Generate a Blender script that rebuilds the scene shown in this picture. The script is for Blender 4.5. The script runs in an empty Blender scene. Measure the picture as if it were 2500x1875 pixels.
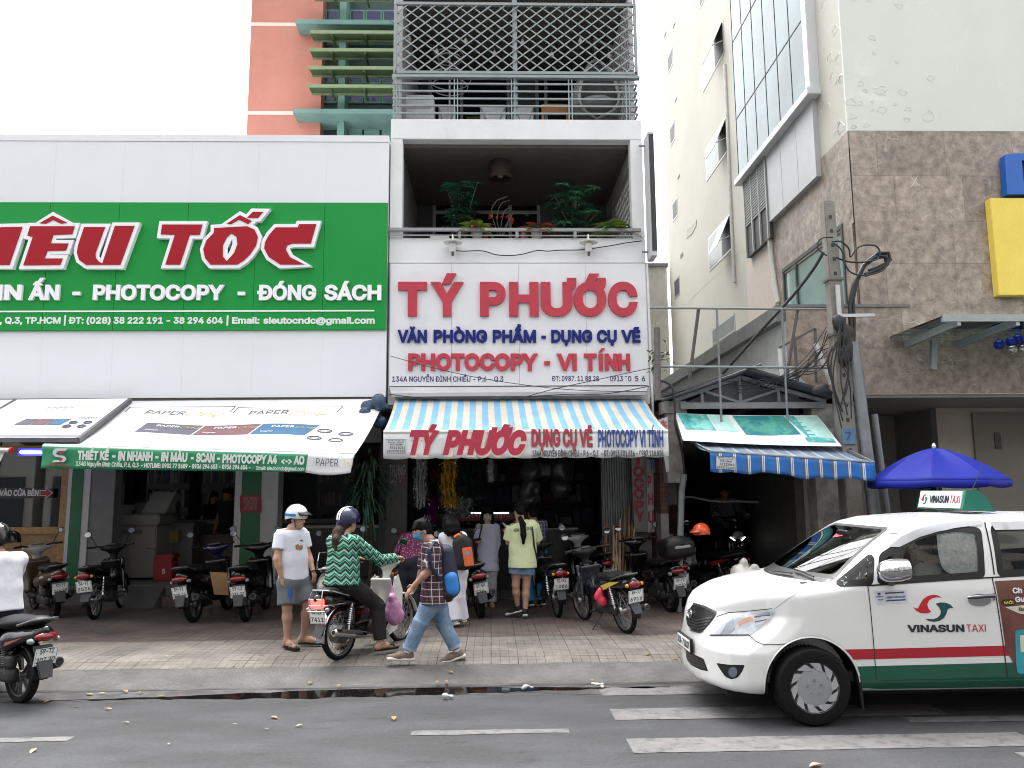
import bpy,bmesh,math,random
import numpy as np
from mathutils import Vector,Matrix,geometry
random.seed(7);rng=np.random.default_rng(7)
scene=bpy.context.scene;COL=scene.collection
R=math.radians;PI=math.pi
# ---------------------------------------------------------------- camera
PS,TH,RO=R(1.6),R(7.8),R(-.49)
FPX=1950.0
cam=bpy.data.objects.new('camera',bpy.data.cameras.new('camera'));COL.objects.link(cam)
CAMM=Matrix.Rotation(-PS,3,'Z')@Matrix.Rotation(PI/2+TH,3,'X')@Matrix.Rotation(RO,3,'Z')
CAMP=Vector((0,0,1.95))
cam.matrix_world=Matrix.Translation(CAMP)@CAMM.to_4x4()
cam.data.lens=36*FPX/2500;cam.data.clip_end=500;cam.data.clip_start=.05
scene.camera=cam
# ---------------------------------------------------------------- light: bright overcast sky
SUN_EL,SUN_AZ=R(66),R(346)
w=bpy.data.worlds.new('World');scene.world=w;w.use_nodes=True
nt=w.node_tree;bg=nt.nodes['Background']
sky=nt.nodes.new('ShaderNodeTexSky');sky.sky_type='NISHITA';sky.sun_disc=False
sky.sun_elevation=SUN_EL;sky.sun_rotation=SUN_AZ;sky.air_density=1.0;sky.dust_density=6.0;sky.ozone_density=1.0
hs=nt.nodes.new('ShaderNodeHueSaturation');hs.inputs['Saturation'].default_value=.10;hs.inputs['Value'].default_value=1.0
nt.links.new(sky.outputs[0],hs.inputs['Color']);nt.links.new(hs.outputs[0],bg.inputs['Color'])
bg.inputs['Strength'].default_value=.15
sd=bpy.data.lights.new('sun','SUN');sd.energy=.5;sd.angle=R(60);sd.color=(1,.975,.94)
sun=bpy.data.objects.new('sun',sd);COL.objects.link(sun)
sun.rotation_euler=(PI/2-SUN_EL,0,PI-SUN_AZ)
scene.view_settings.view_transform='Standard';scene.view_settings.look='None'
scene.view_settings.exposure=2.2;scene.view_settings.gamma=1
scene.render.engine='CYCLES';scene.cycles.max_bounces=8;scene.cycles.transparent_max_bounces=12
scene.cycles.filter_width=1.0;scene.cycles.diffuse_bounces=4;scene.cycles.glossy_bounces=4
# ---------------------------------------------------------------- pixel <-> place
VIEW=dict(F=(0,0,2500),A=(0,950,640),B=(0,1250,640),C=(600,1180,640),D=(1050,1080,640),E=(1560,900,640),G=(1600,1180,900),H=(0,300,960),I=(930,0,670),J=(930,300,720),K=(930,800,720),L=(1580,0,920),M=(1560,560,940),N=(600,0,380),O=(0,1450,1240),Q=(1240,1450,1260),R=(0,1080,300))
def ray(v,x,y):
 a,b,wd=VIEW[v];k=wd/2212
 return CAMM@Vector(((a+x*k-1250)/FPX,(937.5-b-y*k)/FPX,-1))
def pY(v,x,y,Y):d=ray(v,x,y);return CAMP+d*(Y/d.y)
def pZ(v,x,y,z=.15):d=ray(v,x,y);return CAMP+d*((z-CAMP.z)/d.z)
def pX(v,x,y,X):d=ray(v,x,y);return CAMP+d*(X/d.x)
def gz(y):
 "height of the ground across the street: gutter, sloping kerb, paving"
 P=((8.51,0),(8.54,.02),(8.80,.055),(9.08,.10),(9.4,.15))
 for(a,h0),(b,h1)in zip(P,P[1:]):
  if y<b:return h0+(h1-h0)*max(0,y-a)/(b-a)
 return .15
def pG(v,x,y):
 p=pZ(v,x,y,.1)
 for i in range(8):p=pZ(v,x,y,gz(p.y))
 return p
# ---------------------------------------------------------------- materials
MATS={}
def lin(c):
 return tuple(((v/12.92)if v<=.04045 else((v+.055)/1.055)**2.4)for v in c)
def hx(h):return lin((int(h[0:2],16)/255,int(h[2:4],16)/255,int(h[4:6],16)/255))
def nodes(m):return m.node_tree.nodes,m.node_tree.links
def mat(name,col,rough=.6,metal=0,var=.12,vs=6,bump=0,bs=40,coat=0,emit=None,es=1,spec=.5,dirt=None,dscale=1.2,dlo=.5,dhi=.75):
 """principled material: base colour varied by noise, optional dirt colour in patches, optional fine bump"""
 if name in MATS:return MATS[name]
 m=bpy.data.materials.new(name);m.use_nodes=True;N,L=nodes(m);b=N['Principled BSDF']
 if isinstance(col,str):col=hx(col)
 b.inputs['Roughness'].default_value=rough;b.inputs['Metallic'].default_value=metal
 b.inputs['Specular IOR Level'].default_value=spec
 if coat:b.inputs['Coat Weight'].default_value=coat;b.inputs['Coat Roughness'].default_value=.05
 tc=N.new('ShaderNodeTexCoord');out=None
 c4=(*col,1)
 b.inputs['Base Color'].default_value=c4
 if var:
  nz=N.new('ShaderNodeTexNoise');nz.inputs['Scale'].default_value=vs;nz.inputs['Detail'].default_value=5;nz.inputs['Roughness'].default_value=.65
  L.new(tc.outputs['Object'],nz.inputs['Vector'])
  mx=N.new('ShaderNodeMix');mx.data_type='RGBA'
  mx.inputs['A'].default_value=(*[max(0,v*(1-var))for v in col],1);mx.inputs['B'].default_value=(*[min(1,v*(1+var))for v in col],1)
  mr=N.new('ShaderNodeMapRange');mr.inputs[1].default_value=.3;mr.inputs[2].default_value=.7
  L.new(nz.outputs[0],mr.inputs[0]);L.new(mr.outputs[0],mx.inputs['Factor']);out=mx.outputs['Result']
  if dirt is not None:
   if isinstance(dirt,str):dirt=hx(dirt)
   n2=N.new('ShaderNodeTexNoise');n2.inputs['Scale'].default_value=dscale;n2.inputs['Detail'].default_value=8;n2.inputs['Roughness'].default_value=.7
   L.new(tc.outputs['Object'],n2.inputs['Vector'])
   r2=N.new('ShaderNodeMapRange');r2.inputs[1].default_value=dlo;r2.inputs[2].default_value=dhi
   L.new(n2.outputs[0],r2.inputs[0])
   m2=N.new('ShaderNodeMix');m2.data_type='RGBA';m2.inputs['B'].default_value=(*dirt,1)
   L.new(out,m2.inputs['A']);L.new(r2.outputs[0],m2.inputs['Factor']);out=m2.outputs['Result']
  L.new(out,b.inputs['Base Color'])
 if bump:
  nb=N.new('ShaderNodeTexNoise');nb.inputs['Scale'].default_value=bs;nb.inputs['Detail'].default_value=4
  L.new(tc.outputs['Object'],nb.inputs['Vector'])
  bp=N.new('ShaderNodeBump');bp.inputs['Strength'].default_value=bump;bp.inputs['Distance'].default_value=.02
  L.new(nb.outputs[0],bp.inputs['Height']);L.new(bp.outputs[0],b.inputs['Normal'])
 if emit:
  b.inputs['Emission Color'].default_value=(*emit,1);b.inputs['Emission Strength'].default_value=es
 MATS[name]=m;return m
def glass(name,tint=(.8,.9,.9),trans=.8,rough=.02):
 """window glass: see-through tint with a fresnel reflection"""
 if name in MATS:return MATS[name]
 m=bpy.data.materials.new(name);m.use_nodes=True;N,L=nodes(m);N.remove(N['Principled BSDF'])
 o=N['Material Output'];t=N.new('ShaderNodeBsdfTransparent');t.inputs[0].default_value=(*[v*trans for v in tint],1)
 g=N.new('ShaderNodeBsdfGlossy');g.inputs['Roughness'].default_value=rough;g.inputs[0].default_value=(1,1,1,1)
 f=N.new('ShaderNodeFresnel');f.inputs[0].default_value=1.6
 x=N.new('ShaderNodeMixShader');L.new(f.outputs[0],x.inputs[0]);L.new(t.outputs[0],x.inputs[1]);L.new(g.outputs[0],x.inputs[2]);L.new(x.outputs[0],o.inputs[0])
 MATS[name]=m;return m
# ---------------------------------------------------------------- objects
ORG={}
def thing(name,label,cat,loc=(0,0,0),rz=0,group=None,world=False):
 """an Empty at the thing's base; world=True: its parts are given in world coordinates"""
 o=bpy.data.objects.new(name,None);COL.objects.link(o);o.empty_display_size=.1
 o.location=loc;o.rotation_euler=(0,0,rz);o['label']=label;o['category']=cat
 if group:o['group']=group
 ORG[o.name]=Vector(loc)if world else Vector((0,0,0));return o
def tag(o,label,cat,group=None):
 o['label']=label;o['category']=cat
 if group:o['group']=group
 return o
def setting(o):o['kind']='structure';return o
def copy_tree(o,parent=None):
 c=o.copy();COL.objects.link(c)
 if parent:c.parent=parent;c.matrix_parent_inverse=o.matrix_parent_inverse.copy()
 for ch in list(o.children):copy_tree(ch,c)
 return c
class MB:
 """collects shapes and links them as one mesh object"""
 def __init__(s):s.v=[];s.f=[];s.m=[];s.mi=0
 def mat(s,i):s.mi=i;return s
 def add(s,vs,fs):
  n=len(s.v);s.v+=[tuple(v)for v in vs];s.f+=[tuple(n+i for i in f)for f in fs];s.m+=[s.mi]*len(fs);return s
 def box(s,x0,x1,y0,y1,z0,z1):
  return s.add([(x0,y0,z0),(x1,y0,z0),(x1,y1,z0),(x0,y1,z0),(x0,y0,z1),(x1,y0,z1),(x1,y1,z1),(x0,y1,z1)],[(0,3,2,1),(4,5,6,7),(0,1,5,4),(1,2,6,5),(2,3,7,6),(3,0,4,7)])
 def hexa(s,p):return s.add(p,[(0,3,2,1),(4,5,6,7),(0,1,5,4),(1,2,6,5),(2,3,7,6),(3,0,4,7)])
 def bar(s,a,b,wd,ht,up=(0,0,1)):
  a,b=Vector(a),Vector(b);d=(b-a).normalized();u=Vector(up)
  if abs(d.dot(u))>.95:u=Vector((0,1,0))
  x=d.cross(u).normalized();u=x.cross(d);x=x*wd/2;u=u*ht/2
  return s.hexa([a-x-u,a+x-u,b+x-u,b-x-u,a-x+u,a+x+u,b+x+u,b-x+u])
 def slab(s,q,n,t):
  """a quad (or polygon) q given thickness t along n"""
  n=Vector(n);k=len(q);q=[Vector(p)for p in q]
  vs=q+[p+n*t for p in q]
  return s.add(vs,[tuple(range(k)),tuple(reversed(range(k,2*k)))]+[(i,i+k,(i+1)%k+k,(i+1)%k)for i in range(k)])
 def poly(s,q):return s.add(q,[tuple(range(len(q)))])
 def tube(s,pts,r,n=8,cap=True,flat=1.0):
  pts=[Vector(p)for p in pts];k=len(pts)
  rs=list(r)if isinstance(r,(list,tuple))else[r]*k
  vs=[];prev=None
  for i,p in enumerate(pts):
   d=((pts[min(i+1,k-1)]-p).normalized()+(p-pts[max(i-1,0)]).normalized())
   d=d.normalized()if d.length>1e-6 else Vector((0,0,1))
   if prev is None:u=Vector((0,0,1))if abs(d.z)<.9 else Vector((0,1,0))
   else:u=prev
   x=d.cross(u)
   if x.length<1e-5:x=d.cross(Vector((1,0,0)))
   x.normalize();u=x.cross(d).normalized();prev=u
   for j in range(n):
    a=2*PI*j/n;vs.append(p+x*(math.cos(a)*rs[i])+u*(math.sin(a)*rs[i]*flat))
  fs=[(i*n+j,i*n+(j+1)%n,(i+1)*n+(j+1)%n,(i+1)*n+j)for i in range(k-1)for j in range(n)]
  if cap:fs+=[tuple(reversed(range(n))),tuple(range((k-1)*n,k*n))]
  return s.add(vs,fs)
 def lathe(s,prof,c=(0,0,0),axis='Z',n=24,a0=0,a1=2*PI):
  """prof: (radius, along-axis) pairs"""
  c=Vector(c);full=abs(a1-a0-2*PI)<1e-6;m=n if full else n+1;vs=[]
  for r,h in prof:
   for j in range(m):
    a=a0+(a1-a0)*j/n;p,q=r*math.cos(a),r*math.sin(a)
    vs.append(c+Vector((p,q,h)if axis=='Z' else((p,h,q)if axis=='Y' else(h,p,q))))
  fs=[]
  for i in range(len(prof)-1):
   for j in range(n):
    j2=(j+1)%m;f=(i*m+j,i*m+j2,(i+1)*m+j2,(i+1)*m+j)
    fs.append(f if axis!='Y' else tuple(reversed(f)))
  return s.add(vs,fs)
 def ell(s,c,r,n=16,k=10):
  c=Vector(c);r=Vector((r,r,r))if not hasattr(r,'__len__')else Vector(r);vs=[c+Vector((0,0,-r.z))];fs=[]
  for i in range(1,k):
   t=-PI/2+PI*i/k
   for j in range(n):
    a=2*PI*j/n;vs.append(c+Vector((r.x*math.cos(t)*math.cos(a),r.y*math.cos(t)*math.sin(a),r.z*math.sin(t))))
  vs.append(c+Vector((0,0,r.z)))
  for j in range(n):fs.append((0,1+(j+1)%n,1+j));fs.append((len(vs)-1,1+(k-2)*n+j,1+(k-2)*n+(j+1)%n))
  for i in range(k-2):
   for j in range(n):a=1+i*n;fs.append((a+j,a+(j+1)%n,a+n+(j+1)%n,a+n+j))
  return s.add(vs,fs)
 def grid(s,fn,nu,nv):
  vs=[fn(i/nu,j/nv)for j in range(nv+1)for i in range(nu+1)]
  return s.add(vs,[(j*(nu+1)+i,j*(nu+1)+i+1,(j+1)*(nu+1)+i+1,(j+1)*(nu+1)+i)for j in range(nv)for i in range(nu)])
 def prism(s,pts,fn,d):
  """2-D polygon (may be concave) mapped by fn(u, v, depth) and given depth d"""
  loops=pts if hasattr(pts[0][0],'__len__')else[pts];pts=[p for l in loops for p in l]
  tri=geometry.tessellate_polygon([[Vector((p[0],p[1],0))for p in l]for l in loops]);k=len(pts);nx=[];q=0
  for l in loops:nx+=[(q+i,q+(i+1)%len(l))for i in range(len(l))];q+=len(l)
  vs=[fn(p[0],p[1],0)for p in pts]+[fn(p[0],p[1],d)for p in pts]
  fs=[tuple(t)for t in tri]+[tuple(i+k for i in reversed(t))for t in tri]+[(i,j,j+k,i+k)for i,j in nx]
  return s.add(vs,fs)
 def build(s,name,m,parent=None,smooth=35,bevel=0,recalc=True,bseg=2):
  ms=m if isinstance(m,(list,tuple))else[m];me=bpy.data.meshes.new(name)
  o=ORG.get(parent.name,Vector((0,0,0)))if parent else Vector((0,0,0))
  vs=[(v[0]-o.x,v[1]-o.y,v[2]-o.z)for v in s.v]
  me.from_pydata(vs,[],s.f)
  for q in ms:me.materials.append(q)
  if len(ms)>1:me.polygons.foreach_set('material_index',s.m)
  if recalc or bevel:
   bm=bmesh.new();bm.from_mesh(me)
   if bevel:
    es=[e for e in bm.edges if len(e.link_faces)==2 and e.calc_face_angle(0)>.6]
    bmesh.ops.bevel(bm,geom=es,offset=bevel,segments=bseg,affect='EDGES',clamp_overlap=True)
   bmesh.ops.recalc_face_normals(bm,faces=bm.faces);bm.to_mesh(me);bm.free()
  if smooth:
   me.polygons.foreach_set('use_smooth',[True]*len(me.polygons));me.set_sharp_from_angle(angle=R(smooth))
  return link(name,me,parent)
def build_each(name,boxes,m,parent,**k):
 for q in boxes:MB().box(*q).build(name,m,parent,**k)
def link(name,me,parent=None):
 ob=bpy.data.objects.new(name,me);COL.objects.link(ob)
 if parent:ob.parent=parent;ORG[ob.name]=ORG.get(parent.name,Vector((0,0,0)))
 return ob
# ---------------------------------------------------------------- lettering
FONT=None
try:FONT=bpy.data.fonts.load(bpy.utils.system_resource('DATAFILES',path='fonts')+'/Inter.woff2')
except Exception:FONT=None
def text_mesh(s,bold=0,extrude=0,shear=0,space=1):
 """outlines of the words, filled by winding number (strokes that cross make one face), as a solid of depth 1"""
 cu=bpy.data.curves.new('lettering','FONT');cu.body=s.replace('I','\u0399')if FONT else s;cu.size=1;cu.shear=shear;cu.space_character=space;cu.resolution_u=3;cu.fill_mode='NONE'
 if FONT:cu.font=FONT
 ob=bpy.data.objects.new('lettering',cu);COL.objects.link(ob);bpy.context.view_layer.update()
 me=bpy.data.meshes.new_from_object(ob.evaluated_get(bpy.context.evaluated_depsgraph_get()))
 bpy.data.objects.remove(ob);bpy.data.curves.remove(cu)
 P=[v.co.to_2d()for v in me.vertices];E=[tuple(e.vertices)for e in me.edges];bpy.data.meshes.remove(me)
 nb={}
 for a,c in E:nb.setdefault(a,[]).append(c);nb.setdefault(c,[]).append(a)
 seen=set();D=[];LP=[]
 for st in sorted(nb):
  if st in seen:continue
  lp=[st];seen.add(st);cur=st
  while True:
   nx=[q for q in sorted(nb[cur])if q not in seen]
   if not nx:break
   cur=nx[0];seen.add(cur);lp.append(cur)
  LP.append(lp);D+=[(lp[i],lp[(i+1)%len(lp)])for i in range(len(lp))]
 bd=bold*1.0
 if bd:
  ar=sum(P[a].x*P[c_].y-P[c_].x*P[a].y for a,c_ in D);sg=1 if ar>0 else-1;Q=list(P)
  for lp in LP:
   lp2=[i for k,i in enumerate(lp)if(P[i]-P[lp[k-1]]).length>1e-5];n_=len(lp2)
   for k in range(n_):
    a,m_,c_=P[lp2[k-1]],P[lp2[k]],P[lp2[(k+1)%n_]];u,v=(m_-a).normalized(),(c_-m_).normalized()
    n1,n2=Vector((u.y,-u.x))*sg,Vector((v.y,-v.x))*sg;q=n1+n2;L_=q.length
    q=n1*bd if L_<.05 else q.normalized()*min(bd/max(.3,L_/2),2*bd);Q[lp2[k]]=m_+q
   for i in lp:
    if i not in lp2:Q[i]=Q[min(lp2,key=lambda j:(P[j]-P[i]).length)]
  P=Q
 r=geometry.delaunay_2d_cdt(P,E,[],0,1e-5);V,F=r[0],r[2]
 c=np.array([[sum(V[i].x for i in f)/3,sum(V[i].y for i in f)/3]for f in F]);A=np.array([P[a][:]for a,q in D]);B=np.array([P[q][:]for a,q in D])
 x,y=c[:,0][:,None],c[:,1][:,None]
 cr=(B[:,0]-A[:,0])*(y-A[:,1])-(x-A[:,0])*(B[:,1]-A[:,1]);w_=((A[:,1]<=y)&(B[:,1]>y)&(cr>0)).sum(1)-((A[:,1]>y)&(B[:,1]<=y)&(cr<0)).sum(1)
 F=[f for f,k in zip(F,w_)if k!=0];n=len(V);cnt={}
 for f in F:
  for i in range(3):cnt[(f[i],f[(i+1)%3])]=1
 side=[(a,q)for(a,q)in cnt if(q,a)not in cnt]
 me=bpy.data.meshes.new('lettering');me.from_pydata([(v.x,v.y,.5)for v in V]+[(v.x,v.y,-.5)for v in V],[],[tuple(f)for f in F]+[tuple(i+n for i in reversed(f))for f in F]+[(a,a+n,q+n,q)for a,q in side])
 return me
CAPH=None
def text(s,a,b,h,m,name='lettering',parent=None,bold=.02,depth=.002,shear=0,space=1,up=None,out=None,fit=True):
 """a line of writing from baseline point a to b (its right end), capital height h, raised by depth towards out"""
 global CAPH
 if CAPH is None:
  t=text_mesh('H');CAPH=max(v.co.y for v in t.vertices)
 a,b=Vector(a),Vector(b);u=(b-a);L=u.length;u.normalize()
 up=Vector(up)if up else Vector((0,0,1));n=u.cross(up).normalized();up=n.cross(u).normalized()
 if out is not None and n.dot(Vector(out))<0:n=-n
 me=text_mesh(s,bold,.5,shear,space)
 co=np.empty(len(me.vertices)*3);me.vertices.foreach_get('co',co);co=co.reshape(-1,3)
 x0,x1=co[:,0].min(),co[:,0].max();sx=L/(x1-x0)if fit else h/CAPH;sy=h/(CAPH+2*bold)
 o=ORG.get(parent.name,Vector((0,0,0)))if parent else Vector((0,0,0));a=a-o
 P=np.array(a)+np.outer((co[:,0]-x0)*sx,u)+np.outer((co[:,1]+bold)*sy,up)+np.outer((co[:,2]+.5)*depth,n)
 me.vertices.foreach_set('co',P.astype(np.float32).ravel());me.materials.clear();me.materials.append(m)
 me.update();return link(name,me,parent)
def merge(obs,name='lettering'):
 """several pieces of one line of writing become one mesh"""
 a=obs[0];bm=bmesh.new();ms=[]
 for o in obs:
  n=len(bm.faces);bm.from_mesh(o.data);mm=o.data.materials[0]
  if mm not in ms:ms.append(mm)
  bm.faces.ensure_lookup_table()
  for f in bm.faces[n:]:f.material_index=ms.index(mm)
 a.data.materials.clear()
 for q in ms:a.data.materials.append(q)
 bm.to_mesh(a.data);bm.free()
 for o in obs[1:]:bpy.data.objects.remove(o)
 a.name=name;return a
def offset_poly(p,d):
 """2-D outline grown by d (mitred)"""
 n=len(p);ar=sum(p[i][0]*p[(i+1)%n][1]-p[(i+1)%n][0]*p[i][1]for i in range(n));sg=1 if ar>0 else-1;out=[]
 for i in range(n):
  a,b,c=Vector(p[i-1]),Vector(p[i]),Vector(p[(i+1)%n]);u=(b-a).normalized();v=(c-b).normalized()
  n1=Vector((u.y,-u.x))*sg;n2=Vector((v.y,-v.x))*sg;m=n1+n2
  m=m.normalized()*min(d/max(.35,math.sqrt(max(0,(1+n1.dot(n2))/2))),2.2*d)if m.length>1e-4 else n1*d
  out.append((b.x+m.x,b.y+m.y))
 return out
# ---------------------------------------------------------------- smooth solids from distance fields
def surface_nets(F,o,h):
 S=F<0;nx,ny,nz=F.shape
 c=np.zeros((nx-1,ny-1,nz-1),np.int8)
 for i in(0,1):
  for j in(0,1):
   for k in(0,1):c+=S[i:nx-1+i,j:ny-1+j,k:nz-1+k]
 act=np.argwhere((c>0)&(c<8));idx=np.full(c.shape,-1,np.int32);idx[tuple(act.T)]=np.arange(len(act))
 acc=np.zeros((len(act),3));cnt=np.zeros(len(act))
 cor=[(i,j,k)for i in(0,1)for j in(0,1)for k in(0,1)]
 val={q:F[tuple((act+np.array(q)).T)]for q in cor}
 for q in cor:
  for ax in range(3):
   if q[ax]:continue
   r=list(q);r[ax]=1;r=tuple(r);a,b=val[q],val[r];msk=(a<0)!=(b<0)
   t=np.where(msk,a/np.where(msk,a-b,1),0);p=np.tile(np.array(q,float),(len(act),1));p[:,ax]=t
   acc[msk]+=p[msk];cnt[msk]+=1
 V=np.array(o)+(act+acc/cnt[:,None])*h;fs=[]
 for ax in range(3):
  sl=[slice(None)]*3;s2=[slice(None)]*3;sl[ax]=slice(0,-1);s2[ax]=slice(1,None)
  ch=S[tuple(sl)]!=S[tuple(s2)];b_,c_=[(1,2),(2,0),(0,1)][ax]
  e=np.argwhere(ch);ok=(e[:,b_]>0)&(e[:,c_]>0)&(e[:,b_]<F.shape[b_]-1)&(e[:,c_]<F.shape[c_]-1);e=e[ok]
  q=[]
  for db,dc in((0,0),(-1,0),(-1,-1),(0,-1)):
   p=e.copy();p[:,b_]+=db;p[:,c_]+=dc;q.append(idx[tuple(p.T)])
  q=np.stack(q,1);fl=S[tuple(sl)][tuple(e.T)];q[~fl]=q[~fl][:,::-1];fs.append(q)
 return V,np.concatenate(fs)
class SDF:
 """a solid blended from tapered capsules, discs and ellipsoids"""
 def __init__(s,h=.01,k=.03):s.h=h;s.k=k;s.p=[];s.cuts=[]
 def cap(s,a,b,ra,rb=None,k=None,flat=False,sq=None):
  """tapered rod a->b; flat: flat ends; sq=(axis, factor): squashed along an axis"""
  s.p.append(('c',np.array(a,float),np.array(b,float),ra,ra if rb is None else rb,s.k if k is None else k,flat,sq));return s
 def chain(s,pts,rs,k=None):
  for i in range(len(pts)-1):s.cap(pts[i],pts[i+1],rs[i],rs[i+1],k)
  return s
 def ell(s,c,r,rot=None,k=None,sub=False):
  s.p.append(('e',np.array(c,float),np.array(r,float),np.array(rot,float)if rot is not None else None,s.k if k is None else k,sub));return s
 def box(s,c,hlf,rd=.02,rot=None,k=None,sub=False):
  s.p.append(('b',np.array(c,float),np.array(hlf,float),rd,np.array(rot,float)if rot is not None else None,s.k if k is None else k,sub));return s
 def cut(s,p,n):s.cuts.append((np.array(p,float),np.array(n,float)/np.linalg.norm(n)));return s
 def field(s):
  lo=np.full(3,9e9);hi=-lo
  for q in s.p:
   if q[0]=='c':
    r=max(q[3],q[4]);l,h_=np.minimum(q[1],q[2])-r,np.maximum(q[1],q[2])+r
   else:
    r=np.max(q[2])if q[3]is not None or q[0]=='b' else q[2]
    if q[0]=='b':r=np.linalg.norm(q[2])if q[4]is not None else q[2]
    l,h_=q[1]-r,q[1]+r
   if q[-1]is True and q[0]in 'eb':continue
   lo,hi=np.minimum(lo,l),np.maximum(hi,h_)
  lo-=3*s.h;hi+=3*s.h;n=np.ceil((hi-lo)/s.h).astype(int)+1
  F=np.full(n,.5,np.float32);ax=[lo[i]+np.arange(n[i])*s.h for i in range(3)]
  for q in s.p:
   sub=q[-1]is True and q[0]in 'eb'
   k=q[5]if q[0]in 'cb' else q[4];mg=k+2.5*s.h
   if q[0]=='c':r=max(q[3],q[4]);l,h_=np.minimum(q[1],q[2])-r,np.maximum(q[1],q[2])+r
   else:
    r=np.max(q[2])*(1.8 if q[0]=='b' else 1);l,h_=q[1]-r,q[1]+r
   i0=np.clip(np.floor((l-mg-lo)/s.h).astype(int),0,n-1);i1=np.clip(np.ceil((h_+mg-lo)/s.h).astype(int)+1,1,n)
   if np.any(i1<=i0):continue
   X,Y,Z=np.meshgrid(*[ax[i][i0[i]:i1[i]]for i in range(3)],indexing='ij',sparse=True)
   if q[0]=='c':
    a,b=q[1],q[2];d=b-a;L2=max(d@d,1e-12);L=math.sqrt(L2)
    px,py,pz=X-a[0],Y-a[1],Z-a[2];t=(px*d[0]+py*d[1]+pz*d[2])/L2;tc=np.clip(t,0,1)
    ex,ey,ez=px-tc*d[0],py-tc*d[1],pz-tc*d[2]
    if q[6]:ex,ey,ez=px-t*d[0],py-t*d[1],pz-t*d[2]
    if q[7]is not None:
     u,fct=q[7];u=np.array(u,float);u/=np.linalg.norm(u);g=(ex*u[0]+ey*u[1]+ez*u[2])*(1/fct-1)
     ex,ey,ez=ex+g*u[0],ey+g*u[1],ez+g*u[2]
    D=np.sqrt(ex*ex+ey*ey+ez*ez)-(q[3]+(q[4]-q[3])*tc)
    if q[7]is not None:D=D*min(1,q[7][1])
    if q[6]:D=np.maximum(D,np.maximum(-t,t-1)*L)
   elif q[0]=='e':
    px,py,pz=X-q[1][0],Y-q[1][1],Z-q[1][2]
    if q[3]is not None:
     M=q[3];px,py,pz=px*M[0,0]+py*M[1,0]+pz*M[2,0],px*M[0,1]+py*M[1,1]+pz*M[2,1],px*M[0,2]+py*M[1,2]+pz*M[2,2]
    r=q[2];k0=np.sqrt((px/r[0])**2+(py/r[1])**2+(pz/r[2])**2);D=(k0-1)*r.min()
    k1=np.sqrt((px/r[0]**2)**2+(py/r[1]**2)**2+(pz/r[2]**2)**2)+1e-9;D=k0*(k0-1)/k1
   else:
    px,py,pz=X-q[1][0],Y-q[1][1],Z-q[1][2];M=q[4]
    if M is not None:px,py,pz=px*M[0,0]+py*M[1,0]+pz*M[2,0],px*M[0,1]+py*M[1,1]+pz*M[2,1],px*M[0,2]+py*M[1,2]+pz*M[2,2]
    hl=q[2];rd=q[3];dx,dy,dz=np.abs(px)-hl[0]+rd,np.abs(py)-hl[1]+rd,np.abs(pz)-hl[2]+rd
    D=np.sqrt(np.maximum(dx,0)**2+np.maximum(dy,0)**2+np.maximum(dz,0)**2)+np.minimum(np.maximum(dx,np.maximum(dy,dz)),0)-rd
   sl=tuple(slice(i0[i],i1[i])for i in range(3));G=F[sl]
   if sub:F[sl]=np.maximum(G,-D);continue
   hh=np.maximum(k-np.abs(G-D),0)/max(k,1e-6);F[sl]=np.minimum(G,D)-hh*hh*k*.25
  if s.cuts:
   X,Y,Z=np.meshgrid(*ax,indexing='ij',sparse=True)
   for p,nn in s.cuts:F=np.maximum(F,(X-p[0])*nn[0]+(Y-p[1])*nn[1]+(Z-p[2])*nn[2])
  F[0],F[-1]=.5,.5;F[:,0],F[:,-1]=.5,.5;F[:,:,0],F[:,:,-1]=.5,.5
  return F,lo
 def build(s,name,m,parent=None,smooth=60):
  F,lo=s.field();V,Q=surface_nets(F,lo,s.h)
  o=np.array(ORG.get(parent.name,Vector((0,0,0))))if parent else np.zeros(3)
  return np_mesh(name,V-o,Q,m,parent,smooth)
def np_mesh(name,V,Q,m,parent=None,smooth=60):
 me=bpy.data.meshes.new(name);n=len(Q)
 me.vertices.add(len(V));me.vertices.foreach_set('co',V.astype(np.float32).ravel())
 k=Q.shape[1];me.loops.add(n*k);me.loops.foreach_set('vertex_index',Q.astype(np.int32).ravel())
 me.polygons.add(n);me.polygons.foreach_set('loop_start',np.arange(0,n*k,k,dtype=np.int32))
 me.update(calc_edges=True);me.validate()
 for q in(m if isinstance(m,(list,tuple))else[m]):me.materials.append(q)
 me.polygons.foreach_set('use_smooth',np.ones(len(me.polygons),bool))
 if smooth:me.set_sharp_from_angle(angle=R(smooth))
 return link(name,me,parent)
def rotm(rx=0,ry=0,rz=0):
 return np.array(Matrix.Rotation(rz,3,'Z')@Matrix.Rotation(ry,3,'Y')@Matrix.Rotation(rx,3,'X'))
# ================================================================ the setting
YF=13.2;YG=14.0;ZP=.15
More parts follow.
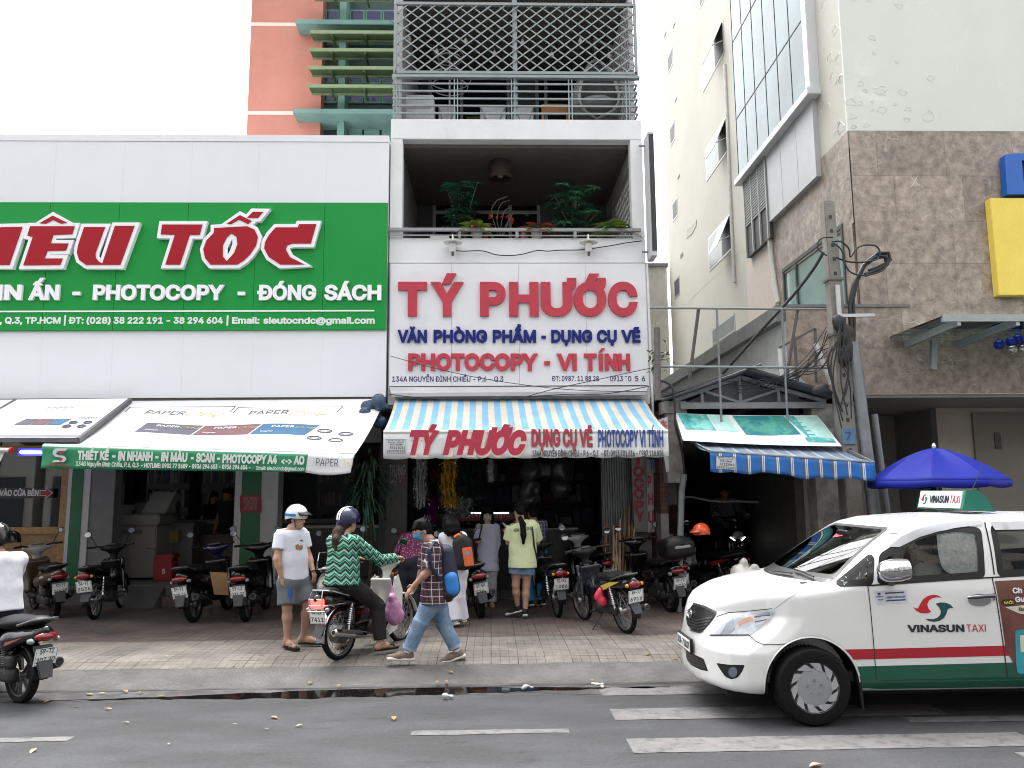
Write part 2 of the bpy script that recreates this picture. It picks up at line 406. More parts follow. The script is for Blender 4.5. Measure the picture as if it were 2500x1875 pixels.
# ---- road, kerb, pavement
def mat_asphalt():
 m=mat('asphalt',(.037,.038,.040),rough=.85,var=.16,vs=1.3,bump=.35,bs=160,dirt=(.030,.030,.031),dscale=.7,dlo=.52,dhi=.8)
 N,L=nodes(m);b=N['Principled BSDF'];src=b.inputs['Base Color'].links[0].from_socket
 tc=N.new('ShaderNodeTexCoord');nz=N.new('ShaderNodeTexNoise');nz.inputs['Scale'].default_value=260;nz.inputs['Detail'].default_value=2
 L.new(tc.outputs['Object'],nz.inputs['Vector']);mr=N.new('ShaderNodeMapRange');mr.inputs[1].default_value=.3;mr.inputs[2].default_value=.7;mr.inputs[3].default_value=.55;mr.inputs[4].default_value=1.5
 L.new(nz.outputs[0],mr.inputs[0]);mm=N.new('ShaderNodeMix');mm.data_type='RGBA';mm.blend_type='MULTIPLY';mm.inputs['Factor'].default_value=1
 L.new(src,mm.inputs['A']);L.new(mr.outputs[0],mm.inputs['B']);out=mm.outputs['Result']
 for sc,lo,hi,f0,f1 in((110,.33,.67,.66,1.42),(30,.35,.65,.84,1.18),(2.6,.42,.60,.78,1.08),(7,.60,.72,1,.62)):
  n_=N.new('ShaderNodeTexNoise');n_.inputs['Scale'].default_value=sc;n_.inputs['Detail'].default_value=6;mp=N.new('ShaderNodeMapping');mp.inputs['Scale'].default_value=(.35 if sc<9 else 1,1,1);L.new(tc.outputs['Object'],mp.inputs[0]);L.new(mp.outputs[0],n_.inputs['Vector'])
  r_=N.new('ShaderNodeMapRange');r_.inputs[1].default_value=lo;r_.inputs[2].default_value=hi;r_.inputs[3].default_value=f0;r_.inputs[4].default_value=f1;L.new(n_.outputs[0],r_.inputs[0])
  x_=N.new('ShaderNodeMix');x_.data_type='RGBA';x_.blend_type='MULTIPLY';x_.inputs['Factor'].default_value=1;L.new(out,x_.inputs['A']);L.new(r_.outputs[0],x_.inputs['B']);out=x_.outputs['Result']
 L.new(out,b.inputs['Base Color']);return m
def mat_paving():
 if 'paving' in MATS:return MATS['paving']
 m=mat('paving',(.178,.160,.138),rough=.85,var=.22,vs=2.5,bump=.3,bs=90,dirt=(.09,.082,.075),dscale=1.3,dlo=.44,dhi=.70)
 N,L=nodes(m);b=N['Principled BSDF'];src=b.inputs['Base Color'].links[0].from_socket
 tc=N.new('ShaderNodeTexCoord');sp=N.new('ShaderNodeSeparateXYZ');L.new(tc.outputs['Object'],sp.inputs[0])
# back strip of dull red tiles, grey-tan ones in front
 nz=N.new('ShaderNodeTexNoise');nz.inputs['Scale'].default_value=1.1;nz.inputs['Detail'].default_value=6;L.new(tc.outputs['Object'],nz.inputs['Vector'])
 ad=N.new('ShaderNodeMath');ad.operation='MULTIPLY_ADD';ad.inputs[1].default_value=.12;L.new(nz.outputs[0],ad.inputs[0]);L.new(sp.outputs[1],ad.inputs[2])
 mr=N.new('ShaderNodeMapRange');mr.inputs[1].default_value=10.5;mr.inputs[2].default_value=10.56;L.new(ad.outputs[0],mr.inputs[0])
 rd=N.new('ShaderNodeMix');rd.data_type='RGBA';rd.blend_type='MULTIPLY';rd.inputs['B'].default_value=(.62,.53,.53,1);L.new(src,rd.inputs['A']);L.new(mr.outputs[0],rd.inputs['Factor'])
 out=rd.outputs['Result']
# each tile a shade of its own, then joints, then the finer grooves pressed into each tile
 def bricks(w,h,mort,c1,c2,cm,smooth=.2):
  br=N.new('ShaderNodeTexBrick');br.offset=0;br.inputs['Scale'].default_value=1;br.inputs['Brick Width'].default_value=w;br.inputs['Row Height'].default_value=h
  br.inputs['Mortar Size'].default_value=mort;br.inputs['Mortar Smooth'].default_value=smooth
  br.inputs['Color1'].default_value=(c1,c1,c1,1);br.inputs['Color2'].default_value=(c2,c2,c2,1);br.inputs['Mortar'].default_value=(cm,cm,cm,1)
  L.new(tc.outputs['Object'],br.inputs['Vector']);return br
 gr=N.new('ShaderNodeTexNoise');gr.inputs['Scale'].default_value=3;gr.inputs['Detail'].default_value=3;L.new(tc.outputs['Object'],gr.inputs['Vector'])
 hgt=None
 for a in((.3,.3,.006,1.14,.84,.60),(.1,.3,.006,1,1,.60),(.3,.1,.006,1,1,.60)):
  br=bricks(*a);wear=N.new('ShaderNodeMapRange');wear.inputs[1].default_value=.38;wear.inputs[2].default_value=.55;wear.inputs[3].default_value=.25;L.new(gr.outputs[0],wear.inputs[0])
  mm=N.new('ShaderNodeMix');mm.data_type='RGBA';mm.blend_type='MULTIPLY';L.new(wear.outputs[0],mm.inputs['Factor'])
  L.new(out,mm.inputs['A']);L.new(br.outputs['Color'],mm.inputs['B']);out=mm.outputs['Result']
 L.new(out,b.inputs['Base Color']);return m
M_ASPH=mat_asphalt();M_PAVE=mat_paving()
M_CONC=mat('kerb_concrete',(.106,.103,.097),rough=.9,var=.25,vs=3,bump=.5,bs=60,dirt=(.07,.067,.062),dscale=1.4,dlo=.45,dhi=.7)
M_PAINT=mat('road_paint',(.125,.123,.12),rough=.8,var=.18,vs=5,dirt=(.06,.06,.06),dscale=7,dlo=.50,dhi=.64,bump=.2,bs=90)
m=MB();m.grid(lambda u,v:(-90+180*u,-70+170*v,-.06),4,4);setting(m.build('ground',mat('bare_ground',(.12,.115,.11)),smooth=0,recalc=False))
m=MB();m.grid(lambda u,v:(-70+140*u,-7+15.6*v,0),70,8);setting(m.build('road',M_ASPH,smooth=0,recalc=False))
def kz(v):return[(8.50,-.03),(8.51,.0),(8.54,.02),(8.80,.055),(9.08,.098)][v]
m=MB();N_=260
m.grid(lambda u,v:(-45+90*u,kz(round(v*4))[0]+.022*math.sin(u*430)*math.sin(u*97)*(1 if 0<round(v*4)<4 else 0),kz(round(v*4))[1]+.006*math.sin(u*900)*(1 if 0<round(v*4)<4 else 0)),N_,4)
m.m=[1 if i<2*N_ else 0 for i in range(len(m.f))]
setting(m.build('kerb',[M_CONC,mat('wet_kerb',(.022,.021,.02),rough=.6,var=.3,vs=9)],smooth=60,recalc=False))
m=MB();m.grid(lambda u,v:(-45+90*u,9.08+5.06*v,gz(9.08+5.06*v)),60,79);setting(m.build('pavement',M_PAVE,smooth=0,recalc=False))
# puddle of dirty water lying along the gutter
m=MB();up=[];lo=[]
for i in range(121):
 t=i/120;x=-4.6+6.4*t;wd=.03+.26*math.sin(PI*min(1,max(0,(t-.16)/.75)))**1.2+.018*math.sin(t*47)+.012*math.sin(t*113+1);wd=max(.02,wd)
 c=8.16+.19*min(1,t*1.6);up.append((x,min(8.52,c+wd*.5+.01*math.sin(t*80)),.004));lo.append((x,c-wd*.62-.014*math.sin(t*61)-.01*math.sin(t*171),.004))
m.add(up+lo,[(i,121+i,122+i,i+1)for i in range(120)])
setting(m.build('gutter_water',mat('dirty_water',(.006,.0055,.005),rough=.05,var=.3,vs=3,spec=.3),smooth=0))
m=MB();up=[];lo=[]
for i in range(81):
 t=i/80;x=-5.2+11*t;c=8.38+.03*math.sin(t*9);up.append((x,c+.11+.03*math.sin(t*37),.002));lo.append((x,c-.20-.05*math.sin(t*23)-.03*math.sin(t*71),.002))
m.add(up+lo,[(i,81+i,82+i,i+1)for i in range(80)])
setting(m.build('gutter_damp',mat('damp_asphalt',(.04,.038,.036),rough=.55,var=.3,vs=6,dirt=(.085,.085,.088),dscale=3,dlo=.45,dhi=.62),smooth=0))
m=MB()
for(x0,x1,y0,y1)in((1.07,4.24,6.32,6.67),(1.07,4.0,7.20,7.56),(1.07,3.6,8.05,8.36),(-.66,.64,6.86,6.98),(-6.2,-3.42,6.86,6.98),(3.55,6.4,6.98,7.14),(3.9,6.6,6.02,6.18)):
 k=max(2,int((x1-x0)/.1));q=[]
 for i in range(k+1):q.append((x0+(x1-x0)*i/k,y0+random.uniform(-.008,.008),.004))
 for i in range(k,-1,-1):q.append((x0+(x1-x0)*i/k,y1+random.uniform(-.008,.008),.004))
 m.poly(q)
setting(m.build('road_markings',M_PAINT,smooth=0))
m=MB()
for x0,x1,h in((-48,-30,13),(-29.5,-21,9),(-20.5,-12,15),(-11.5,-4,10.5),(-3.5,3.5,12.5),(4,12,9.5),(12.5,22,14),(22.5,34,11),(34.5,50,15)):
 m.mat(0).box(x0,x1,-26,-9.5,-.05,h);q=x0+.8
 while q<x1-1.4:
  for z in range(3):m.mat(1).box(q,q+1.3,-9.52,-9.4,4+z*3.1,5.7+z*3.1)if 5.7+z*3.1<h-.4 else None
  q+=2.3
 m.mat(1).box(x0+.4,x1-.4,-9.52,-9.38,0,2.9)
setting(m.build('opposite_street_side',[mat('opposite_wall',(.34,.32,.29),var=.15,vs=.3),mat('opposite_glass',(.05,.055,.06),rough=.15)],smooth=0))  # unseen houses behind the camera, added to block the low sky
# ---- materials of the buildings
W_PANEL=mat('white_cladding',(.69,.70,.735),rough=.32,var=.03,vs=.6,spec=.4,dirt=(.60,.605,.63),dscale=.3,dlo=.5,dhi=.85)
G_PANEL=mat('green_cladding',hx('158a3c'),rough=.45,spec=.2,var=.03,vs=.8)
DARK=mat('dark_void',(.012,.012,.013),rough=.9,var=0)
W_PLAST=mat('white_plaster',(.70,.705,.71),rough=.8,var=.06,vs=1.5,bump=.15,bs=30,dirt=(.47,.46,.44),dscale=.9,dlo=.56,dhi=.85)
W_METAL=mat('white_letter',(.80,.80,.83),rough=.4,var=.02)
def Wv(v,x,y,Y):return pY(v,x,y,Y)
# ================================================================ white shop with the green sign
Z0,Z1,ZA,ZB,XR=3.545,8.07,4.66,6.85,-1.715
b=thing('shop_building','white clad shop building under the big green sign, left of the narrow white house','building',(-6,YF,ZP),world=True)
xs=[XR]
for q in(1832,1450,1068,683,295):xs.append(pY('H',q,460,13.1).x)
while xs[-1]>-15:xs.append(xs[-1]-1.125)
for nm,zz in(('facade_cladding',((ZB+.004,Z1-.12),(Z1-.115,Z1))),('facade_cladding',((Z0,ZA-.004),))):
 m=MB()
 for i in range(len(xs)-1):
  for z0,z1 in zz:m.box(xs[i+1]+.001,xs[i]-.001,13.10+(0 if z1<Z1 else-.012),13.16,z0,z1)
 m.build(nm,W_PANEL,b)
m=MB();m.box(-16,XR-.004,13.1035,24,Z0+.005,Z1-.02);m.build('wall',W_PANEL,b)
m=MB();m.box(-16,XR-.01,13.17,YG+.3,Z0-.06,Z0+.005);m.build('soffit',mat('grey_soffit',(.3,.3,.3),var=.1),b)
# ground floor: pillars, beam, raised floor
GREENP=mat('green_pillar_panel',(.012,.12,.05),rough=.5,var=.06);WP=mat('white_pillar_panel',(.48,.49,.50),rough=.6,var=.08,dirt=(.35,.35,.34))
def pillar(x0,g0,g1,x1,y=YG):
 m=MB();m.box(x0,x1,y,y+.35,.1,Z0-.06);o=m.build('pillar',WP,b,bevel=.006)
 m=MB();m.box(g0,g1,y-.012,y+.002,.47,Z0-.07);m.build('green_panel',GREENP,o)
pillar(-7.24,-7.17,-6.98,-6.86);pillar(-4.40,-4.28,-3.95,-3.66)
m=MB();m.box(-6.86,-6.45,YG+.02,YG+.30,.46,Z0);m.box(-6.86,-4.4,YG+.03,YG+.2,2.75,Z0-.06);m.box(-3.66,-1.9,YG+.03,YG+.2,2.85,Z0-.06)
m.build('door_frame',mat('grey_frame',(.15,.155,.16),rough=.6,var=.12),b,bevel=.006)
m=MB();m.box(-16,-1.75,YG-.02,21,ZP-.05,.465);m.build('raised_floor',mat('terrazzo',(.13,.127,.12),rough=.6,var=.25,vs=9,dirt=(.12,.12,.11)),b)
m=MB();m.hexa([(-6.6,YG-.5,ZP),(-5.45,YG-.5,ZP),(-5.45,YG-.02,ZP),(-6.6,YG-.02,ZP),(-6.5,YG-.45,ZP+.02),(-5.5,YG-.45,ZP+.02),(-5.5,YG-.02,.46),(-6.5,YG-.02,.46)])
m.build('ramp',M_CONC,b)
m=MB();m.box(-5.42,-3.55,YG-.34,YG-.02,ZP,.30);m.box(-5.26,-3.7,YG-.17,YG-.02,.30,.455);m.build('step',mat('brown_step_tile',(.10,.075,.062),rough=.5,var=.2),b,bevel=.008)
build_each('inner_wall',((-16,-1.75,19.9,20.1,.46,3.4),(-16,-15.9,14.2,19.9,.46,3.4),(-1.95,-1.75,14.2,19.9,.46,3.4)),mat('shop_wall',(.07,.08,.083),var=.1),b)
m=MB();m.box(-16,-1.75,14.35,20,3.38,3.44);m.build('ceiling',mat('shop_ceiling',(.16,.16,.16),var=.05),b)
# wooden shopfront with glass at the far left
WOOD=mat('varnished_wood',(.30,.17,.06),rough=.45,var=.3,vs=14)
t=thing('wooden_shopfront','brown wooden glazed shopfront at the left end of the white shop','shop door',(-8.4,YG+.1,.46),world=True)
m=MB();y0,y1=YG+.02,YG+.12
for x in(-7.30,-8.52,-9.75,-11):m.box(x-.07,x+.06,y0,y1,.47,3.2)
for z0,z1 in((.47,.62),(1.33,1.45),(2.74,2.84),(3.12,3.2)):m.box(-11,-7.3,y0+.004,y1-.004,z0,z1)
m.build('frame',WOOD,t,bevel=.008)
m=MB();m.box(-11,-7.3,y0+.035,y1-.02,.60,1.36);m.build('lower_panel',mat('wood_panel',(.20,.12,.05),rough=.5,var=.3,vs=10),t)
m=MB();m.box(-11,-7.3,y0+.045,y0+.055,1.44,2.76);m.box(-11,-7.3,y0+.045,y0+.055,2.83,3.13);m.build('glass_pane',glass('shop_glass',(.62,.72,.75),.55),t)
# direction sign across the wooden shopfront
t=thing('direction_sign','dark sign with white words and a red arrow on the wooden shopfront','sign',(-8,YG-.02,2),world=True)
q=[pY('A',*p,YG-.02)for p in((-60,832),(448,840),(440,915),(-60,925))]
m=MB();m.slab(q,(0,.015,0),1);m.build('board',mat('sign_navy',(.014,.013,.022),rough=.5),t)
text('VÀO CỬA BÊN',pY('A',-8,902,YG-.022),pY('A',325,903,YG-.022),.105,mat('sign_white',(.55,.55,.56),var=.03),parent=t,bold=.035,out=(0,-1,0))
ar=[(340,857),(390,857),(390,838),(440,876),(390,913),(390,895),(340,895)]
for nm,d,y,mm in(('arrow_border',5,-.024,mat('sign_white',(.55,.55,.56))),('arrow',0,-.027,mat('sign_red',(.30,.02,.035)))):
 m=MB();m.prism(offset_poly(ar,d)if d else ar,lambda u,v,dd:pY('A',u,v,YG+y)-Vector((0,dd,0)),.002);m.build(nm,mm,t)
# ---- the green sign: panels, big red word, two lines of white writing
t=thing('green_sign','long green signboard with red outlined letters on the white shop front','sign',(-6,13.08,5.7),world=True)
m=MB()
for i in range(len(xs)-1):m.box(xs[i+1]+.002,xs[i]-.002,13.045,13.098,ZA,ZB)
m.build('panel',G_PANEL,t,bevel=.003)
RED=mat('sign_letter_red',(.33,.006,.016),rough=.4,spec=.2,var=.03)
GLY={'I':[[(22,597),(145,595),(72,808),(-48,808)]],'E':[[(188,592),(437,592),(423,637),(318,640),(302,688),(402,688),(388,728),(285,730),(268,772),(370,772),(357,808),(150,810),(203,652),(172,644)]],'hat':[[(240,575),(315,533),(395,572),(360,578),(315,557),(277,578)]],'U':[[(490,597),(607,597),(553,745),(556,770),(572,790),(592,800),(662,590),(772,590),(692,808),(500,808),(462,780),(450,740),(456,700)]],'T':[[(925,582),(1150,582),(1135,640),(1080,640),(1025,806),(943,806),(996,640),(917,637)]],'O':[[(1215,602),(1400,592),(1440,610),(1460,650),(1450,700),(1420,745),(1385,780),(1345,806),(1195,806),(1165,770),(1155,720),(1172,672),(1215,628)],[(1312,632),(1340,650),(1346,690),(1328,740),(1286,787),(1264,760),(1264,700),(1286,655)]],'hat2':[[(1285,578),(1360,530),(1425,562),(1405,580),(1354,555),(1312,580)]],'acute':[[(1400,545),(1432,512),(1490,512),(1462,545)]],'C':[[(1560,598),(1682,598),(1690,580),(1786,580),(1756,688),(1650,688),(1622,700),(1616,722),(1640,765),(1720,805),(1585,806),(1520,762),(1495,715),(1500,680),(1522,640)]]}
mw,mr_=MB(),MB()
for i,(k,lp)in enumerate(GLY.items()):
 dd=.002*(i%4)
 lo=[offset_poly(l,20 if j==0 else-13)for j,l in enumerate(lp)]
 mw.prism(lo if len(lo)>1 else lo[0],lambda u,v,d:pY('H',u,v,13.045)-Vector((0,d,0)),.085+dd)
 mr_.prism(lp if len(lp)>1 else lp[0],lambda u,v,d:pY('H',u,v,13.045)-Vector((0,.089+dd+d,0)),.008)
lw=mw.build('letter_outline',W_METAL,t,smooth=0);mr_.build('letter_face',RED,t,smooth=0)
def line(v,y,Y,h,ws,mm,parent,depth=.002,bold=.03,base=None,**kw):
 """one line of writing: (text, left px, right px[, baseline px]) pieces on the plane at depth Y"""
 obs=[text(w_[0],pY(v,w_[1],w_[3]if len(w_)>3 else y,Y),pY(v,w_[2],w_[4]if len(w_)>4 else(w_[3]if len(w_)>3 else y),Y),h,mm,parent=parent,depth=depth,bold=bold,out=(0,-1,0),**kw)for w_ in ws]
 return merge(obs)
line('H',1000,13.045,.258,[('IN',-8,128),('ẤN',166,338),('-',413,456),('PHOTOCOPY',528,1264),('-',1340,1380),('ĐÓNG',1450,1780),('SÁCH',1826,2146)],W_METAL,t,depth=.05,bold=.035)
p0,p1=pY('H',-400,1057,13.045),pY('H',2106,1057,13.045);m=MB();m.box(p0.x,p1.x,13.033,13.044,p1.z-.012,p1.z+.012);m.build('rule',W_METAL,t)
line('H',1130,13.043,.112,[(', Q.3, TP.HCM',-2,340),('| ĐT:',360,470),('(028)',486,622),('38 222 191 - 38 294 604',638,1254),('| Email:',1274,1460),('sieutocndc@gmail.com',1480,2108)],mat('sign_print_white',(.66,.70,.68),var=.03),t,depth=.003,bold=.035)
# ================================================================ narrow white house
b=thing('narrow_house','narrow white house with balconies over the stationery shop','building',(.5,YF,ZP),world=True)
XL,XH=-1.70,2.68
m=MB();y1=YF+.22
m.box(XL,XH,YF,y1,8.06,8.43);m.box(XL,-1.49,YF+.002,y1,6.28,8.06);m.box(2.47,XH,YF+.002,y1,6.28,8.06);m.box(XL,XH,YF-.001,y1,5.84,6.28);m.box(XL,XH,YF+.03,y1,3.4,5.84)
m.build('facade',W_PLAST,b,bevel=.008)
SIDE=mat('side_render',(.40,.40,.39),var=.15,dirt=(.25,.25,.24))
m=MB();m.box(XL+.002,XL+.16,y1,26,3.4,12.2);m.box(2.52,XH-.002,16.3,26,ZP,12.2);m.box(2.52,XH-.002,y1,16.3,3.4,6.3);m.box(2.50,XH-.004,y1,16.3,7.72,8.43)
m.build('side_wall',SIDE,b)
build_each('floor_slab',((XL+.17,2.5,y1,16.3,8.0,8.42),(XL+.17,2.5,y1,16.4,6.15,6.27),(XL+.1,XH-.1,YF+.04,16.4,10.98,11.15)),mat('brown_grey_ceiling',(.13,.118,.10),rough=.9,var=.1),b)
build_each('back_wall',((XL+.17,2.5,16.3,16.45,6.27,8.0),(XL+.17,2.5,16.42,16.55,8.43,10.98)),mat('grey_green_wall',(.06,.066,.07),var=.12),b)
FR=mat('grey_window_frame',(.30,.32,.33),rough=.5,var=.08);WGL=mat('dark_window',(.012,.013,.014),rough=.12,var=0)
def window(x0,x1,z0,z1,y,divs,cross,parent=b):
 m=MB();f=.07
 m.box(x0,x1,y-.05,y,z1-f,z1);m.box(x0,x1,y-.05,y,z0,z0+f)
 for x in divs:m.box(x-f/2,x+f/2,y-.051,y-.001,z0+f,z1-f)
 for z in cross:m.box(x0+f,x1-f,y-.047,y-.003,z-f/2,z+f/2)
 o=m.build('window_frame',FR,parent,bevel=.005)
 m=MB();m.box(x0+.02,x1-.02,y-.02,y-.01,z0+.02,z1-.02);m.build('pane',WGL,o);return o
p0,p1=pY('J',390,495,16.3),pY('J',1195,800,16.3)
window(p0.x,p1.x,6.27,p0.z,16.3,[p0.x+.035,p1.x-.035,pY('J',968,600,16.3).x,pY('J',540,600,16.3).x],[pY('J',500,675,16.3).z])
x=[pY('I',q,700,16.42).x for q in(420,650,1025,1245,1290)]
window(x[0]-.1,x[2]+.06,8.43,pY('I',500,380,16.42).z,16.42,[x[0]-.06,x[1],x[2]],[pY('I',500,600,16.42).z]);window(x[3],2.4,8.43,pY('I',500,380,16.42).z,16.42,[x[3]+.03,x[4]+.1],[])
# cream curtains behind the terrace doors
m=MB();cx0,cx1=pY('I',690,700,16.4).x,pY('I',1000,700,16.4).x
m.grid(lambda u,v:(cx0+(cx1-cx0)*u,16.375+.02*math.sin(u*75),8.5+1.55*v),80,1);m.build('curtain',mat('curtain_cloth',(.20,.17,.11),var=.2),b)
# perforated block screens at the right of both balconies
def screen(z0,z1,y0,y1_,x,nm='block_screen'):
 m=MB();ny=int((y1_-y0)/.16);nz=int((z1-z0)/.13);dy=(y1_-y0)/ny;dz=(z1-z0)/nz
 for j in range(nz+1):m.box(x,x+.09,y0,y1_,z0+j*dz-.018,z0+j*dz+.018)
 for j in range(nz):
  for i in range(ny+1):
   yy=y0+(i+.5*(j%2))*dy
   if yy<y1_:m.box(x+.002,x+.088,max(y0,yy-.018),min(y1_,yy+.018),z0+j*dz+.018,z0+(j+1)*dz-.018)
 m.build(nm,mat('screen_block',(.5,.5,.49),var=.08),b)
screen(6.3,7.7,y1,15.6,2.56);screen(8.45,10.95,y1,15.8,2.54)
build_each('brick_pier',((2.5,2.68,15.6,16.3,6.3,7.72),(2.5,2.68,15.8,16.45,8.43,11),(XL+.002,XL+.17,y1,16.45,6.28,8.06)),mat('grey_pier',(.2,.2,.2),var=.2),b)
# balcony handrail
m=MB();a,c=pY('J',62,800,YF-.06),pY('J',1950,805,YF-.06)
m.bar(a,c,.06,.05)
for q in(590,1020,1455):p=pY('J',q,805,YF-.06);m.bar((p.x,p.y,p.z-.02),(p.x,p.y,6.27),.05,.05)
m.bar((a.x,a.y,a.z-.1),(c.x,c.y,c.z-.1),.02,.02)
m.build('handrail',mat('grey_handrail',(.25,.25,.26),rough=.5,var=.15),b)
# terrace railing and lattice
GRM=mat('grey_green_metal',(.25,.30,.30),rough=.55,var=.12)
m=MB();zt=9.24;yR=YF+.02
xa,xb=XL+.04,XH-.06
posts=[pY('I',q,700,yR).x for q in(140,605,1065,1525,1985)]
for q in(678,738,797,855,915):
 z=pY('I',1000,q,yR).z;m.bar((xa-.02,yR,z),(xb,yR,z),.03,.028);m.bar((xa,yR,z),(xa,16.2,z),.03,.028);m.bar((xb,yR,z),(xb,15.5,z),.03,.028)
for x in posts:
 m.bar((x-.028,yR-.001,8.43),(x-.028,yR-.001,zt),.02,.03);m.bar((x+.028,yR-.001,8.43),(x+.028,yR-.001,zt),.02,.03)
m.build('terrace_railing',GRM,b)
m=MB();z0,z1=pY('I',1000,598,yR).z,pY('I',1000,38,yR).z;lx0,lx1=pY('I',118,300,yR).x,pY('I',2050,300,yR).x
m.bar((lx0-.05,yR,z0-.06),(lx1+.05,yR,z0-.06),.10,.05);m.bar((lx0,yR,z0+.02),(lx1,yR,z0+.02),.05,.05);m.bar((lx0,yR,z1),(lx1,yR,z1),.06,.05)
m.bar((lx0,yR,z0),(lx0,yR,z1),.05,.05);m.bar((lx1,yR,z0),(lx1,yR,z1+.1),.05,.05);m.bar(((lx0+lx1)/2-.02,yR+.06,8.43),((lx0+lx1)/2-.02,yR+.06,11),.08,.08)
step=.247;hgt=z1-z0;k=.80;nn=int((lx1-lx0+hgt/k)/step)+2
for i in range(nn):
 for sg in(1,-1):
# a slat running up-right (sg=1) or up-left, clipped to the frame
  x0=lx0-hgt/k+i*step if sg>0 else lx0+i*step;pts=[]
  for j in range(2):
   x=x0+sg*(hgt/k)*j;pts.append([x,z0+hgt*j])
  (xa_,za),(xb_,zb)=pts
  def at(x):return za+(x-xa_)*(zb-za)/(xb_-xa_)
  lo,hi=sorted((xa_,xb_));lo,hi=max(lo,lx0),min(hi,lx1)
  if hi-lo<.03:continue
  yy=yR-.012*sg;m.bar((lo,yy,at(lo)),(hi,yy,at(hi)),.012,.023,up=(0,0,1))
m.build('lattice_panel',mat('lattice_metal',(.25,.285,.285),rough=.55,var=.1),b)
# shop opening below: pillars, beam, shutter, deep dark interior
GRAN=mat('dark_granite',(.04,.038,.038),rough=.25,var=.35,vs=40)
m=MB();m.box(-1.78,-1.42,YG-.2,YG+.15,ZP-.02,3.4);m.build('granite_pillar',GRAN,b,bevel=.01)
m=MB();m.box(-1.42,2.0,YG-.1,YG+.1,2.9,3.4);m.box(-1.75,2.7,YF+.03,YG,3.36,3.42);m.build('beam',mat('grimy_beam',(.16,.16,.155),var=.2),b)
m=MB();xs0,xs1=1.94,2.46
m.grid(lambda u,v:(xs0+(xs1-xs0)*u,YG+.02+(.02 if int(u*48)%4<2 else-.02),ZP+2.9*v),48,1);m.build('folding_shutter',mat('steel_shutter',(.22,.235,.24),rough=.5,metal=.3,var=.15),b,smooth=0)
m=MB();m.box(2.46,2.78,YG-.05,YG+.3,ZP-.02,3.3);m.build('side_pier',mat('dirty_pier',(.28,.27,.26),var=.25,dirt=(.12,.12,.11)),b)
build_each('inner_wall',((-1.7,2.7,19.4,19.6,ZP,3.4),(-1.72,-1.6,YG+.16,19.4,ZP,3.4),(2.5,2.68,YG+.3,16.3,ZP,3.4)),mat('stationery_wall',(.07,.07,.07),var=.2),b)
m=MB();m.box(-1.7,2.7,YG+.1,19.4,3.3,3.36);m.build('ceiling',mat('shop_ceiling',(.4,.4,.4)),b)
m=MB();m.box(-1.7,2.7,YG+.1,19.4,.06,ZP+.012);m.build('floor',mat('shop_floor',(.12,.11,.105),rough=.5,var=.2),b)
# ---- signboard of the stationery shop
t=thing('white_sign','white signboard with red and blue raised letters under the balcony','sign',(.5,YF-.1,4.8),world=True)
YS=YF-.08;a,c=pY('K',60,437,YS),pY('K',2010,432,YS);d,e=pY('J',70,1052,YS),pY('J',1992,1058,YS)
PWHT=mat('sign_sheet',(.68,.685,.71),rough=.5,var=.03,vs=1,dirt=(.5,.5,.5),dscale=1.5,dlo=.55,dhi=.95)
m=MB();xw=[a.x,pY('J',530,1400,YS).x,pY('J',1035,1400,YS).x,pY('J',1538,1400,YS).x,c.x]
for i in range(4):m.box(xw[i]+.002,xw[i+1]-.002,YS,YS+.075,(a.z+c.z)/2,(d.z+e.z)/2)
m.build('sheet',PWHT,t)
m=MB();m.bar((c.x+.05,YS-.01,3.1),(c.x+.03,YS-.01,e.z),.035,.035);m.build('edge_pipe',mat('white_pipe',(.6,.6,.6)),t)
FRED=mat('faded_red_letter',(.44,.048,.07),rough=.45,spec=.2,var=.10,vs=2.2);FBLU=mat('blue_letter',(.010,.015,.15),rough=.45,spec=.2,var=.06);NAVY=mat('navy_print',(.02,.022,.13),rough=.6)
line('J',1453,YS-.002,.585,[('T',128,345),('Ý',372,620),('P',743,936),('H',962,1183),('Ư',1200,1468),('Ớ',1447,1690),('C',1705,1926)],FRED,t,depth=.055,bold=.042)
line('J',1650,YS-.002,.215,[('VĂN',125,345),('PHÒNG',395,797),('PHẨM',838,1163),('-',1203,1236),('DỤNG',1277,1585),('CỤ',1620,1768),('VẼ',1803,1945)],FBLU,t,depth=.04,bold=.035)
line('K',323,YS-.002,.285,[('PHOTOCOPY',205,1180),('-',1225,1268),('VI',1318,1468),('T',1523,1618),('I',1634,1664),('NH',1680,1868)],FRED,t,depth=.045,bold=.04)
m=MB();m.prism([(1632,184),(1652,184),(1680,156),(1652,156)],lambda u,v,d:pY('K',u,v,YS-.002)-Vector((0,d,0)),.045);m.build('acute_accent',FRED,t,smooth=0)
line('K',405,YS-.001,.088,[('134A NGUYỄN ĐÌNH CHIỂU - P.6 - Q.3',85,918),('ĐT: 0987. 11 88 28',1283,1635,401),('0913',1718,1815,402),('¯0',1832,1878,402),('5',1906,1930,402),('6',1957,1982,402)],NAVY,t,depth=.004,bold=.012)
# grey cover of the rolled awning box under the sign
t=thing('awning_box','grey sheet metal cover between the white sign and the striped awning','awning cover',(.5,YF-.1,3.6),world=True)
a,c,d,e=pY('K',62,445,YS),pY('K',2005,440,YS),pY('K',1985,492,12.95),pY('K',80,505,12.95)
m=MB();m.slab([a,c,d,e],(0,.25,0),1);m.bar(e,d,.05,.06);m.build('cover',mat('grey_cover',(.45,.45,.455),rough=.5,var=.12,vs=1.5,dirt=(.3,.3,.3)),t)
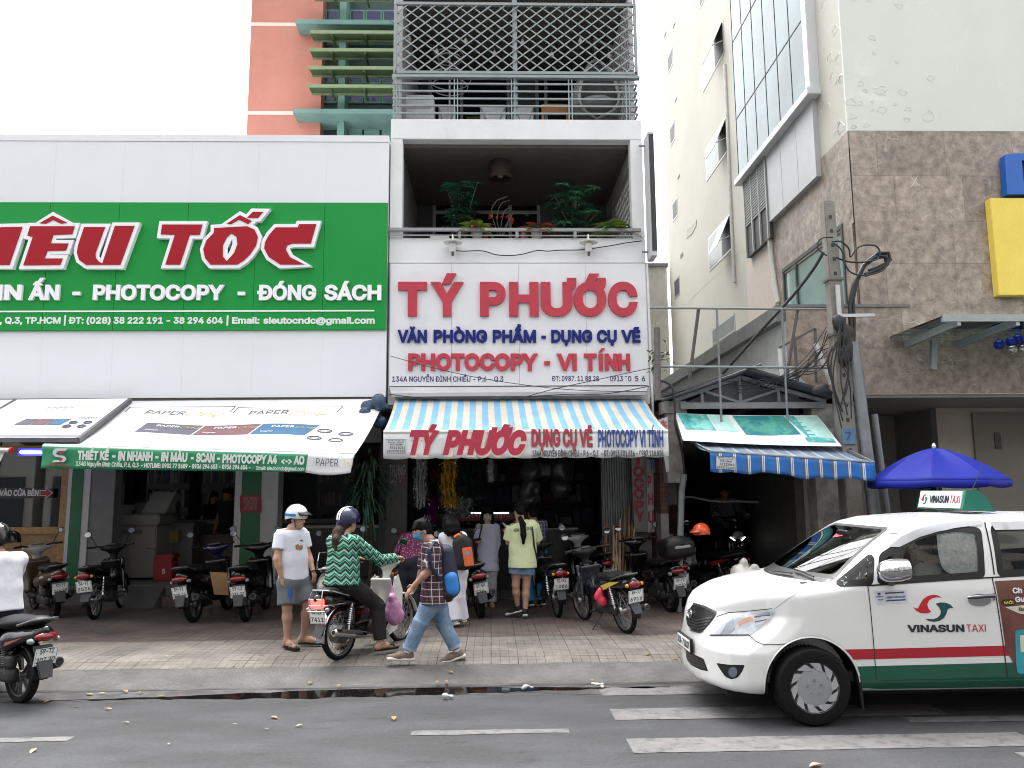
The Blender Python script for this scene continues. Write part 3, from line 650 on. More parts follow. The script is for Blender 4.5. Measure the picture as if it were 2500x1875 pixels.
# ================================================================ coral building behind
b=thing('coral_building','coral pink building with green sun shades behind the white shop','building',(-6,20,ZP),world=True)
YP=20.0;xl=pY('N',50,900,YP).x;xe=pY('N',1085,700,YP).x;zb=3
CORAL=mat('coral_render',(.47,.195,.145),rough=.85,var=.10,vs=.7,bump=.15,bs=20,dirt=(.55,.27,.22),dscale=.8,dlo=.5,dhi=.9)
m=MB();m.box(xl,xe,YP,YP+8,zb,17);m.build('coral_wall',CORAL,b)
m=MB()
for q in(345,1605):z=pY('N',300,q,YP).z;m.box(xl-.004,pY('N',690,q,YP).x+.1,YP-.004,YP+.02,z-.05,z+.05)
m.build('pale_band',mat('pale_band',(.75,.55,.5),var=.06),b)
CONG=mat('aqua_concrete',(.15,.27,.24),rough=.8,var=.2,vs=1.5,dirt=(.16,.26,.25));LOUV=mat('louvre_green',(.06,.10,.045),rough=.6,var=.15);LEDGE=mat('louvre_edge',(.19,.25,.13),rough=.6,var=.1)
XQ=2.2
m=MB();m.box(xe,XQ,YP+.45,YP+.6,zb,17);m.build('back_wall',mat('aqua_dark_wall',(.03,.055,.055),var=.2),b)
p0,p1=pY('N',1322,700,YP-.1).x,pY('N',1420,700,YP-.1).x
m=MB();m.box(p0,p1,YP-.1,YP+.45,zb,17);m.build('column',CONG,b)
for q in(310,1580):
 z=pY('N',1400,q,YP-.5).z;m=MB();m.box(pY('N',705 if q==310 else 670,q,YP-.5).x,XQ,YP-.5,YP+.45,z-.07,z+.07);m.build('ledge',CONG,b,bevel=.01)
for q in(585,):z=pY('N',1500,q,YP+.3).z;m=MB();m.box(xe+.05,XQ,YP+.25,YP+.45,z-.13,z+.13);m.build('spandrel',CONG,b)
lz=[pY('N',1500,q,YP-.75).z for q in(458,710,965,1225)];lz=[lz[0]+1.15]+lz
for z in lz:
 x0=pY('N',905,900,YP-.75).x;m=MB()
 m.mat(0).hexa([(x0,YP-.75,z-.045),(XQ,YP-.75,z-.045),(XQ,YP-.42,z-.02),(x0,YP-.42,z-.02),(x0,YP-.75,z-.03),(XQ,YP-.75,z-.03),(XQ,YP-.42,z+.0),(x0,YP-.42,z+.0)])
 m.mat(1).box(x0-.01,XQ,YP-.79,YP-.752,z-.055,z+.03);m.box(x0,XQ,YP-.42,YP-.38,z-.06,z+.01)
 for k in range(6):xx=x0+.55+k*.85;m.mat(0).bar((xx,YP-.75,z-.07),(xx,YP-.1,z-.03),.05,.05)
 m.build('sun_shade',[LOUV,LEDGE],b,smooth=0)
BLUW=mat('blue_pane',(.015,.02,.085),rough=.15,var=.3,vs=2)
zs=[lz[4]-1.0,lz[4]-.32,lz[3]-.1,lz[2]-.1]
xw0=[pY('N',q,700,YP+.4).x for q in(1120,1320)]+[pY('N',q,700,YP+.4).x for q in(1470,1690,1935,2140,2340)]
def wins(z0,z1):
 for a,c in((xw0[0],xw0[1]),(xw0[2],xw0[3]),(xw0[3],xw0[4]),(xw0[4],xw0[5]),(xw0[5],xw0[6])):
  m=MB();m.box(a+.01,c-.01,YP+.36,YP+.45,z0,z1);o=m.build('window',CONG,b,bevel=.01);m=MB();m.box(a+.05,c-.05,YP+.345,YP+.362,z0+.05,z1-.05);m.build('pane',BLUW,o)
for z in(0,):wins(lz[3]+.18,lz[2]-.12);wins(lz[4]+.12,lz[3]-.05);wins(lz[2]+.05,lz[1]-.3);wins(lz[4]-.55,lz[4]-.08);wins(lz[1]+.95,lz[0]+.2)
m=MB()
for a,c in((xw0[2],xw0[3]),(xw0[3],xw0[4]),(xw0[4],xw0[5])):m.box(a+.03,c-.03,YP+.38,YP+.452,lz[4]-1.15,lz[4]-.6)
m.build('lower_panel',CONG,b)
# ================================================================ tall building at the right
XS=6.35;ZS=8.25
b=thing('tall_building','tall cream building with brown stone cladding and a glass bay at the right','building',(9,YF,ZP),world=True)
CREAM=mat('cream_render',(.45,.44,.385),rough=.85,var=.05,vs=.5,bump=.12,bs=18,dirt=(.38,.385,.34),dscale=.35,dlo=.52,dhi=.8)
MINT=mat('pale_mint_render',(.61,.645,.585),rough=.85,var=.04,vs=.5,bump=.1,bs=20,dirt=(.70,.73,.68),dscale=1.1,dlo=.58,dhi=.72)
m=MB();m.box(XS,22,YF+.05,27.2,ZS-.3,26);m.box(XS,22,17.2,27.2,5.0,ZS-.29);m.build('cream_wall',CREAM,b)
m=MB();m.box(XS-.004,22,YF+.02,YF+.06,ZS,26);m.build('front_wall',MINT,b)
# peeling paint: raised flakes on the front corner and the side wall
m=MB()
def flake(cx,cz,r,front):
 k=9;q=[]
 for i in range(k):
  a=2*PI*i/k;rr=r*random.uniform(.5,1.25);q.append((cx+rr*math.cos(a)*1.25,cz+rr*math.sin(a)))
 for i in range(k):
  (x0,z0_),(x1,z1_)=q[i],q[(i+1)%k]
  f=(lambda x,z,d:(x,YF+.02-d,z))if front else(lambda x,z,d:(XS-d,x,z))
  mid=((x0+x1)/2+(cx-(x0+x1)/2)*.0,(z0_+z1_)/2)
  m.add([f(x0,z0_,.002),f(x1,z1_,.002),f(x1+(cx-x1)*.16,z1_+(cz-z1_)*.16,.006),f(x0+(cx-x0)*.16,z0_+(cz-z0_)*.16,.006)],[(0,1,2,3)])
for i in range(26):
 z=ZS+random.choice([random.uniform(.05,.9),random.uniform(.05,2.6)]);x=XS+.08+abs(random.gauss(0,.75))
 if x<XS+2.3:flake(x,z,random.uniform(.03,.12),True)
for i in range(22):flake(YF+.1+abs(random.gauss(0,.7)),ZS+.05+random.uniform(0,1)**1.2*4,random.uniform(.04,.14),False)
m.build('peeling_paint',mat('flaking_paint',(.64,.675,.615),rough=.9,var=.05),b,recalc=False)
def mat_stone():
 m=mat('brown_marble',(.262,.214,.175),rough=.45,var=.5,vs=6,dirt=(.14,.115,.10),dscale=4.5,dlo=.5,dhi=.72,spec=.45)
 N,L=nodes(m);bb=N['Principled BSDF'];src=bb.inputs['Base Color'].links[0].from_socket;tc=N.new('ShaderNodeTexCoord')
 def mixc(a,fac,col,bt='MIX'):
  x=N.new('ShaderNodeMix');x.data_type='RGBA';x.blend_type=bt
  L.new(a,x.inputs['A']);L.new(fac,x.inputs['Factor']);x.inputs['B'].default_value=(*col,1);return x.outputs['Result']
# pale crazed patches and thin veins, warped
 wn=N.new('ShaderNodeTexNoise');wn.inputs['Scale'].default_value=1.6;wn.inputs['Detail'].default_value=7;L.new(tc.outputs['Object'],wn.inputs['Vector'])
 va=N.new('ShaderNodeMix');va.data_type='VECTOR';va.inputs['Factor'].default_value=.35;L.new(tc.outputs['Object'],va.inputs['A']);L.new(wn.outputs['Color'],va.inputs['B'])
 v1=N.new('ShaderNodeTexVoronoi');v1.feature='DISTANCE_TO_EDGE';v1.inputs['Scale'].default_value=16;L.new(va.outputs['Result'],v1.inputs['Vector'])
 r1=N.new('ShaderNodeMapRange');r1.inputs[1].default_value=.03;r1.inputs[2].default_value=.11;r1.inputs[3].default_value=.55;r1.inputs[4].default_value=0;L.new(v1.outputs['Distance'],r1.inputs[0])
 pn=N.new('ShaderNodeTexNoise');pn.inputs['Scale'].default_value=2.2;pn.inputs['Detail'].default_value=6;pn.inputs['Roughness'].default_value=.7;L.new(tc.outputs['Object'],pn.inputs['Vector'])
 r2=N.new('ShaderNodeMapRange');r2.inputs[1].default_value=.48;r2.inputs[2].default_value=.62;L.new(pn.outputs[0],r2.inputs[0])
 mm=N.new('ShaderNodeMath');mm.operation='MULTIPLY';L.new(r1.outputs[0],mm.inputs[0]);L.new(r2.outputs[0],mm.inputs[1])
 out=mixc(src,mm.outputs[0],(.36,.31,.265))
 v2=N.new('ShaderNodeTexVoronoi');v2.feature='DISTANCE_TO_EDGE';v2.inputs['Scale'].default_value=2.1;L.new(va.outputs['Result'],v2.inputs['Vector'])
 r3=N.new('ShaderNodeMapRange');r3.inputs[1].default_value=.0;r3.inputs[2].default_value=.014;r3.inputs[3].default_value=.75;r3.inputs[4].default_value=0;L.new(v2.outputs['Distance'],r3.inputs[0])
 m3=N.new('ShaderNodeMath');m3.operation='MULTIPLY';L.new(r3.outputs[0],m3.inputs[0]);L.new(r2.outputs[0],m3.inputs[1])
 out=mixc(out,m3.outputs[0],(.55,.50,.45))
 return m,out,N,L,bb
M_STONE,so_,N,L,bb=mat_stone();at_=N.new('ShaderNodeAttribute');at_.attribute_name='shade'
x_=N.new('ShaderNodeMix');x_.data_type='RGBA';x_.blend_type='MULTIPLY';x_.inputs['Factor'].default_value=1;L.new(so_,x_.inputs['A']);L.new(at_.outputs['Color'],x_.inputs['B']);L.new(x_.outputs['Result'],bb.inputs['Base Color'])
def stone_tiles(name,rects,fn,n,t=.03):
 """slabs with open joints; each slab carries a stone tone of its own"""
 m=MB();sh=[]
 for(u0,u1,z0,z1)in rects:
  k=random.choice([.82,.9,.95,1,1.05,1.12,1.2]);g=.0018
  m.slab([fn(u0+g,z0+g),fn(u1-g,z0+g),fn(u1-g,z1-g),fn(u0+g,z1-g)],n,t);sh+=[k]*6
 o=m.build(name,M_STONE,b,smooth=0,recalc=False)
 at=o.data.color_attributes.new('shade','FLOAT_COLOR','CORNER');i=0
 for p in o.data.polygons:
  for l in p.loop_indices:at.data[l].color=(sh[p.index],)*3+(1,)
 bm=bmesh.new();bm.from_mesh(o.data);bmesh.ops.recalc_face_normals(bm,faces=bm.faces);bm.to_mesh(o.data);bm.free()
 return o
rowz=[3.56]+[pY('M',1500,q,YF).z for q in(686,430,196)]+[pY('L',1500,q,YF).z for q in(1302,1032)]+[ZS]
rowz=sorted(rowz);rects=[];wtile=1.22
for i in range(len(rowz)-1):
 z0,z1=rowz[i],rowz[i+1];x=5.05 if z1<5.6 else XS;first=True
 off=random.uniform(.4,1.2)
 while x<15:x2=x+(off if first else wtile);first=False;rects.append((x,x2,z0,z1));x=x2
ZL=[z for z in rowz if z<5.6][-1]
stone_tiles('stone_cladding',rects,lambda u,z:(u,YF,z),(0,.04,0))
rects=[]
zr=[z for z in rowz if z>=ZL]
for i in range(len(zr)-1):
 y=YF+.04
 while y<17.1:
  y2=min(17.1,y+1.02)
# leave the opening of the corner window
  if not(zr[i]<6.9 and y<16.3 and y2>13.6 and zr[i+1]<7.2 and zr[i]>ZL-.01):rects.append((y,y2,zr[i],zr[i+1]))
  y=y2
stone_tiles('stone_side',rects,lambda u,z:(XS-.001,u,z),(.04,0,0))
GLS=mat('blue_green_glass',(.045,.10,.115),rough=.06,var=.6,vs=.7,spec=.22);GLS2=mat('corner_glass',(.20,.30,.28),rough=.06,var=.2,vs=.6,spec=.8)
m=MB();m.box(XS+.02,XS+.06,13.7,16.6,ZL,7.2);o=m.build('corner_window',GLS2,b)
m=MB();m.box(XS-.02,XS+.03,13.66,16.64,ZL+1.52,ZL+1.60)
for y in(13.7,15.9,16.6):m.box(XS-.02,XS+.03,y-.03,y+.03,ZL,ZL+1.53)
m.build('window_bar',mat('dark_bar',(.05,.06,.06)),o)
zz=[z for z in zr if ZL+1.5<z<8]
m=MB();m.box(XS-.004,XS+.04,13.3,17.1,ZL+1.6,7.22);m.box(XS-.002,XS+.04,13.3,13.66,ZL,ZL+1.6);m.box(XS-.002,XS+.04,16.64,17.1,ZL,ZL+1.6);m.build('stone_lintel',M_STONE,b)
lt=b.children[-1]if b.children else None
for o in b.children:
 if o.name.startswith('stone_lintel'):
  at=o.data.color_attributes.new('shade','FLOAT_COLOR','CORNER')
  for l in range(len(o.data.loops)):at.data[l].color=(.95,.95,.95,1)
# lower wing: side wall with grey cap, recess with beige wall and door
CAPG=mat('grey_cap',(.17,.175,.165),rough=.8,var=.2,dirt=(.1,.1,.1))
m=MB();m.box(5.05,XS,YF+.05,27,3.5,ZL-.28);m.build('wing_wall',mat('wing_render',(.50,.505,.48),rough=.9,var=.12,dirt=(.33,.33,.31),dscale=.6),b)
m=MB();m.box(5.05,5.2,YF+.05,27,ZP,3.49);m.build('alley_side',mat('alley_dark_wall',(.06,.058,.055),var=.25),b)  # lower wing wall: the alley's darkness is put into its colour
m=MB();m.box(4.9,XS+.05,YF+.06,27,ZL-.28,ZL);m.build('wing_cap',CAPG,b)
m=MB();m.box(5.8,15.5,YF-.16,YF+.04,ZL-.03,ZL+.03)if 0 else m.box(5.0,7.2,YF-.03,YF+.0,ZL-.05,ZL-.004);m.build('ledge',CAPG,b)
m=MB();m.box(5.21,22,YF+.05,17,3.50,3.556);m.build('soffit',mat('grey_soffit2',(.22,.22,.21),var=.1),b)
BEI=mat('beige_wall',(.40,.365,.32),rough=.8,var=.08,dirt=(.3,.28,.25))
m=MB();p=pY('M',1718,1200,15.0);m.box(p.x,22,15.0,15.2,ZP,3.5);m.build('beige_wall',BEI,b)
m=MB();m.box(5.2,p.x+.3,16.6,16.8,ZP,3.5);m.box(p.x,p.x+.12,15.2,16.6,ZP,3.5);m.box(5.2,22,13.3,16.6,.1,ZP+.03);m.build('recess_wall',mat('grey_wall2',(.23,.225,.21),var=.08),b)
d0,d1=pY('M',1910,1055,14.97),pY('M',2320,1055,14.97)
m=MB();m.box(d0.x,d1.x,14.95,14.995,ZP,d0.z);o=m.build('door',mat('grey_brown_door',(.19,.175,.155),rough=.5,var=.06),b,bevel=.006)
q0,q1=pY('M',2040,1168,14.94),pY('M',2085,1262,14.94);m=MB();m.box(q0.x,q1.x,14.935,14.952,q1.z,q0.z);m.build('door_window',WGL,o)
# windows of the side wall: fixed lights, an open sash at the near end of each
FROST=mat('frosted_pane',(.19,.21,.205),rough=.3,spec=.2,var=.12,vs=1.5);REV=mat('window_reveal',(.05,.05,.05),var=0);ALU=mat('aluminium',(.45,.46,.46),rough=.4,metal=.4,var=.08)
def side_window(y0,y1,z0,z1,sash=True):
 m=MB();m.box(XS-.012,XS+.05,y0,y1,z0,z1);o=m.build('window',ALU,b)
 m=MB();m.box(XS-.016,XS+.0,y0+.05,y1-.05,z0+.05,z1-.05);m.build('pane',FROST if y1-y0>1 else REV,o)
 if sash:
  ys=y0+.06;w_=(y1-y0)*.36
  m=MB();m.box(XS-.019,XS+.0,ys,ys+w_,z0+.05,z1-.05);m.build('dark_opening',REV,o)
  m=MB();q=[(XS-.02,ys,z1-.06),(XS-.02,ys+w_,z1-.06),(XS-.36,ys+w_,z0+.12),(XS-.36,ys,z0+.12)];m.slab(q,(-.025,0,-.012),1);m.build('open_sash',mat('sash_white',(.48,.5,.5),rough=.3,var=.04),o)
  m=MB();m.bar((XS,ys+.03,z0+.4),(XS-.3,ys+.03,z0+.25),.02,.02);m.build('stay',ALU,o)
def sw(v,pts,sash=True):
 """window from its far-bottom, near-top corners on the side wall"""
 ps=[pX(v,x,y,XS)for x,y in pts];ys=[p.y for p in ps];zs_=[p.z for p in ps];side_window(min(ys),max(ys),min(zs_),max(zs_),sash)
sw('L',[(328,545),(445,112)]);sw('L',[(350,1065),(468,678)]);sw('L',[(367,1595),(490,1248)])
sw('M',[(425,668),(550,480)],False);sw('L',[(310,55),(336,-60)],False)
for q in([(125,435),(148,275)],[(138,862),(160,705)],[(152,1305),(176,1155)]):sw('L',q,False)
sw('M',[(207,400),(232,265)],False)
for q in([(152,170),(165,128)],[(102,220),(112,182)],[(163,605),(175,572)],[(180,1055),(192,1022)],[(197,1518),(211,1478)]):
 ps=[pX('L',x,y,XS)for x,y in q];m=MB();m.box(XS-.01,XS+.02,ps[1].y,ps[0].y,ps[0].z,ps[1].z);m.build('vent',REV,b)
m=MB();p=[pX('L',x,y,XS-.03)for x,y in((455,380),(470,700),(490,1200),(512,1659))];m.tube(p,.045);p=[pX('L',x,y,XS-.03)for x,y in((742,1210),(720,1300),(722,1450),(745,1620))]+[pX('M',x,y,XS-.03)for x,y in((780,300),(800,420))];m.tube(p,.06);m.build('downpipe',mat('cream_pipe',(.6,.6,.55)),b)
m=MB();c=[pX('L',x,y,XS)for x,y in((230,1400),(235,1345),(265,1325),(292,1292),(288,1330),(262,1375))];m.slab(c,(-.012,0,0),1);m.build('broken_render',mat('bare_patch',(.30,.29,.24),var=.4,vs=20),b)
# glass bay, its soffit, grey panels and the louvred opening beneath
ya,yb=18.75,14.45;zb_=9.62;zt_=26
m=MB();m.box(XS-.16,XS+.02,yb,ya,zb_,zt_);o=m.build('glass_bay',GLS,b)
m=MB()
ycols=[ya-(ya-yb)*k/6 for k in range(7)]
for y in ycols:m.box(XS-.168,XS-.16,y-.012,y+.012,zb_,zt_)
z=zb_+1.55
while z<zt_:m.box(XS-.168,XS-.16,yb,ya,z-.015,z+.015);z+=2.05
m.build('bay_joint',mat('dark_joint',(.03,.05,.05),var=0),o)
m=MB();m.box(XS-.19,XS+.02,yb-.22,yb,zb_-.1,zt_);m.box(XS-.26,XS+.02,yb-.26,ya+.1,zb_-.16,zb_-.004);m.build('bay_frame',mat('white_bay_frame',(.58,.59,.60),rough=.4,var=.04),o,bevel=.01)
m=MB();y0,y1=14.4,17.0
for k in range(3):m.box(XS-.10,XS,y0+k*.87+.006,y0+k*.87+.86,ZS-.35,zb_-.16)
m.build('grey_panel',mat('grey_panel',(.42,.43,.44),rough=.45,var=.05),b)
m=MB();m.box(XS-.09,XS+.0,17.04,18.6,7.55,zb_-.17);o=m.build('louvred_opening',REV,b)
m=MB()
for k in range(17):m.box(XS-.12,XS-.088,17.06,18.58,zb_-.25-k*.066,zb_-.22-k*.066)
for y in(17.06,17.56,18.07,18.58):m.box(XS-.13,XS-.086,y-.03,y+.03,7.55,zb_-.17)
m.build('louvre',mat('grey_louvre',(.30,.31,.31),rough=.5,var=.06),o)
m=MB();m.box(XS-.006,XS+.01,17.15,19.0,ZL,7.55);m.build('pink_render',mat('pinkish_render',(.52,.45,.40),var=.06),b)
# big sign on the stone front, partly in view: blue letter over a yellow panel
t=thing('stone_front_sign','yellow sign panel with a blue raised letter on the brown stone wall','sign',(9.2,YF-.2,6),world=True)
a,c=pY('L',2017,1162,YF-.16),pY('M',2064,378,YF-.16)
m=MB();m.box((a.x+c.x)/2,12.5,YF-.16,YF-.004,c.z,a.z);m.build('yellow_panel',mat('yellow_panel',hx('e9cf5c'),rough=.6,var=.05,vs=3,bump=.3,bs=70),t,bevel=.008)
gl=[[(2068,930),(2110,920),(2330,920),(2330,1158),(2085,1158)],[(2168,960),(2210,962),(2215,1090),(2180,1088)]]
m=MB();m.prism(gl,lambda u,v,d:pY('L',u,v,YF-.03)-Vector((0,d,0)),.14);m.build('blue_letter',mat('bright_blue',(.005,.10,.42),rough=.4,var=.04),t)
# glass canopy on the stone front
t=thing('glass_canopy','glass and steel entrance canopy on the brown stone wall','canopy',(9,YF-.6,4.7),world=True)
a=pY('M',1742,508,YF-1.6);z=a.z
m=MB();m.box(a.x,13,YF-1.6,YF-.01,z,z+.03);m.build('glass_roof',glass('canopy_glass',(.72,.85,.82),.85),t)
m=MB();m.box(a.x,13,YF-1.62,YF-1.56,z-.06,z+.05)
for k in range(4):m.bar((a.x+.25+.9*k,YF-1.6,z-.06),(a.x+.25+.9*k,YF-.02,z-.12),.06,.12)
m.bar((a.x+.7,YF-.02,z-.55),(a.x+.7+.05,YF-.02,z-.05),.1,.06);m.build('steel_frame',mat('canopy_steel',(.33,.36,.36),rough=.4,metal=.5),t)
# shiny balls hung under the canopy
for i,(x,y,bl)in enumerate(((2068,662,1),(2137,646,1),(2178,630,1),(2143,690,0),(2204,685,0))):
 p=pY('M',x,y,YF-.35);m=MB();m.ell(p,.085);m.tube([p+Vector((0,0,.08)),(p.x,p.y,z-.05)],.004,5)
 lab=['blue shiny ball hung lowest left under the glass canopy','blue shiny ball hung between two others under the canopy','blue shiny ball hung highest at the right under the canopy','small silver ball hung below the middle blue ball','small silver ball hung nearest the yellow sign end'][i]
 tag(m.build('hanging_ball',mat('ball_blue',(.01,.03,.35),rough=.12,var=0)if bl else mat('ball_silver',(.6,.6,.55),rough=.1,metal=.8,var=0)),lab,'decoration','balls hung under the canopy')
# low beige house far down the alley
b2=thing('far_house','stained beige wall of a house far behind the alley','building',(5,27,ZP),world=True)
a,c=pY('J',1995,1095,27.5),pY('J',2170,1080,27.5)
m=MB();m.box(3.0,6.3,27.4,30,ZP,(a.z+c.z)/2);m.build('wall',mat('stained_beige',(.50,.49,.44),var=.1,dirt=(.25,.24,.21),dscale=.7,dlo=.45,dhi=.75),b2)
m=MB();m.box(2.9,6.34,27.3,30.1,(a.z+c.z)/2,(a.z+c.z)/2+.12);m.build('coping',CAPG,b2)
# ================================================================ gabled shed over the alley
YSH=12.8
t=thing('gabled_shed','grey metal gabled shed roof with open truss front over the dark alley','shed',(4.1,YSH,ZP),world=True)
rg,le,re=pY('M',585,850,YSH),pY('M',130,985,YSH),pY('M',1105,990,YSH);zb2=pY('M',700,1012,YSH).z
GM=mat('grey_truss',(.22,.235,.24),rough=.5,var=.15,dirt=(.15,.14,.13));SHEET=mat('dark_roof_sheet',(.075,.08,.085),rough=.6,var=.25)
m=MB()
for a,c in((le,rg),(re,rg)):
 m.slab([(a.x,YSH-.25,a.z+.05),(c.x,YSH-.25,c.z+.06),(c.x,24,c.z+.06),(a.x,24,a.z+.05)],(0,0,.035),1)
m.build('roof',SHEET,t)
m=MB();m.prism([(le.x+.25,zb2),(re.x-.1,zb2),(rg.x,rg.z-.02)],lambda u,v,d:(u,YSH+.12+d,v),.02);m.build('gable_sheet',mat('gable_sheet',(.12,.13,.14),rough=.5,var=.1),t)
m=MB();m.bar((le.x+.2,YSH,le.z+.0),(rg.x,YSH,rg.z),.06,.06);m.bar((re.x-.1,YSH,re.z),(rg.x,YSH,rg.z),.06,.06);m.bar((le.x+.3,YSH,zb2),(re.x-.1,YSH,zb2),.08,.10)
for q in(362,582,802):
 p=pY('M',q,980,YSH);zt2=zb2+.02+(rg.z-zb2-.02)*(1-abs(p.x-rg.x)/(rg.x-le.x));m.bar((p.x,YSH,zb2),(p.x,YSH,zt2),.045,.045)
for a,c in(((582,995),(362,925)),((582,995),(802,920))):m.bar(pY('M',*a,YSH),pY('M',*c,YSH),.04,.04)
m.build('truss',GM,t)
m=MB();m.tube([(le.x-.05,YSH-.24,le.z-.02),((le.x+rg.x)/2,YSH-.26,(le.z+rg.z)/2+.02),(rg.x+.25,YSH-.26,rg.z+.16)],.03);m.tube([(rg.x,YSH-.3,rg.z+.1),(re.x,YSH-.3,re.z+.06)],.04);m.build('roof_edge',mat('black_roof_edge',(.03,.03,.032),var=.2),t)
build_each('masonry_pier',((2.86,3.12,YSH+.1,YSH+.4,2.1,3.22),(2.82,3.2,YSH+.05,YSH+.42,3.22,3.42),(5.25,5.6,YSH+.05,YSH+.4,ZP,3.36)),mat('old_pier',(.33,.32,.29),rough=.9,var=.3,vs=6,dirt=(.13,.13,.12),dscale=4),t)
# brick wall down the alley's left side, dark wall at its end
def mat_brick():
 m=mat('red_brick_wall',(.12,.055,.04),rough=.85,var=.3,vs=8);N,L=nodes(m);bb=N['Principled BSDF'];tc=N.new('ShaderNodeTexCoord');mp=N.new('ShaderNodeMapping');mp.inputs['Rotation'].default_value=(0,PI/2,PI/2)
 L.new(tc.outputs['Object'],mp.inputs[0]);br=N.new('ShaderNodeTexBrick');br.inputs['Scale'].default_value=1;br.inputs['Brick Width'].default_value=.22;br.inputs['Row Height'].default_value=.075;br.inputs['Mortar Size'].default_value=.009
 br.inputs['Color1'].default_value=(.16,.065,.045,1);br.inputs['Color2'].default_value=(.10,.05,.04,1);br.inputs['Mortar'].default_value=(.05,.045,.04,1)
 sp=N.new('ShaderNodeSeparateXYZ');cb=N.new('ShaderNodeCombineXYZ');ad=N.new('ShaderNodeMath');ad.operation='ADD'
 L.new(tc.outputs['Object'],sp.inputs[0]);L.new(sp.outputs[0],ad.inputs[0]);L.new(sp.outputs[1],ad.inputs[1]);L.new(ad.outputs[0],cb.inputs[0]);L.new(sp.outputs[2],cb.inputs[1]);L.new(cb.outputs[0],br.inputs['Vector']);L.new(br.outputs['Color'],bb.inputs['Base Color']);return m
w_=thing('brick_wall','dark red brick wall along the left side of the alley','wall',(2.9,16,ZP),world=True)
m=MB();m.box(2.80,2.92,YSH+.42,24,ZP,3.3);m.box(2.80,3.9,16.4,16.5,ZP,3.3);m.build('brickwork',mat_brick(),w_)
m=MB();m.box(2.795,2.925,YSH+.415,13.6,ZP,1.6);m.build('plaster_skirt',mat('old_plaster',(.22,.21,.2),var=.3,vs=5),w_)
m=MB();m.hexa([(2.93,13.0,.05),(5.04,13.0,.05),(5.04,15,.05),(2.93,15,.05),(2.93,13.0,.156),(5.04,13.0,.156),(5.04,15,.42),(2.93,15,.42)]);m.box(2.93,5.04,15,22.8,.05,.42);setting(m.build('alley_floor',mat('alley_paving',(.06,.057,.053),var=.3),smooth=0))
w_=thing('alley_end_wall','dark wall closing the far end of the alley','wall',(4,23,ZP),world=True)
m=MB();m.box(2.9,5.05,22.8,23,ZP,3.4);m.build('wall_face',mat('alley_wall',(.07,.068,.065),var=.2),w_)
# steel hanging frame in front of the shed gable
t=thing('pipe_frame','rusty steel pipe frame standing over the gabled shed','frame',(4,12.4,3.3),world=True)
Y_=12.45;PIPE=mat('grey_pipe',(.19,.205,.21),rough=.5,metal=.3,var=.15);RUST=mat('brown_pipe',(.12,.105,.10),rough=.7,var=.3)
m=MB();m.tube([pY('M',62,451,Y_),pY('M',1090,459,Y_)],.019);m.tube([pY('M',110,788,Y_),pY('M',1100,795,Y_)],.02)
m.tube([pY('M',447,460,Y_),pY('M',474,1105,Y_)],.019);m.tube([pY('M',820,462,Y_),pY('M',855,1110,Y_)],.019);m.build('grey_pipes',PIPE,t)
m=MB();m.tube([pY('M',342,460,Y_+.05),pY('M',290,860,Y_+.3)],.028);m.tube([pY('M',912,460,Y_+.05),pY('M',845,870,Y_+.3)],.026);m.tube([pY('M',104,565,Y_),pY('M',108,980,Y_)],.05)
m.build('rusty_post',RUST,t)
t=thing('broken_sign_frame','broken white sign frame leaning beside the utility pole','frame',(5,12.7,3.4),world=True)
Y_=12.75;m=MB();pf=[pY('M',x,y,Y_)for x,y in((812,880),(808,680),(1012,570),(1018,880))]
for i in range(3):m.bar(pf[i],pf[i+1],.035,.035)
m.bar(pY('M',895,640,Y_),pY('M',912,900,Y_),.04,.04);m.build('frame_bar',RUST,t)
m=MB();m.bar(pY('M',1015,655,Y_-.06),pY('M',1105,890,Y_-.06),.07,.05);m.bar(pY('M',806,685,Y_-.05),pY('M',820,860,Y_-.05),.05,.03);m.slab([pY('M',830,730,Y_+.05),pY('M',865,790,Y_+.05),pY('M',980,905,Y_+.05),pY('M',850,860,Y_+.05)],(0,.02,0),1);m.build('white_strip',mat('torn_white',(.6,.6,.58),var=.15),t)
# printed banner slung under the gable
t=thing('printed_banner','white banner printed with teal water pictures, slung under the shed gable','banner',(4.2,12.4,2.9),world=True)
qa,qb,qc,qd=pY('E',300,375,12.72),pY('E',1500,392,12.72),pY('E',1712,655,12.15),pY('E',372,606,12.15)
def bil(u,v,d=0):
 a=qa+(qb-qa)*u;c=qd+(qc-qd)*u;p=a+(c-a)*v;p.z+=.03*math.sin(PI*v)*math.sin(u*9)*.6-.02*math.sin(PI*u);nrm=Vector((0,-.75,.65));return p+nrm*d
m=MB();m.grid(lambda u,v:bil(u,v),30,8);m.build('sheet',mat('banner_white',(.74,.76,.76),rough=.5,var=.03),t,recalc=False)
TEAL=mat('print_teal',(.06,.36,.34),rough=.5,var=.5,vs=5,dirt=(.25,.62,.58),dscale=3,dlo=.45,dhi=.6);TEAL2=mat('print_green',(.10,.42,.30),rough=.5,var=.4,vs=4,dirt=(.02,.20,.24),dscale=2.2,dlo=.42,dhi=.55);TEAL3=mat('print_pale',(.45,.72,.66),rough=.5,var=.2,vs=4)
for(u0,u1,v0,v1,sk,mm)in((.02,.22,.02,.62,.02,TEAL),(.225,.36,.02,.60,.03,TEAL3),(.40,.76,.02,.66,.03,TEAL2),(.765,.83,.03,.80,.06,TEAL),(.835,.99,.06,.74,.0,TEAL3),(.80,.98,.76,.9,.0,TEAL)):
 m=MB();m.grid(lambda u,v:bil(u0+(u1-u0)*u+sk*v,v0+(v1-v0)*v,.004),10,6);m.build('print',mm,t,recalc=False)
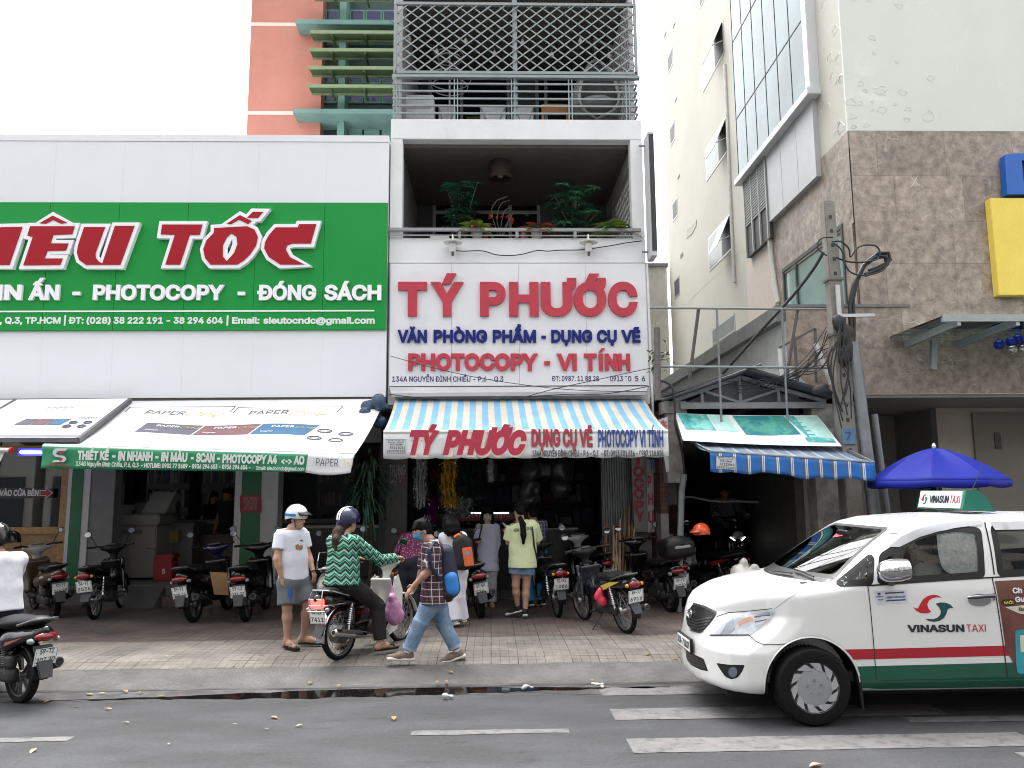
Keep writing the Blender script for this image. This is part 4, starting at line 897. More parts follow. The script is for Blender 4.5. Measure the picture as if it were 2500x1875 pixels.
# ================================================================ awnings
def mat_stripes(name,period,cols,axis=0,off=0,rough=.6,faded=None):
 """cloth striped along x: cols = [(end fraction, colour)]"""
 if name in MATS:return MATS[name]
 m=bpy.data.materials.new(name);m.use_nodes=True;N,L=nodes(m);bb=N['Principled BSDF'];bb.inputs['Roughness'].default_value=rough
 at=N.new('ShaderNodeAttribute');at.attribute_name='st';sp=N.new('ShaderNodeSeparateXYZ');L.new(at.outputs['Vector'],sp.inputs[0])
 d=N.new('ShaderNodeMath');d.operation='MULTIPLY_ADD';d.inputs[1].default_value=1/period;d.inputs[2].default_value=off;L.new(sp.outputs[axis],d.inputs[0])
 f=N.new('ShaderNodeMath');f.operation='FRACT';L.new(d.outputs[0],f.inputs[0])
 cr=N.new('ShaderNodeValToRGB');cr.color_ramp.interpolation='CONSTANT';e=cr.color_ramp.elements;p=0
 for i,(pe,c)in enumerate(cols):
  x=e[i]if i<len(e)else e.new(p);x.position=p;x.color=(*c,1);p=pe
 L.new(f.outputs[0],cr.inputs[0])
 tc=N.new('ShaderNodeTexCoord');nz=N.new('ShaderNodeTexNoise');nz.inputs['Scale'].default_value=2.5;nz.inputs['Detail'].default_value=8;L.new(tc.outputs['Object'],nz.inputs['Vector'])
 mr=N.new('ShaderNodeMapRange');mr.inputs[1].default_value=.3;mr.inputs[2].default_value=.75;mr.inputs[3].default_value=.8;mr.inputs[4].default_value=1.12;L.new(nz.outputs[0],mr.inputs[0])
 mm=N.new('ShaderNodeMix');mm.data_type='RGBA';mm.blend_type='MULTIPLY';mm.inputs['Factor'].default_value=1;L.new(cr.outputs[0],mm.inputs['A']);L.new(mr.outputs[0],mm.inputs['B'])
 L.new(mm.outputs['Result'],bb.inputs['Base Color']);bp=N.new('ShaderNodeBump');bp.inputs['Strength'].default_value=.25;L.new(nz.outputs[0],bp.inputs['Height']);L.new(bp.outputs[0],bb.inputs['Normal'])
 MATS[name]=m;return m
def cloth(name,fn,nu,nv,m,parent,st=None,thick=.004):
 """a cloth sheet with thickness; st(u, v) stores the cloth's own length and drop for its weave"""
 k=MB();k.grid(fn,nu,nv);o=k.build(name,m,parent,smooth=50,recalc=False)
 if st:
  at=o.data.attributes.new('st','FLOAT_VECTOR','POINT');v=[st(i/nu,j/nv)for j in range(nv+1)for i in range(nu+1)]
  at.data.foreach_set('vector',[c for p in v for c in(p[0],p[1],0)])
 md=o.modifiers.new('thickness','SOLIDIFY');md.thickness=thick;return o
# blue and cream striped awning of the narrow house
t=thing('striped_awning','blue and cream striped awning over the stationery shop','awning',(.5,12.4,3),world=True)
A0,A1,A2,A3=pY('K',110,535,13.12),pY('K',1975,535,13.12),pY('K',2152,778,11.6),pY('K',20,782,11.6)
def aw(u,v):
 a=A0+(A1-A0)*u;c=A3+(A2-A3)*u;p=a+(c-a)*v;p.z-=.035*math.sin(PI*v)*(1+.35*math.sin(u*19))+.012*math.sin(u*50+v*3)*math.sin(PI*v)-(.03*math.exp(-((u-.78-.1*v)/.05)**2)*math.sin(PI*v));return p
CBL,CCR=(.20,.44,.66),(.62,.56,.47)
MST=mat_stripes('blue_cream_cloth',1/21,[(.5,CCR),(1,CBL)])
cloth('canvas',aw,120,12,MST,t,lambda u,v:(u+.012,v))
zb3=pY('K',20,990,11.6).z
def val(u,v):
 p=A3+(A2-A3)*u;sc=.022*abs(math.sin(u*11*PI))**.5;z1_=p.z-.02;z0_=zb3+.025-sc;return Vector((p.x,11.59+.012*math.sin(u*40)*v+.006*math.sin(u*131)*v*v,z1_+(z0_-z1_)*v))
vl=cloth('valance',val,220,4,mat('valance_white',(.66,.68,.69),rough=.6,var=.04,vs=2,dirt=(.5,.5,.48),dscale=2,dlo=.6,dhi=.9),t)
m=MB();m.tube([A3,A2],.028);m.build('front_bar',mat('white_bar',(.62,.6,.58),rough=.4),t)
m=MB()
for u in(.04,.5,.97):p=A3+(A2-A3)*u;m.bar(p+Vector((0,.03,-.03)),(p.x,13.1,2.95),.03,.03);m.bar((p.x,13.1,2.95),(p.x,YG-.1,3.0),.03,.03)
m.build('arm',mat('white_bar',(.6,.6,.6)),t)
YV=11.565;VRED=mat('print_red',(.42,.025,.06),rough=.55,var=.05);VCRM=mat('print_cream',(.72,.58,.50),rough=.6,var=.04);VNVY=mat('print_navy',(.03,.06,.24),rough=.6,var=.05);VBLK=mat('print_dark',(.05,.05,.06),rough=.6,var=.05);VGRN=mat('print_olive',(.16,.22,.16),rough=.6)
o1=line('K',970,YV+.014,.44*.9,[('TÝ',220,436,972),('PHƯỚC',468,1104,972)],VCRM,t,depth=.002,bold=.11,shear=.3);
o2=line('K',957,YV+.008,.36,[('TÝ',213,440,955),('PHƯỚC',462,1092,955)],VRED,t,depth=.003,bold=.055,shear=.3)
line('K',896,YV+.012,.255,[('DỤNG CỤ VẼ',1133,1590,897)],VGRN,t,bold=.035);line('K',893,YV+.006,.255,[('DỤNG CỤ VẼ',1129,1585,892)],VRED,t,bold=.03)
line('K',898,YV+.006,.255,[('PHOTOCOPY VI TÍNH',1630,2120,897)],VNVY,t,bold=.03);line('K',968,YV+.008,.092,[('134A NGUYỄN ĐÌNH CHIỂU - P.6 - Q.3  - ĐT: 0913.701.516 - 0987.118.828',1136,2120,967)],VBLK,t,bold=.02)
def stamp(v,x0,y0,x1,y1,Y,parent,bg=None,drop=0):
 """awning maker's printed box with two phone numbers"""
 fx=lambda k:x0+(x1-x0)*k;fy=lambda k,kx=0:y0+(y1-y0)*k+drop*kx;obs=[]
 if bg:m=MB();m.slab([pY(v,x0,y0,Y),pY(v,x1,y0+drop,Y),pY(v,x1,y1+drop,Y),pY(v,x0,y1,Y)],(0,.004,0),1);m.build('print_patch',bg,parent)
 m=MB();q=[pY(v,x0,y0,Y-.002),pY(v,x1,y0+drop,Y-.002),pY(v,x1,y1+drop,Y-.002),pY(v,x0,y1,Y-.002)]
 for i in range(4):m.bar(q[i],q[(i+1)%4],.002,.006)
 obs.append(m.build('print_frame',VBLK,parent,smooth=0))
 hpx=(q[0]-q[3]).length
 for s_,a,c,yy,hh in(('PHÚ NAM',.2,.82,.43,.14),('35122062',.18,.96,.70,.19),('0903752628',.04,.96,.94,.16),('MAI HIÊN - MAI XẾP - DÙ',.1,.9,.12,.07),('MÁI CHE - BẠT KÉO',.1,.9,.24,.06)):
  obs.append(text(s_,pY(v,fx(a),fy(yy,a),Y-.003),pY(v,fx(c),fy(yy,c),Y-.003),hpx*hh,VBLK,parent=parent,bold=.02,out=(0,-1,0),depth=.001))
 merge(obs,'print')
stamp('K',38,840,187,941,YV+.004,t)
# blue, grey and white striped awning of the shed
t=thing('blue_awning','blue awning with grey and white stripes hung askew at the shed','awning',(4.4,12,2.5),world=True)
B0,B1,B2,B3=pY('E',440,612,12.55),pY('E',1690,655,12.55),pY('E',1985,792,11.35),pY('E',595,697,11.35)
BB,GG,WW=(.012,.13,.44),(.10,.105,.11),(.58,.60,.61)
MS2=mat_stripes('blue_grey_cloth',1/11.5,[(.06,BB),(.09,WW),(.155,GG),(.17,WW),(.20,BB),(.24,WW),(.27,WW),(.275,BB),(.46,BB),(1,BB)]if 0 else[(.12,GG),(.20,WW),(.24,BB),(.31,WW),(1,BB)],off=.5)
MS3=mat_stripes('faded_blue_cloth',1/11.5,[(.12,(.22,.24,.26)),(.17,WW),(.22,(.17,.24,.36)),(.28,WW),(.64,(.15,.21,.32)),(1,(.19,.24,.31))],off=.5)
def ba(u,v):
 a=B0+(B1-B0)*u;c=B3+(B2-B3)*u;p=a+(c-a)*v;p.z-=.05*math.sin(PI*v)+.010*math.sin(u*36)*v;return p
def ba2(u,v):
 p=ba(u,1);hh=.275*v+.02*v*math.sin(u*13)-.02*v*abs(math.sin(u*12));return Vector((p.x,p.y-.012+.01*v*math.sin(u*45),p.z-.012-hh))
cloth('canvas',ba,90,10,MS3,t,lambda u,v:(u,v));cloth('valance',ba2,120,5,MS2,t,lambda u,v:(u,v))
m=MB();m.tube([B3,B2],.02);m.bar(B0,B3,.03,.03);m.bar(B1,B2,.03,.03);m.build('frame',PIPE,t)
stamp('E',652,738,812,845,11.325,t,bg=mat('stamp_patch',(.55,.58,.6)),drop=10)
# white paper-advertising awnings of the shop at the left
GV=mat('green_valance_cloth',(.015,.22,.10),rough=.55,var=.1,vs=2.5,bump=.2,bs=5);AWH=mat('awning_white',(.70,.71,.73),rough=.6,var=.05,vs=1.2,dirt=(.55,.54,.52),dscale=1.5,dlo=.55,dhi=.85);PGRY=mat('print_slate',(.09,.09,.12),rough=.6);PPLUM=mat('print_plum',(.16,.07,.085),rough=.6,var=.1);PBLU=mat('print_steel_blue',(.03,.12,.24),rough=.6,var=.1);PGLD=mat('print_gold',(.55,.42,.10),rough=.6,var=.1);PLAV=mat('print_lavender',(.20,.19,.27),rough=.6)
t=thing('white_awning','wide white printed awning with a green lettered valance on the white shop','awning',(-4,12,2.8),world=True)
C0,C1=pY('F',120,868,13.05),pY('F',832,862,13.05);C2,C3=pY('F',765,985,10.85),pY('A',362,482,10.85)
def wa(u,v,d=0):
 a=C0+(C1-C0)*u;c=C3+(C2-C3)*u;p=a+(c-a)*v;p.z-=.05*math.sin(PI*v)+.02*math.sin(u*14+1)*math.sin(PI*v);return p+Vector((0,-.25,.97))*d
cloth('canvas',wa,60,14,AWH,t)
def wp(u0,u1,v0,v1,mm,d=.006,sk=0,nm='print'):
 m=MB();m.grid(lambda u,v:wa(u0+(u1-u0)*u+sk*v,v0+(v1-v0)*v,d),12,6);return m.build(nm,mm,t,recalc=False)
def wtext(s_,u0,u1,v,h,mm,d=.009,**kw):a,c=wa(u0,v,d),wa(u1,v,d);return text(s_,a,c,h,mm,parent=t,up=(wa(u0,v-.1)-wa(u0,v)),out=(0,-.3,1),**kw)
wp(0,1,.955,.995,PLAV)
for i in range(3):wp(.30+.18*i,.475+.18*i,.46,.66,(PGRY,PPLUM,PBLU)[i],sk=-.03)
for i in range(3):
 merge([wtext('PAPER',.33+.18*i,.40+.18*i,.535,.085,W_METAL,bold=.01,d=.012)],'lettering');merge([wtext('One',.405+.18*i,.465+.18*i,.54,.085,PGLD,bold=-.005,shear=.45,d=.012)],'lettering')
for i,s_ in enumerate(('Premium','Digital','Copier')):wtext(s_,.30+.18*i,.34+.18*i,.62,.05,W_METAL,bold=0,d=.012)
for u in(.28,.60):wtext('PAPER',u,u+.12,.28,.17,PGRY,bold=.0);wtext('One',u+.125,u+.24,.30,.19,PGLD,bold=-.008,shear=.5)
for u0 in(.23,.56):
 m=MB()
 for a,c in(((u0,.14),(u0+.32,.12)),((u0+.32,.12),(u0+.31,.22)),((u0,.14),(u0-.01,.24))):m.bar(wa(*a,.008),wa(*c,.008),.012,.004)
 m.build('print_line',PGRY,t)
m=MB()
for(u,v)in((.86,.56),(.93,.60),(.84,.70),(.91,.72)):m.tube([wa(u+.022*math.cos(a*PI/6),v+.03*math.sin(a*PI/6),.008)for a in range(13)],.012,4)
m.build('print_ring',PGRY,t)
wtext('Acid Free',.845,.875,.565,.03,PGRY);wtext('High White',.915,.945,.605,.03,PGRY);wtext('ISO 9706',.825,.855,.705,.03,PGRY)
wtext('PaperOneOfficial',.34,.46,.983,.05,W_METAL,bold=0);wtext('paperoneglobal',.60,.72,.983,.05,W_METAL,bold=0);wtext('PaperOneGlobal',.83,.95,.983,.05,W_METAL,bold=0)
V0,V1=C3.copy(),C2.copy();VD=pY('A',345,668,10.82);VE=pY('F',757,1022,10.82)
def gv(u,v):
 a=V0+(V1-V0)*u;c=VD+(VE-VD)*u;p=a+(c-a)*v;p.y=10.83+.014*math.sin(u*31)*v+.02*math.sin(u*57+v*4)*math.exp(-u*3)*v;return p
GU=.852
cloth('green_valance',lambda u,v:gv(u*GU,v),120,6,GV,t);cloth('white_valance',lambda u,v:gv(GU+(1-GU)*u,v)+Vector((0,.01*math.sin(u*6)*v,-.03*v*math.sin(u*3.2))),24,6,AWH,t)
m=MB();m.tube([C3,C2],.022);m.build('front_bar',mat('white_bar',(.6,.6,.6)),t)
m=MB()
for u in(.05,.5,.95):p=wa(u,1);m.bar(p+Vector((0,.05,-.05)),(p.x,13.1,2.9),.03,.03)
m.build('arm',mat('grey_arm',(.3,.3,.3)),t)
VW=mat('print_offwhite',(.62,.66,.63),rough=.6,var=.06);Yg=10.795
def vtext(s_,v,x0,y0,x1,y1,h,mm=VW,bold=.045,**kw):return text(s_,pY(v,x0,y0,Yg),pY(v,x1,y1,Yg),h,mm,parent=t,bold=bold,out=(0,-1,0),**kw)
merge([vtext('THIẾT KẾ','A',652,598,918,601,.125),vtext('- IN NHANH -','A',945,602,1335,610,.125),vtext('IN MÀU','A',1358,611,1578,616,.125),vtext('- SCAN -','A',1608,617,1855,622,.125),vtext('PHOTOCOPY A4','F',480,1000.5,598,1002.5,.118),vtext('<->','F',607,1003,630,1003.4,.09),vtext('AO','F',634,1003.5,657,1004,.118)])
merge([vtext('134B Nguyễn Đình Chiểu, P.6, Q.3','A',640,648,1168,660,.062,bold=.02),vtext('- HOTLINE: 0902 77 5689 - 0936 294 603 - 0936 294 604 -','A',1190,662,2112,680,.062,bold=.03),vtext('Email: sieutocndc@gmail.com','F',554,1015,657,1017,.052,bold=.02)])
vtext('PAPER','F',682,1006,730,1008,.10,PGRY,0);vtext('One','F',733,1011,762,1012,.11,PGLD,-.01,shear=.5)
# folded-ribbon S emblem on the valance
sg=[(470,500),(570,500),(552,522),(490,524),(470,545),(490,558),(540,562),(562,590),(540,615),(435,618),(458,598),(515,596),(528,585),(515,576),(470,572),(445,548),(448,520)]
m=MB();m.prism(sg,lambda u,v,d:pY('A',u,v,Yg)-Vector((0,d,0)),.003);m.build('emblem',mat('emblem_silver',(.55,.56,.58),var=.1),t)
m=MB();m.prism([(498,520),(548,520),(520,552),(508,540)],lambda u,v,d:pY('A',u,v,Yg-.004)-Vector((0,d,0)),.002);m.prism([(508,575),(535,588),(508,610),(500,600)],lambda u,v,d:pY('A',u,v,Yg-.004)-Vector((0,d,0)),.002);m.build('emblem_red',VRED,t)
vtext('SIÊU TỐC PHOTOCOPY','A',392,646,594,650,.03,VRED,.01)
# folded-out panel awning left of it
t=thing('panel_awning','flat white advertising panel propped over the wooden shopfront','awning',(-7,12,2.9),world=True)
D0,D1,D2,D3=pY('A',150,85,12.95),pY('A',1100,75,12.95),pY('A',655,412,11.0),pY('A',-420,412,11.0)
def pa(u,v,d=0):a=D0+(D1-D0)*u;c=D3+(D2-D3)*u;return a+(c-a)*v+Vector((0,-.25,.97))*d
m=MB();m.slab([pa(0,0),pa(1,0),pa(1,1),pa(0,1)],(0,.01,-.03),1);m.build('panel',AWH,t)
m=MB()
for a,c in(((0,0),(1,0)),((1,0),(1,1)),((0,1),(1,1)),((0,0),(0,1))):m.bar(pa(*a,-.03),pa(*c,-.03),.05,.06)
m.build('frame',mat('dark_frame',(.09,.09,.095),var=.2),t)
m=MB();m.grid(lambda u,v:pa(u,.93+.06*v,.004),4,2);m.build('print',PLAV,t,recalc=False)
for i in range(3):
 m=MB();m.grid(lambda u,v:pa(.36+.13*i+.125*u-.03*v,.56+.14*v,.004),4,2);m.build('print',(PGRY,PPLUM,PBLU)[i],t,recalc=False)
up_=pa(.5,0)-pa(.5,.1)
text('PAPER',pa(.40,.30,.006),pa(.62,.29,.006),.12,PGRY,parent=t,bold=-.01,up=up_,out=(0,-.3,1));text('One',pa(.63,.30,.006),pa(.78,.29,.006),.12,PGLD,parent=t,bold=-.012,shear=.5,up=up_,out=(0,-.3,1))
text('PRODIGI',pa(.79,.57,.006),pa(.95,.56,.006),.08,PGRY,parent=t,bold=.0,up=up_,out=(0,-.3,1))
m=MB()
for(u,v)in((.80,.66),(.92,.66),(.79,.75),(.91,.75)):m.tube([pa(u+.03*math.cos(a*PI/6),v+.025*math.sin(a*PI/6),.006)for a in range(13)],.014,4)
m.build('print_ring',PGRY,t)
t=thing('folded_awning','second white advertising panel at the far left edge of the shop','awning',(-8.6,12,2.9),world=True)
E0,E1=D0+Vector((-2.6,0,0)),D0+Vector((-.03,0,0));E2,E3=pY('A',-440,412,11.0),pY('A',-1500,412,11.0)
m=MB();m.slab([E0,E1,E2,E3],(0,.01,-.03),1);m.build('panel',AWH,t);m=MB()
for a,c in((E0,E1),(E1,E2),(E2,E3)):m.bar(a+Vector((0,0,-.03)),c+Vector((0,0,-.03)),.05,.06)
m.build('frame',mat('dark_frame',(.09,.09,.095)),t)
# scrap of a white awning with red bar end at the left edge, blue tube lamp
t=thing('white_awning_corner','corner of a white awning with a red bar end at the left edge','awning',(-7.4,11,2.5),world=True)
m=MB();q=[pY('A',-350,500,10.9),pY('A',55,500,10.9),pY('A',0,610,10.9),pY('A',-350,625,10.9)];m.slab(q,(0,.006,0),1);m.build('valance',AWH,t)
m=MB();m.tube([pY('A',-350,508,10.87),pY('A',85,515,10.87)],.03);m.build('bar',mat('white_bar',(.6,.6,.6)),t);m=MB();m.tube([pY('A',82,515,10.87),pY('A',98,515,10.87)],.036);m.build('red_cap',mat('red_cap',(.45,.02,.02)),t)
t=thing('tube_lamp','lit blue-white fluorescent tube under the left awning','lamp',(-6.9,13.2,2.7),world=True)
a,c=pY('A',172,532,13.3),pY('A',372,534,13.3);m=MB();m.tube([a,c],.022,10);m.build('tube',mat('tube_glow',(.8,.85,1),emit=(.55,.65,1),es=6,var=0),t)
m=MB();m.box(a.x-.05,c.x+.05,13.33,13.37,a.z-.06,a.z+.06);m.build('fitting',mat('lamp_blue',(.02,.02,.35),emit=(.01,.01,.5),es=.8,var=0),t)
# ================================================================ things on the two balconies
LEAFD=mat('dark_leaf',(.03,.085,.05),rough=.35,var=.4,vs=6);LEAFG=mat('bright_leaf',(.05,.22,.11),rough=.35,var=.3,vs=8);LEAFY=mat('yellow_green_leaf',(.28,.36,.10),rough=.4,var=.3,vs=9);LEAFR=mat('red_leaf',(.40,.07,.06),rough=.4,var=.4,vs=12);STEM=mat('plant_stem',(.07,.06,.03),var=.2);POTW=mat('white_pot',(.66,.65,.62),rough=.4,var=.08);SOIL=mat('soil',(.04,.03,.02))
def leaf(m,p,d,L,wd,up=(0,0,1),droop=.25,fold=.18):
 """one pointed leaf from p along d, curved and folded along its midrib"""
 p=Vector(p);d=Vector(d).normalized();x=d.cross(Vector(up))
 if x.length<.05:x=d.cross(Vector((1,0,0)))
 x.normalize();n=x.cross(d);vs=[]
 for t,k in((0,.12),(.3,.85),(.6,.95),(.85,.5),(1,.02)):
  c=p+d*(L*t)-Vector((0,0,1))*(droop*L*t*t);vs+=[c-x*(wd/2*k)+n*(fold*wd*k),c,c+x*(wd/2*k)+n*(fold*wd*k)]
 m.add(vs,[(3*i+j,3*i+j+1,3*i+4+j,3*i+3+j)for i in range(4)for j in(0,1)])
def rdir(lo=-.3,hi=1):a=random.uniform(0,2*PI);z=random.uniform(lo,hi);r=math.sqrt(max(.01,1-z*z));return Vector((r*math.cos(a),r*math.sin(a),z))
def bush(name,label,cat,v,x0,x1,y0,y1,Y,n,mats,size,base,stems=4,group=None):
 """leaf rosettes on thin stems filling the pixel box at depth Y, uneven outline"""
 a,c=pY(v,x0,y0,Y),pY(v,x1,y1,Y);bx=(a.x+c.x)/2
 t=thing(name,label,cat,(bx,Y,base),world=True,group=group);m=MB();sm=MB();pts=[]
 for k in range(n):
  h=random.random();p=Vector((a.x+(c.x-a.x)*min(1,max(0,random.gauss(.5,.24))),Y+random.uniform(-.28,.28),c.z+(a.z-c.z)*h));pts.append(p)
  mi=0 if random.random()<.68 or len(mats)<2 else 1
  m.mat(mi)
  for j in range(random.randint(6,9)):
   an=2*PI*j/8+random.uniform(-.2,.2);d=Vector((math.cos(an),math.sin(an)-.35,random.uniform(-.05,.45)));leaf(m,p,d,size*random.uniform(.7,1.2),size*.38,droop=.35)
 for k in range(stems):p=random.choice(pts);sm.tube([(bx+random.uniform(-.08,.08),Y,base),((bx+p.x)/2+random.uniform(-.06,.06),Y,(base+p.z)/2),p],.014,5)
 for p in pts[::3]:sm.tube([(bx+(p.x-bx)*.3,Y,base+(p.z-base)*.5),p],.008,4)
 m.build('crown',mats,t,recalc=False,smooth=0);sm.build('stem',STEM,t);return t
bush('balcony_shrub','dark leafy shrub standing left behind the balcony rail','plant','J',490,735,475,850,13.7,75,[LEAFD,LEAFG],.16,6.28,5,'shrubs on the balcony')
bush('balcony_shrub','green leafy shrub with bright rosettes, right on the balcony','plant','J',1285,1610,490,850,13.55,80,[LEAFD,LEAFG],.17,6.28,5,'shrubs on the balcony')
def pot_plant(v,cx,topy,poty,Y,wpx,label,mats,kinds,potted=True,n=26,L=.2):
 p0=pY(v,cx,poty,Y);r=(pY(v,cx+wpx,poty,Y)-p0).x;t=thing('potted_plant',label,'plant',(p0.x,Y,6.285),world=True,group='pot plants on the balcony')
 hp=max(.15,p0.z-6.285)
 if potted:
  m=MB();m.lathe([(r*.6,0),(r*.95,hp*.45),(r,hp*.95),(r*.92,hp),(r*.8,hp*.9),(0,hp*.88)],(p0.x,Y,6.285),n=18);m.build('pot',POTW,t)
 m=MB()
 for k in range(n):
  m.mat(random.choice(kinds));an=random.uniform(0,2*PI);z=random.uniform(.15,1.2);d=Vector((math.cos(an),math.sin(an)*.8-.15,z));leaf(m,(p0.x+random.uniform(-.03,.03),Y,6.285+hp*.9),d,L*random.uniform(.8,1.35),L*.42,droop=.45)
 m.build('leaves',mats,t,recalc=False,smooth=0);return t
LP_=[LEAFR,LEAFY,LEAFG]
pot_plant('J',720,690,822,13.33,42,'white pot of red and yellow-green leaves, left on the balcony edge',LP_,(0,1,1,1),n=60,L=.36)
pot_plant('J',1167,710,822,13.33,42,'white pot of reddish green leaves by the middle rail post',LP_,(0,0,1,2,0),n=60,L=.36)
pot_plant('J',1750,710,840,13.38,60,'striped yellow-green leafy plant at the right end of the balcony',[LEAFY,LEAFG,LEAFG],(0,0,1),False,60,.42)
t=thing('orchid','tall bare orchid stems with a few red flowers on the balcony','plant',(pY('J',910,860,13.4).x,13.4,6.285),world=True)
m=MB();fl=MB()
for pts in(((880,850),(840,720),(830,640),(870,580),(945,553)),((890,850),(905,740),(925,660),(965,632)),((905,850),(935,770),(985,690),(1030,660),(1110,700)),((900,850),(870,740),(880,650),(905,600),(965,580)),((915,850),(950,760),(960,690),(985,680))):
 m.tube([pY('J',x,y,13.4+.02*i)for i,(x,y)in enumerate(pts)],.0035,5)
for x,y in((822,688),(910,698),(950,702),(985,728),(862,712),(820,710),(990,740)):
 p=pY('J',x,y,13.38)
 for j in range(5):leaf(fl,p,rdir(-1,1),.045,.035,droop=.1)
m.build('stalk',mat('pale_stalk',(.16,.15,.11)),t);fl.build('flower',mat('red_petal',(.50,.03,.06),rough=.5),t,recalc=False,smooth=0)
p=pY('J',1077,870,13.34);m=MB();m.lathe([(0,0),(.055,.0),(.07,.04),(.05,.07),(.06,.10),(.03,.15),(.035,.17),(0,.18)],(p.x,13.34,6.285),n=14);tag(m.build('clay_pot',mat('terracotta',(.36,.13,.08),rough=.8),smooth=60),'small stacked terracotta pot between the plants on the balcony edge','pot')
m=MB();p=pY('J',442,862,13.3);m.box(p.x-.16,p.x+.16,13.25,13.38,6.285,6.34);m.box(p.x-.15,p.x+.15,13.26,13.37,6.345,6.36);tag(m.build('planter_tray',POTW),'low white tray on the left of the balcony edge','tray')
for i,(x,lab)in enumerate(((538,'white glass wall lamp under the left part of the balcony rail'),(1557,'white glass wall lamp under the right part of the balcony rail'))):
 p=pY('J',x,895,13.02);t=thing('wall_lamp',lab,'lamp',p,group='lamps on the parapet')
 m=MB();m.lathe([(.0,.07),(.02,.05),(.165,.0),(.16,-.012),(0,.0)],n=24);m.tube([(0,0,.05),(0,0,.13),(0,.1,.16),(0,.18,.1)],.012,6);m.build('shade',mat('lamp_white',(.7,.69,.64),rough=.4),t)
 m=MB();m.lathe([(.0,-.18),(.05,-.17),(.06,-.12),(.06,-.02),(0,-.01)],n=16);m.build('glass_jar',mat('frosted_glass',(.6,.6,.58),rough=.2),t);m=MB();m.lathe([(0,-.24),(.02,-.23),(.02,-.17)],n=8);m.build('tip',mat('black_plastic',(.02,.02,.02),rough=.5),t)
GC='cables tangled at the pole'
BLK=mat('black_cable',(.018,.018,.019),rough=.6,var=.2)
def cable(name,label,pts,r=.008,m=None,smooth_n=4,cat='cable'):
 """a cable through points, rounded by Catmull-Rom"""
 P=[Vector(p)for p in pts];Q=[]
 for i in range(len(P)-1):
  a,b_,c,d=P[max(i-1,0)],P[i],P[i+1],P[min(i+2,len(P)-1)]
  for k in range(smooth_n):t=k/smooth_n;Q.append(.5*((2*b_)+(c-a)*t+(2*a-5*b_+4*c-d)*t*t+(3*b_-a-3*c+d)*t**3))
 Q.append(P[-1]);k=MB();k.tube(Q,r,6);return tag(k.build(name,m or BLK),label,cat,GC if 'tangled' in name else None)
cable('lamp_cable','thin black cable looping between the two balcony wall lamps',[pY('J',x,y,13.14)for x,y in((548,955),(620,962),(760,960),(860,988),(960,995),(1060,985),(1170,957),(1250,962),(1340,955),(1500,952),(1700,925),(1840,900),(1960,885))],.009)
# woven pendant lamp, hanging sign box at the corner
p=pY('J',895,345,14.0);t=thing('pendant_lamp','dark brown woven lamp hanging from the balcony ceiling','lamp',p)
m=MB();m.lathe([(.14,.20),(.17,.19),(.215,-.20),(.20,-.21),(.155,.16),(.05,.18)],n=24);m.tube([(0,0,.2),(0,0,7.98-p.z)],.02);m.build('shade',mat('woven_brown',(.03,.018,.013),rough=.8,var=.4,vs=30),t);m=MB();m.ell((0,0,-.1),.07);m.build('bulb',mat('dull_bulb',(.4,.38,.35)),t)
t=thing('hanging_sign_box','tall narrow sign box with black face standing out from the house corner','sign',(2.75,12.9,6.9),world=True)
a,c=pY('J',1972,92,13.0),pY('J',2022,1050,13.0)
m=MB();m.box(2.705,2.815,12.85,13.22,5.86,8.05);m.build('box',mat('sign_box_white',(.5,.5,.5),rough=.5,var=.08),t,bevel=.01);m=MB();m.box(2.725,2.80,12.835,12.852,5.95,8.0);m.build('black_edge',mat('black_edge',(.012,.012,.013),rough=.4),t)
m=MB();m.bar((2.6,13.1,7.9),(2.72,13.1,7.9),.03,.03);m.bar((2.6,13.1,6.0),(2.72,13.1,6.0),.03,.03);m.build('bracket',GM,t)
# terrace
TZ=8.43
p=pY('I',297,900,14.2);t=thing('white_cabinet','white panelled cabinet at the left of the terrace','cabinet',(p.x,14.2,TZ),world=True)
z=pY('I',297,762,14.2).z;m=MB();m.box(p.x-.3,p.x+.3,14.2,14.6,TZ,z);m.build('body',mat('cabinet_white',(.62,.63,.65),rough=.4),t,bevel=.015)
m=MB()
for k in range(3):zz_=TZ+.05+k*(z-TZ)/3;m.box(p.x-.25,p.x+.25,14.18,14.2,zz_,zz_+(z-TZ)/3-.07)
m.build('drawer',mat('cabinet_white2',(.55,.56,.58),rough=.4),t,bevel=.008)
ORNG=mat('orange_wood',(.42,.17,.03),rough=.45,var=.25,vs=15)
p=pY('I',1418,860,14.6);t=thing('wooden_chair','orange brown wooden chair on the terrace','chair',(p.x,14.6,TZ),world=True)
zt3=pY('I',1418,755,14.6).z;zs3=TZ+.45
for s_ in(-1,1):
 m=MB();m.bar((p.x+s_*.26,14.95,TZ),(p.x+s_*.24,15.05,zt3),.05,.05);m.bar((p.x+s_*.26,14.45,TZ),(p.x+s_*.26,14.45,zs3),.05,.05);m.build('leg',ORNG,t)
m=MB();m.box(p.x-.28,p.x+.28,14.42,15.0,zs3-.03,zs3+.03);m.build('seat',ORNG,t,bevel=.01)
m=MB();m.box(p.x-.25,p.x+.25,15.0,15.05,zt3-.22,zt3);m.box(p.x-.25,p.x+.25,14.99,15.03,zs3+.18,zs3+.26);m.build('backrest',ORNG,t,bevel=.01)
WICK=mat('grey_wicker',(.30,.30,.295),rough=.8,var=.5,vs=45,bump=.8,bs=60)
cx=pY('I',1735,800,14.7);t=thing('egg_chair','grey wicker egg chair hanging from a stand on the terrace','chair',(cx.x,14.7,TZ),world=True)
zt4=pY('I',1735,500,14.7).z;zb4=pY('I',1735,950,14.7).z
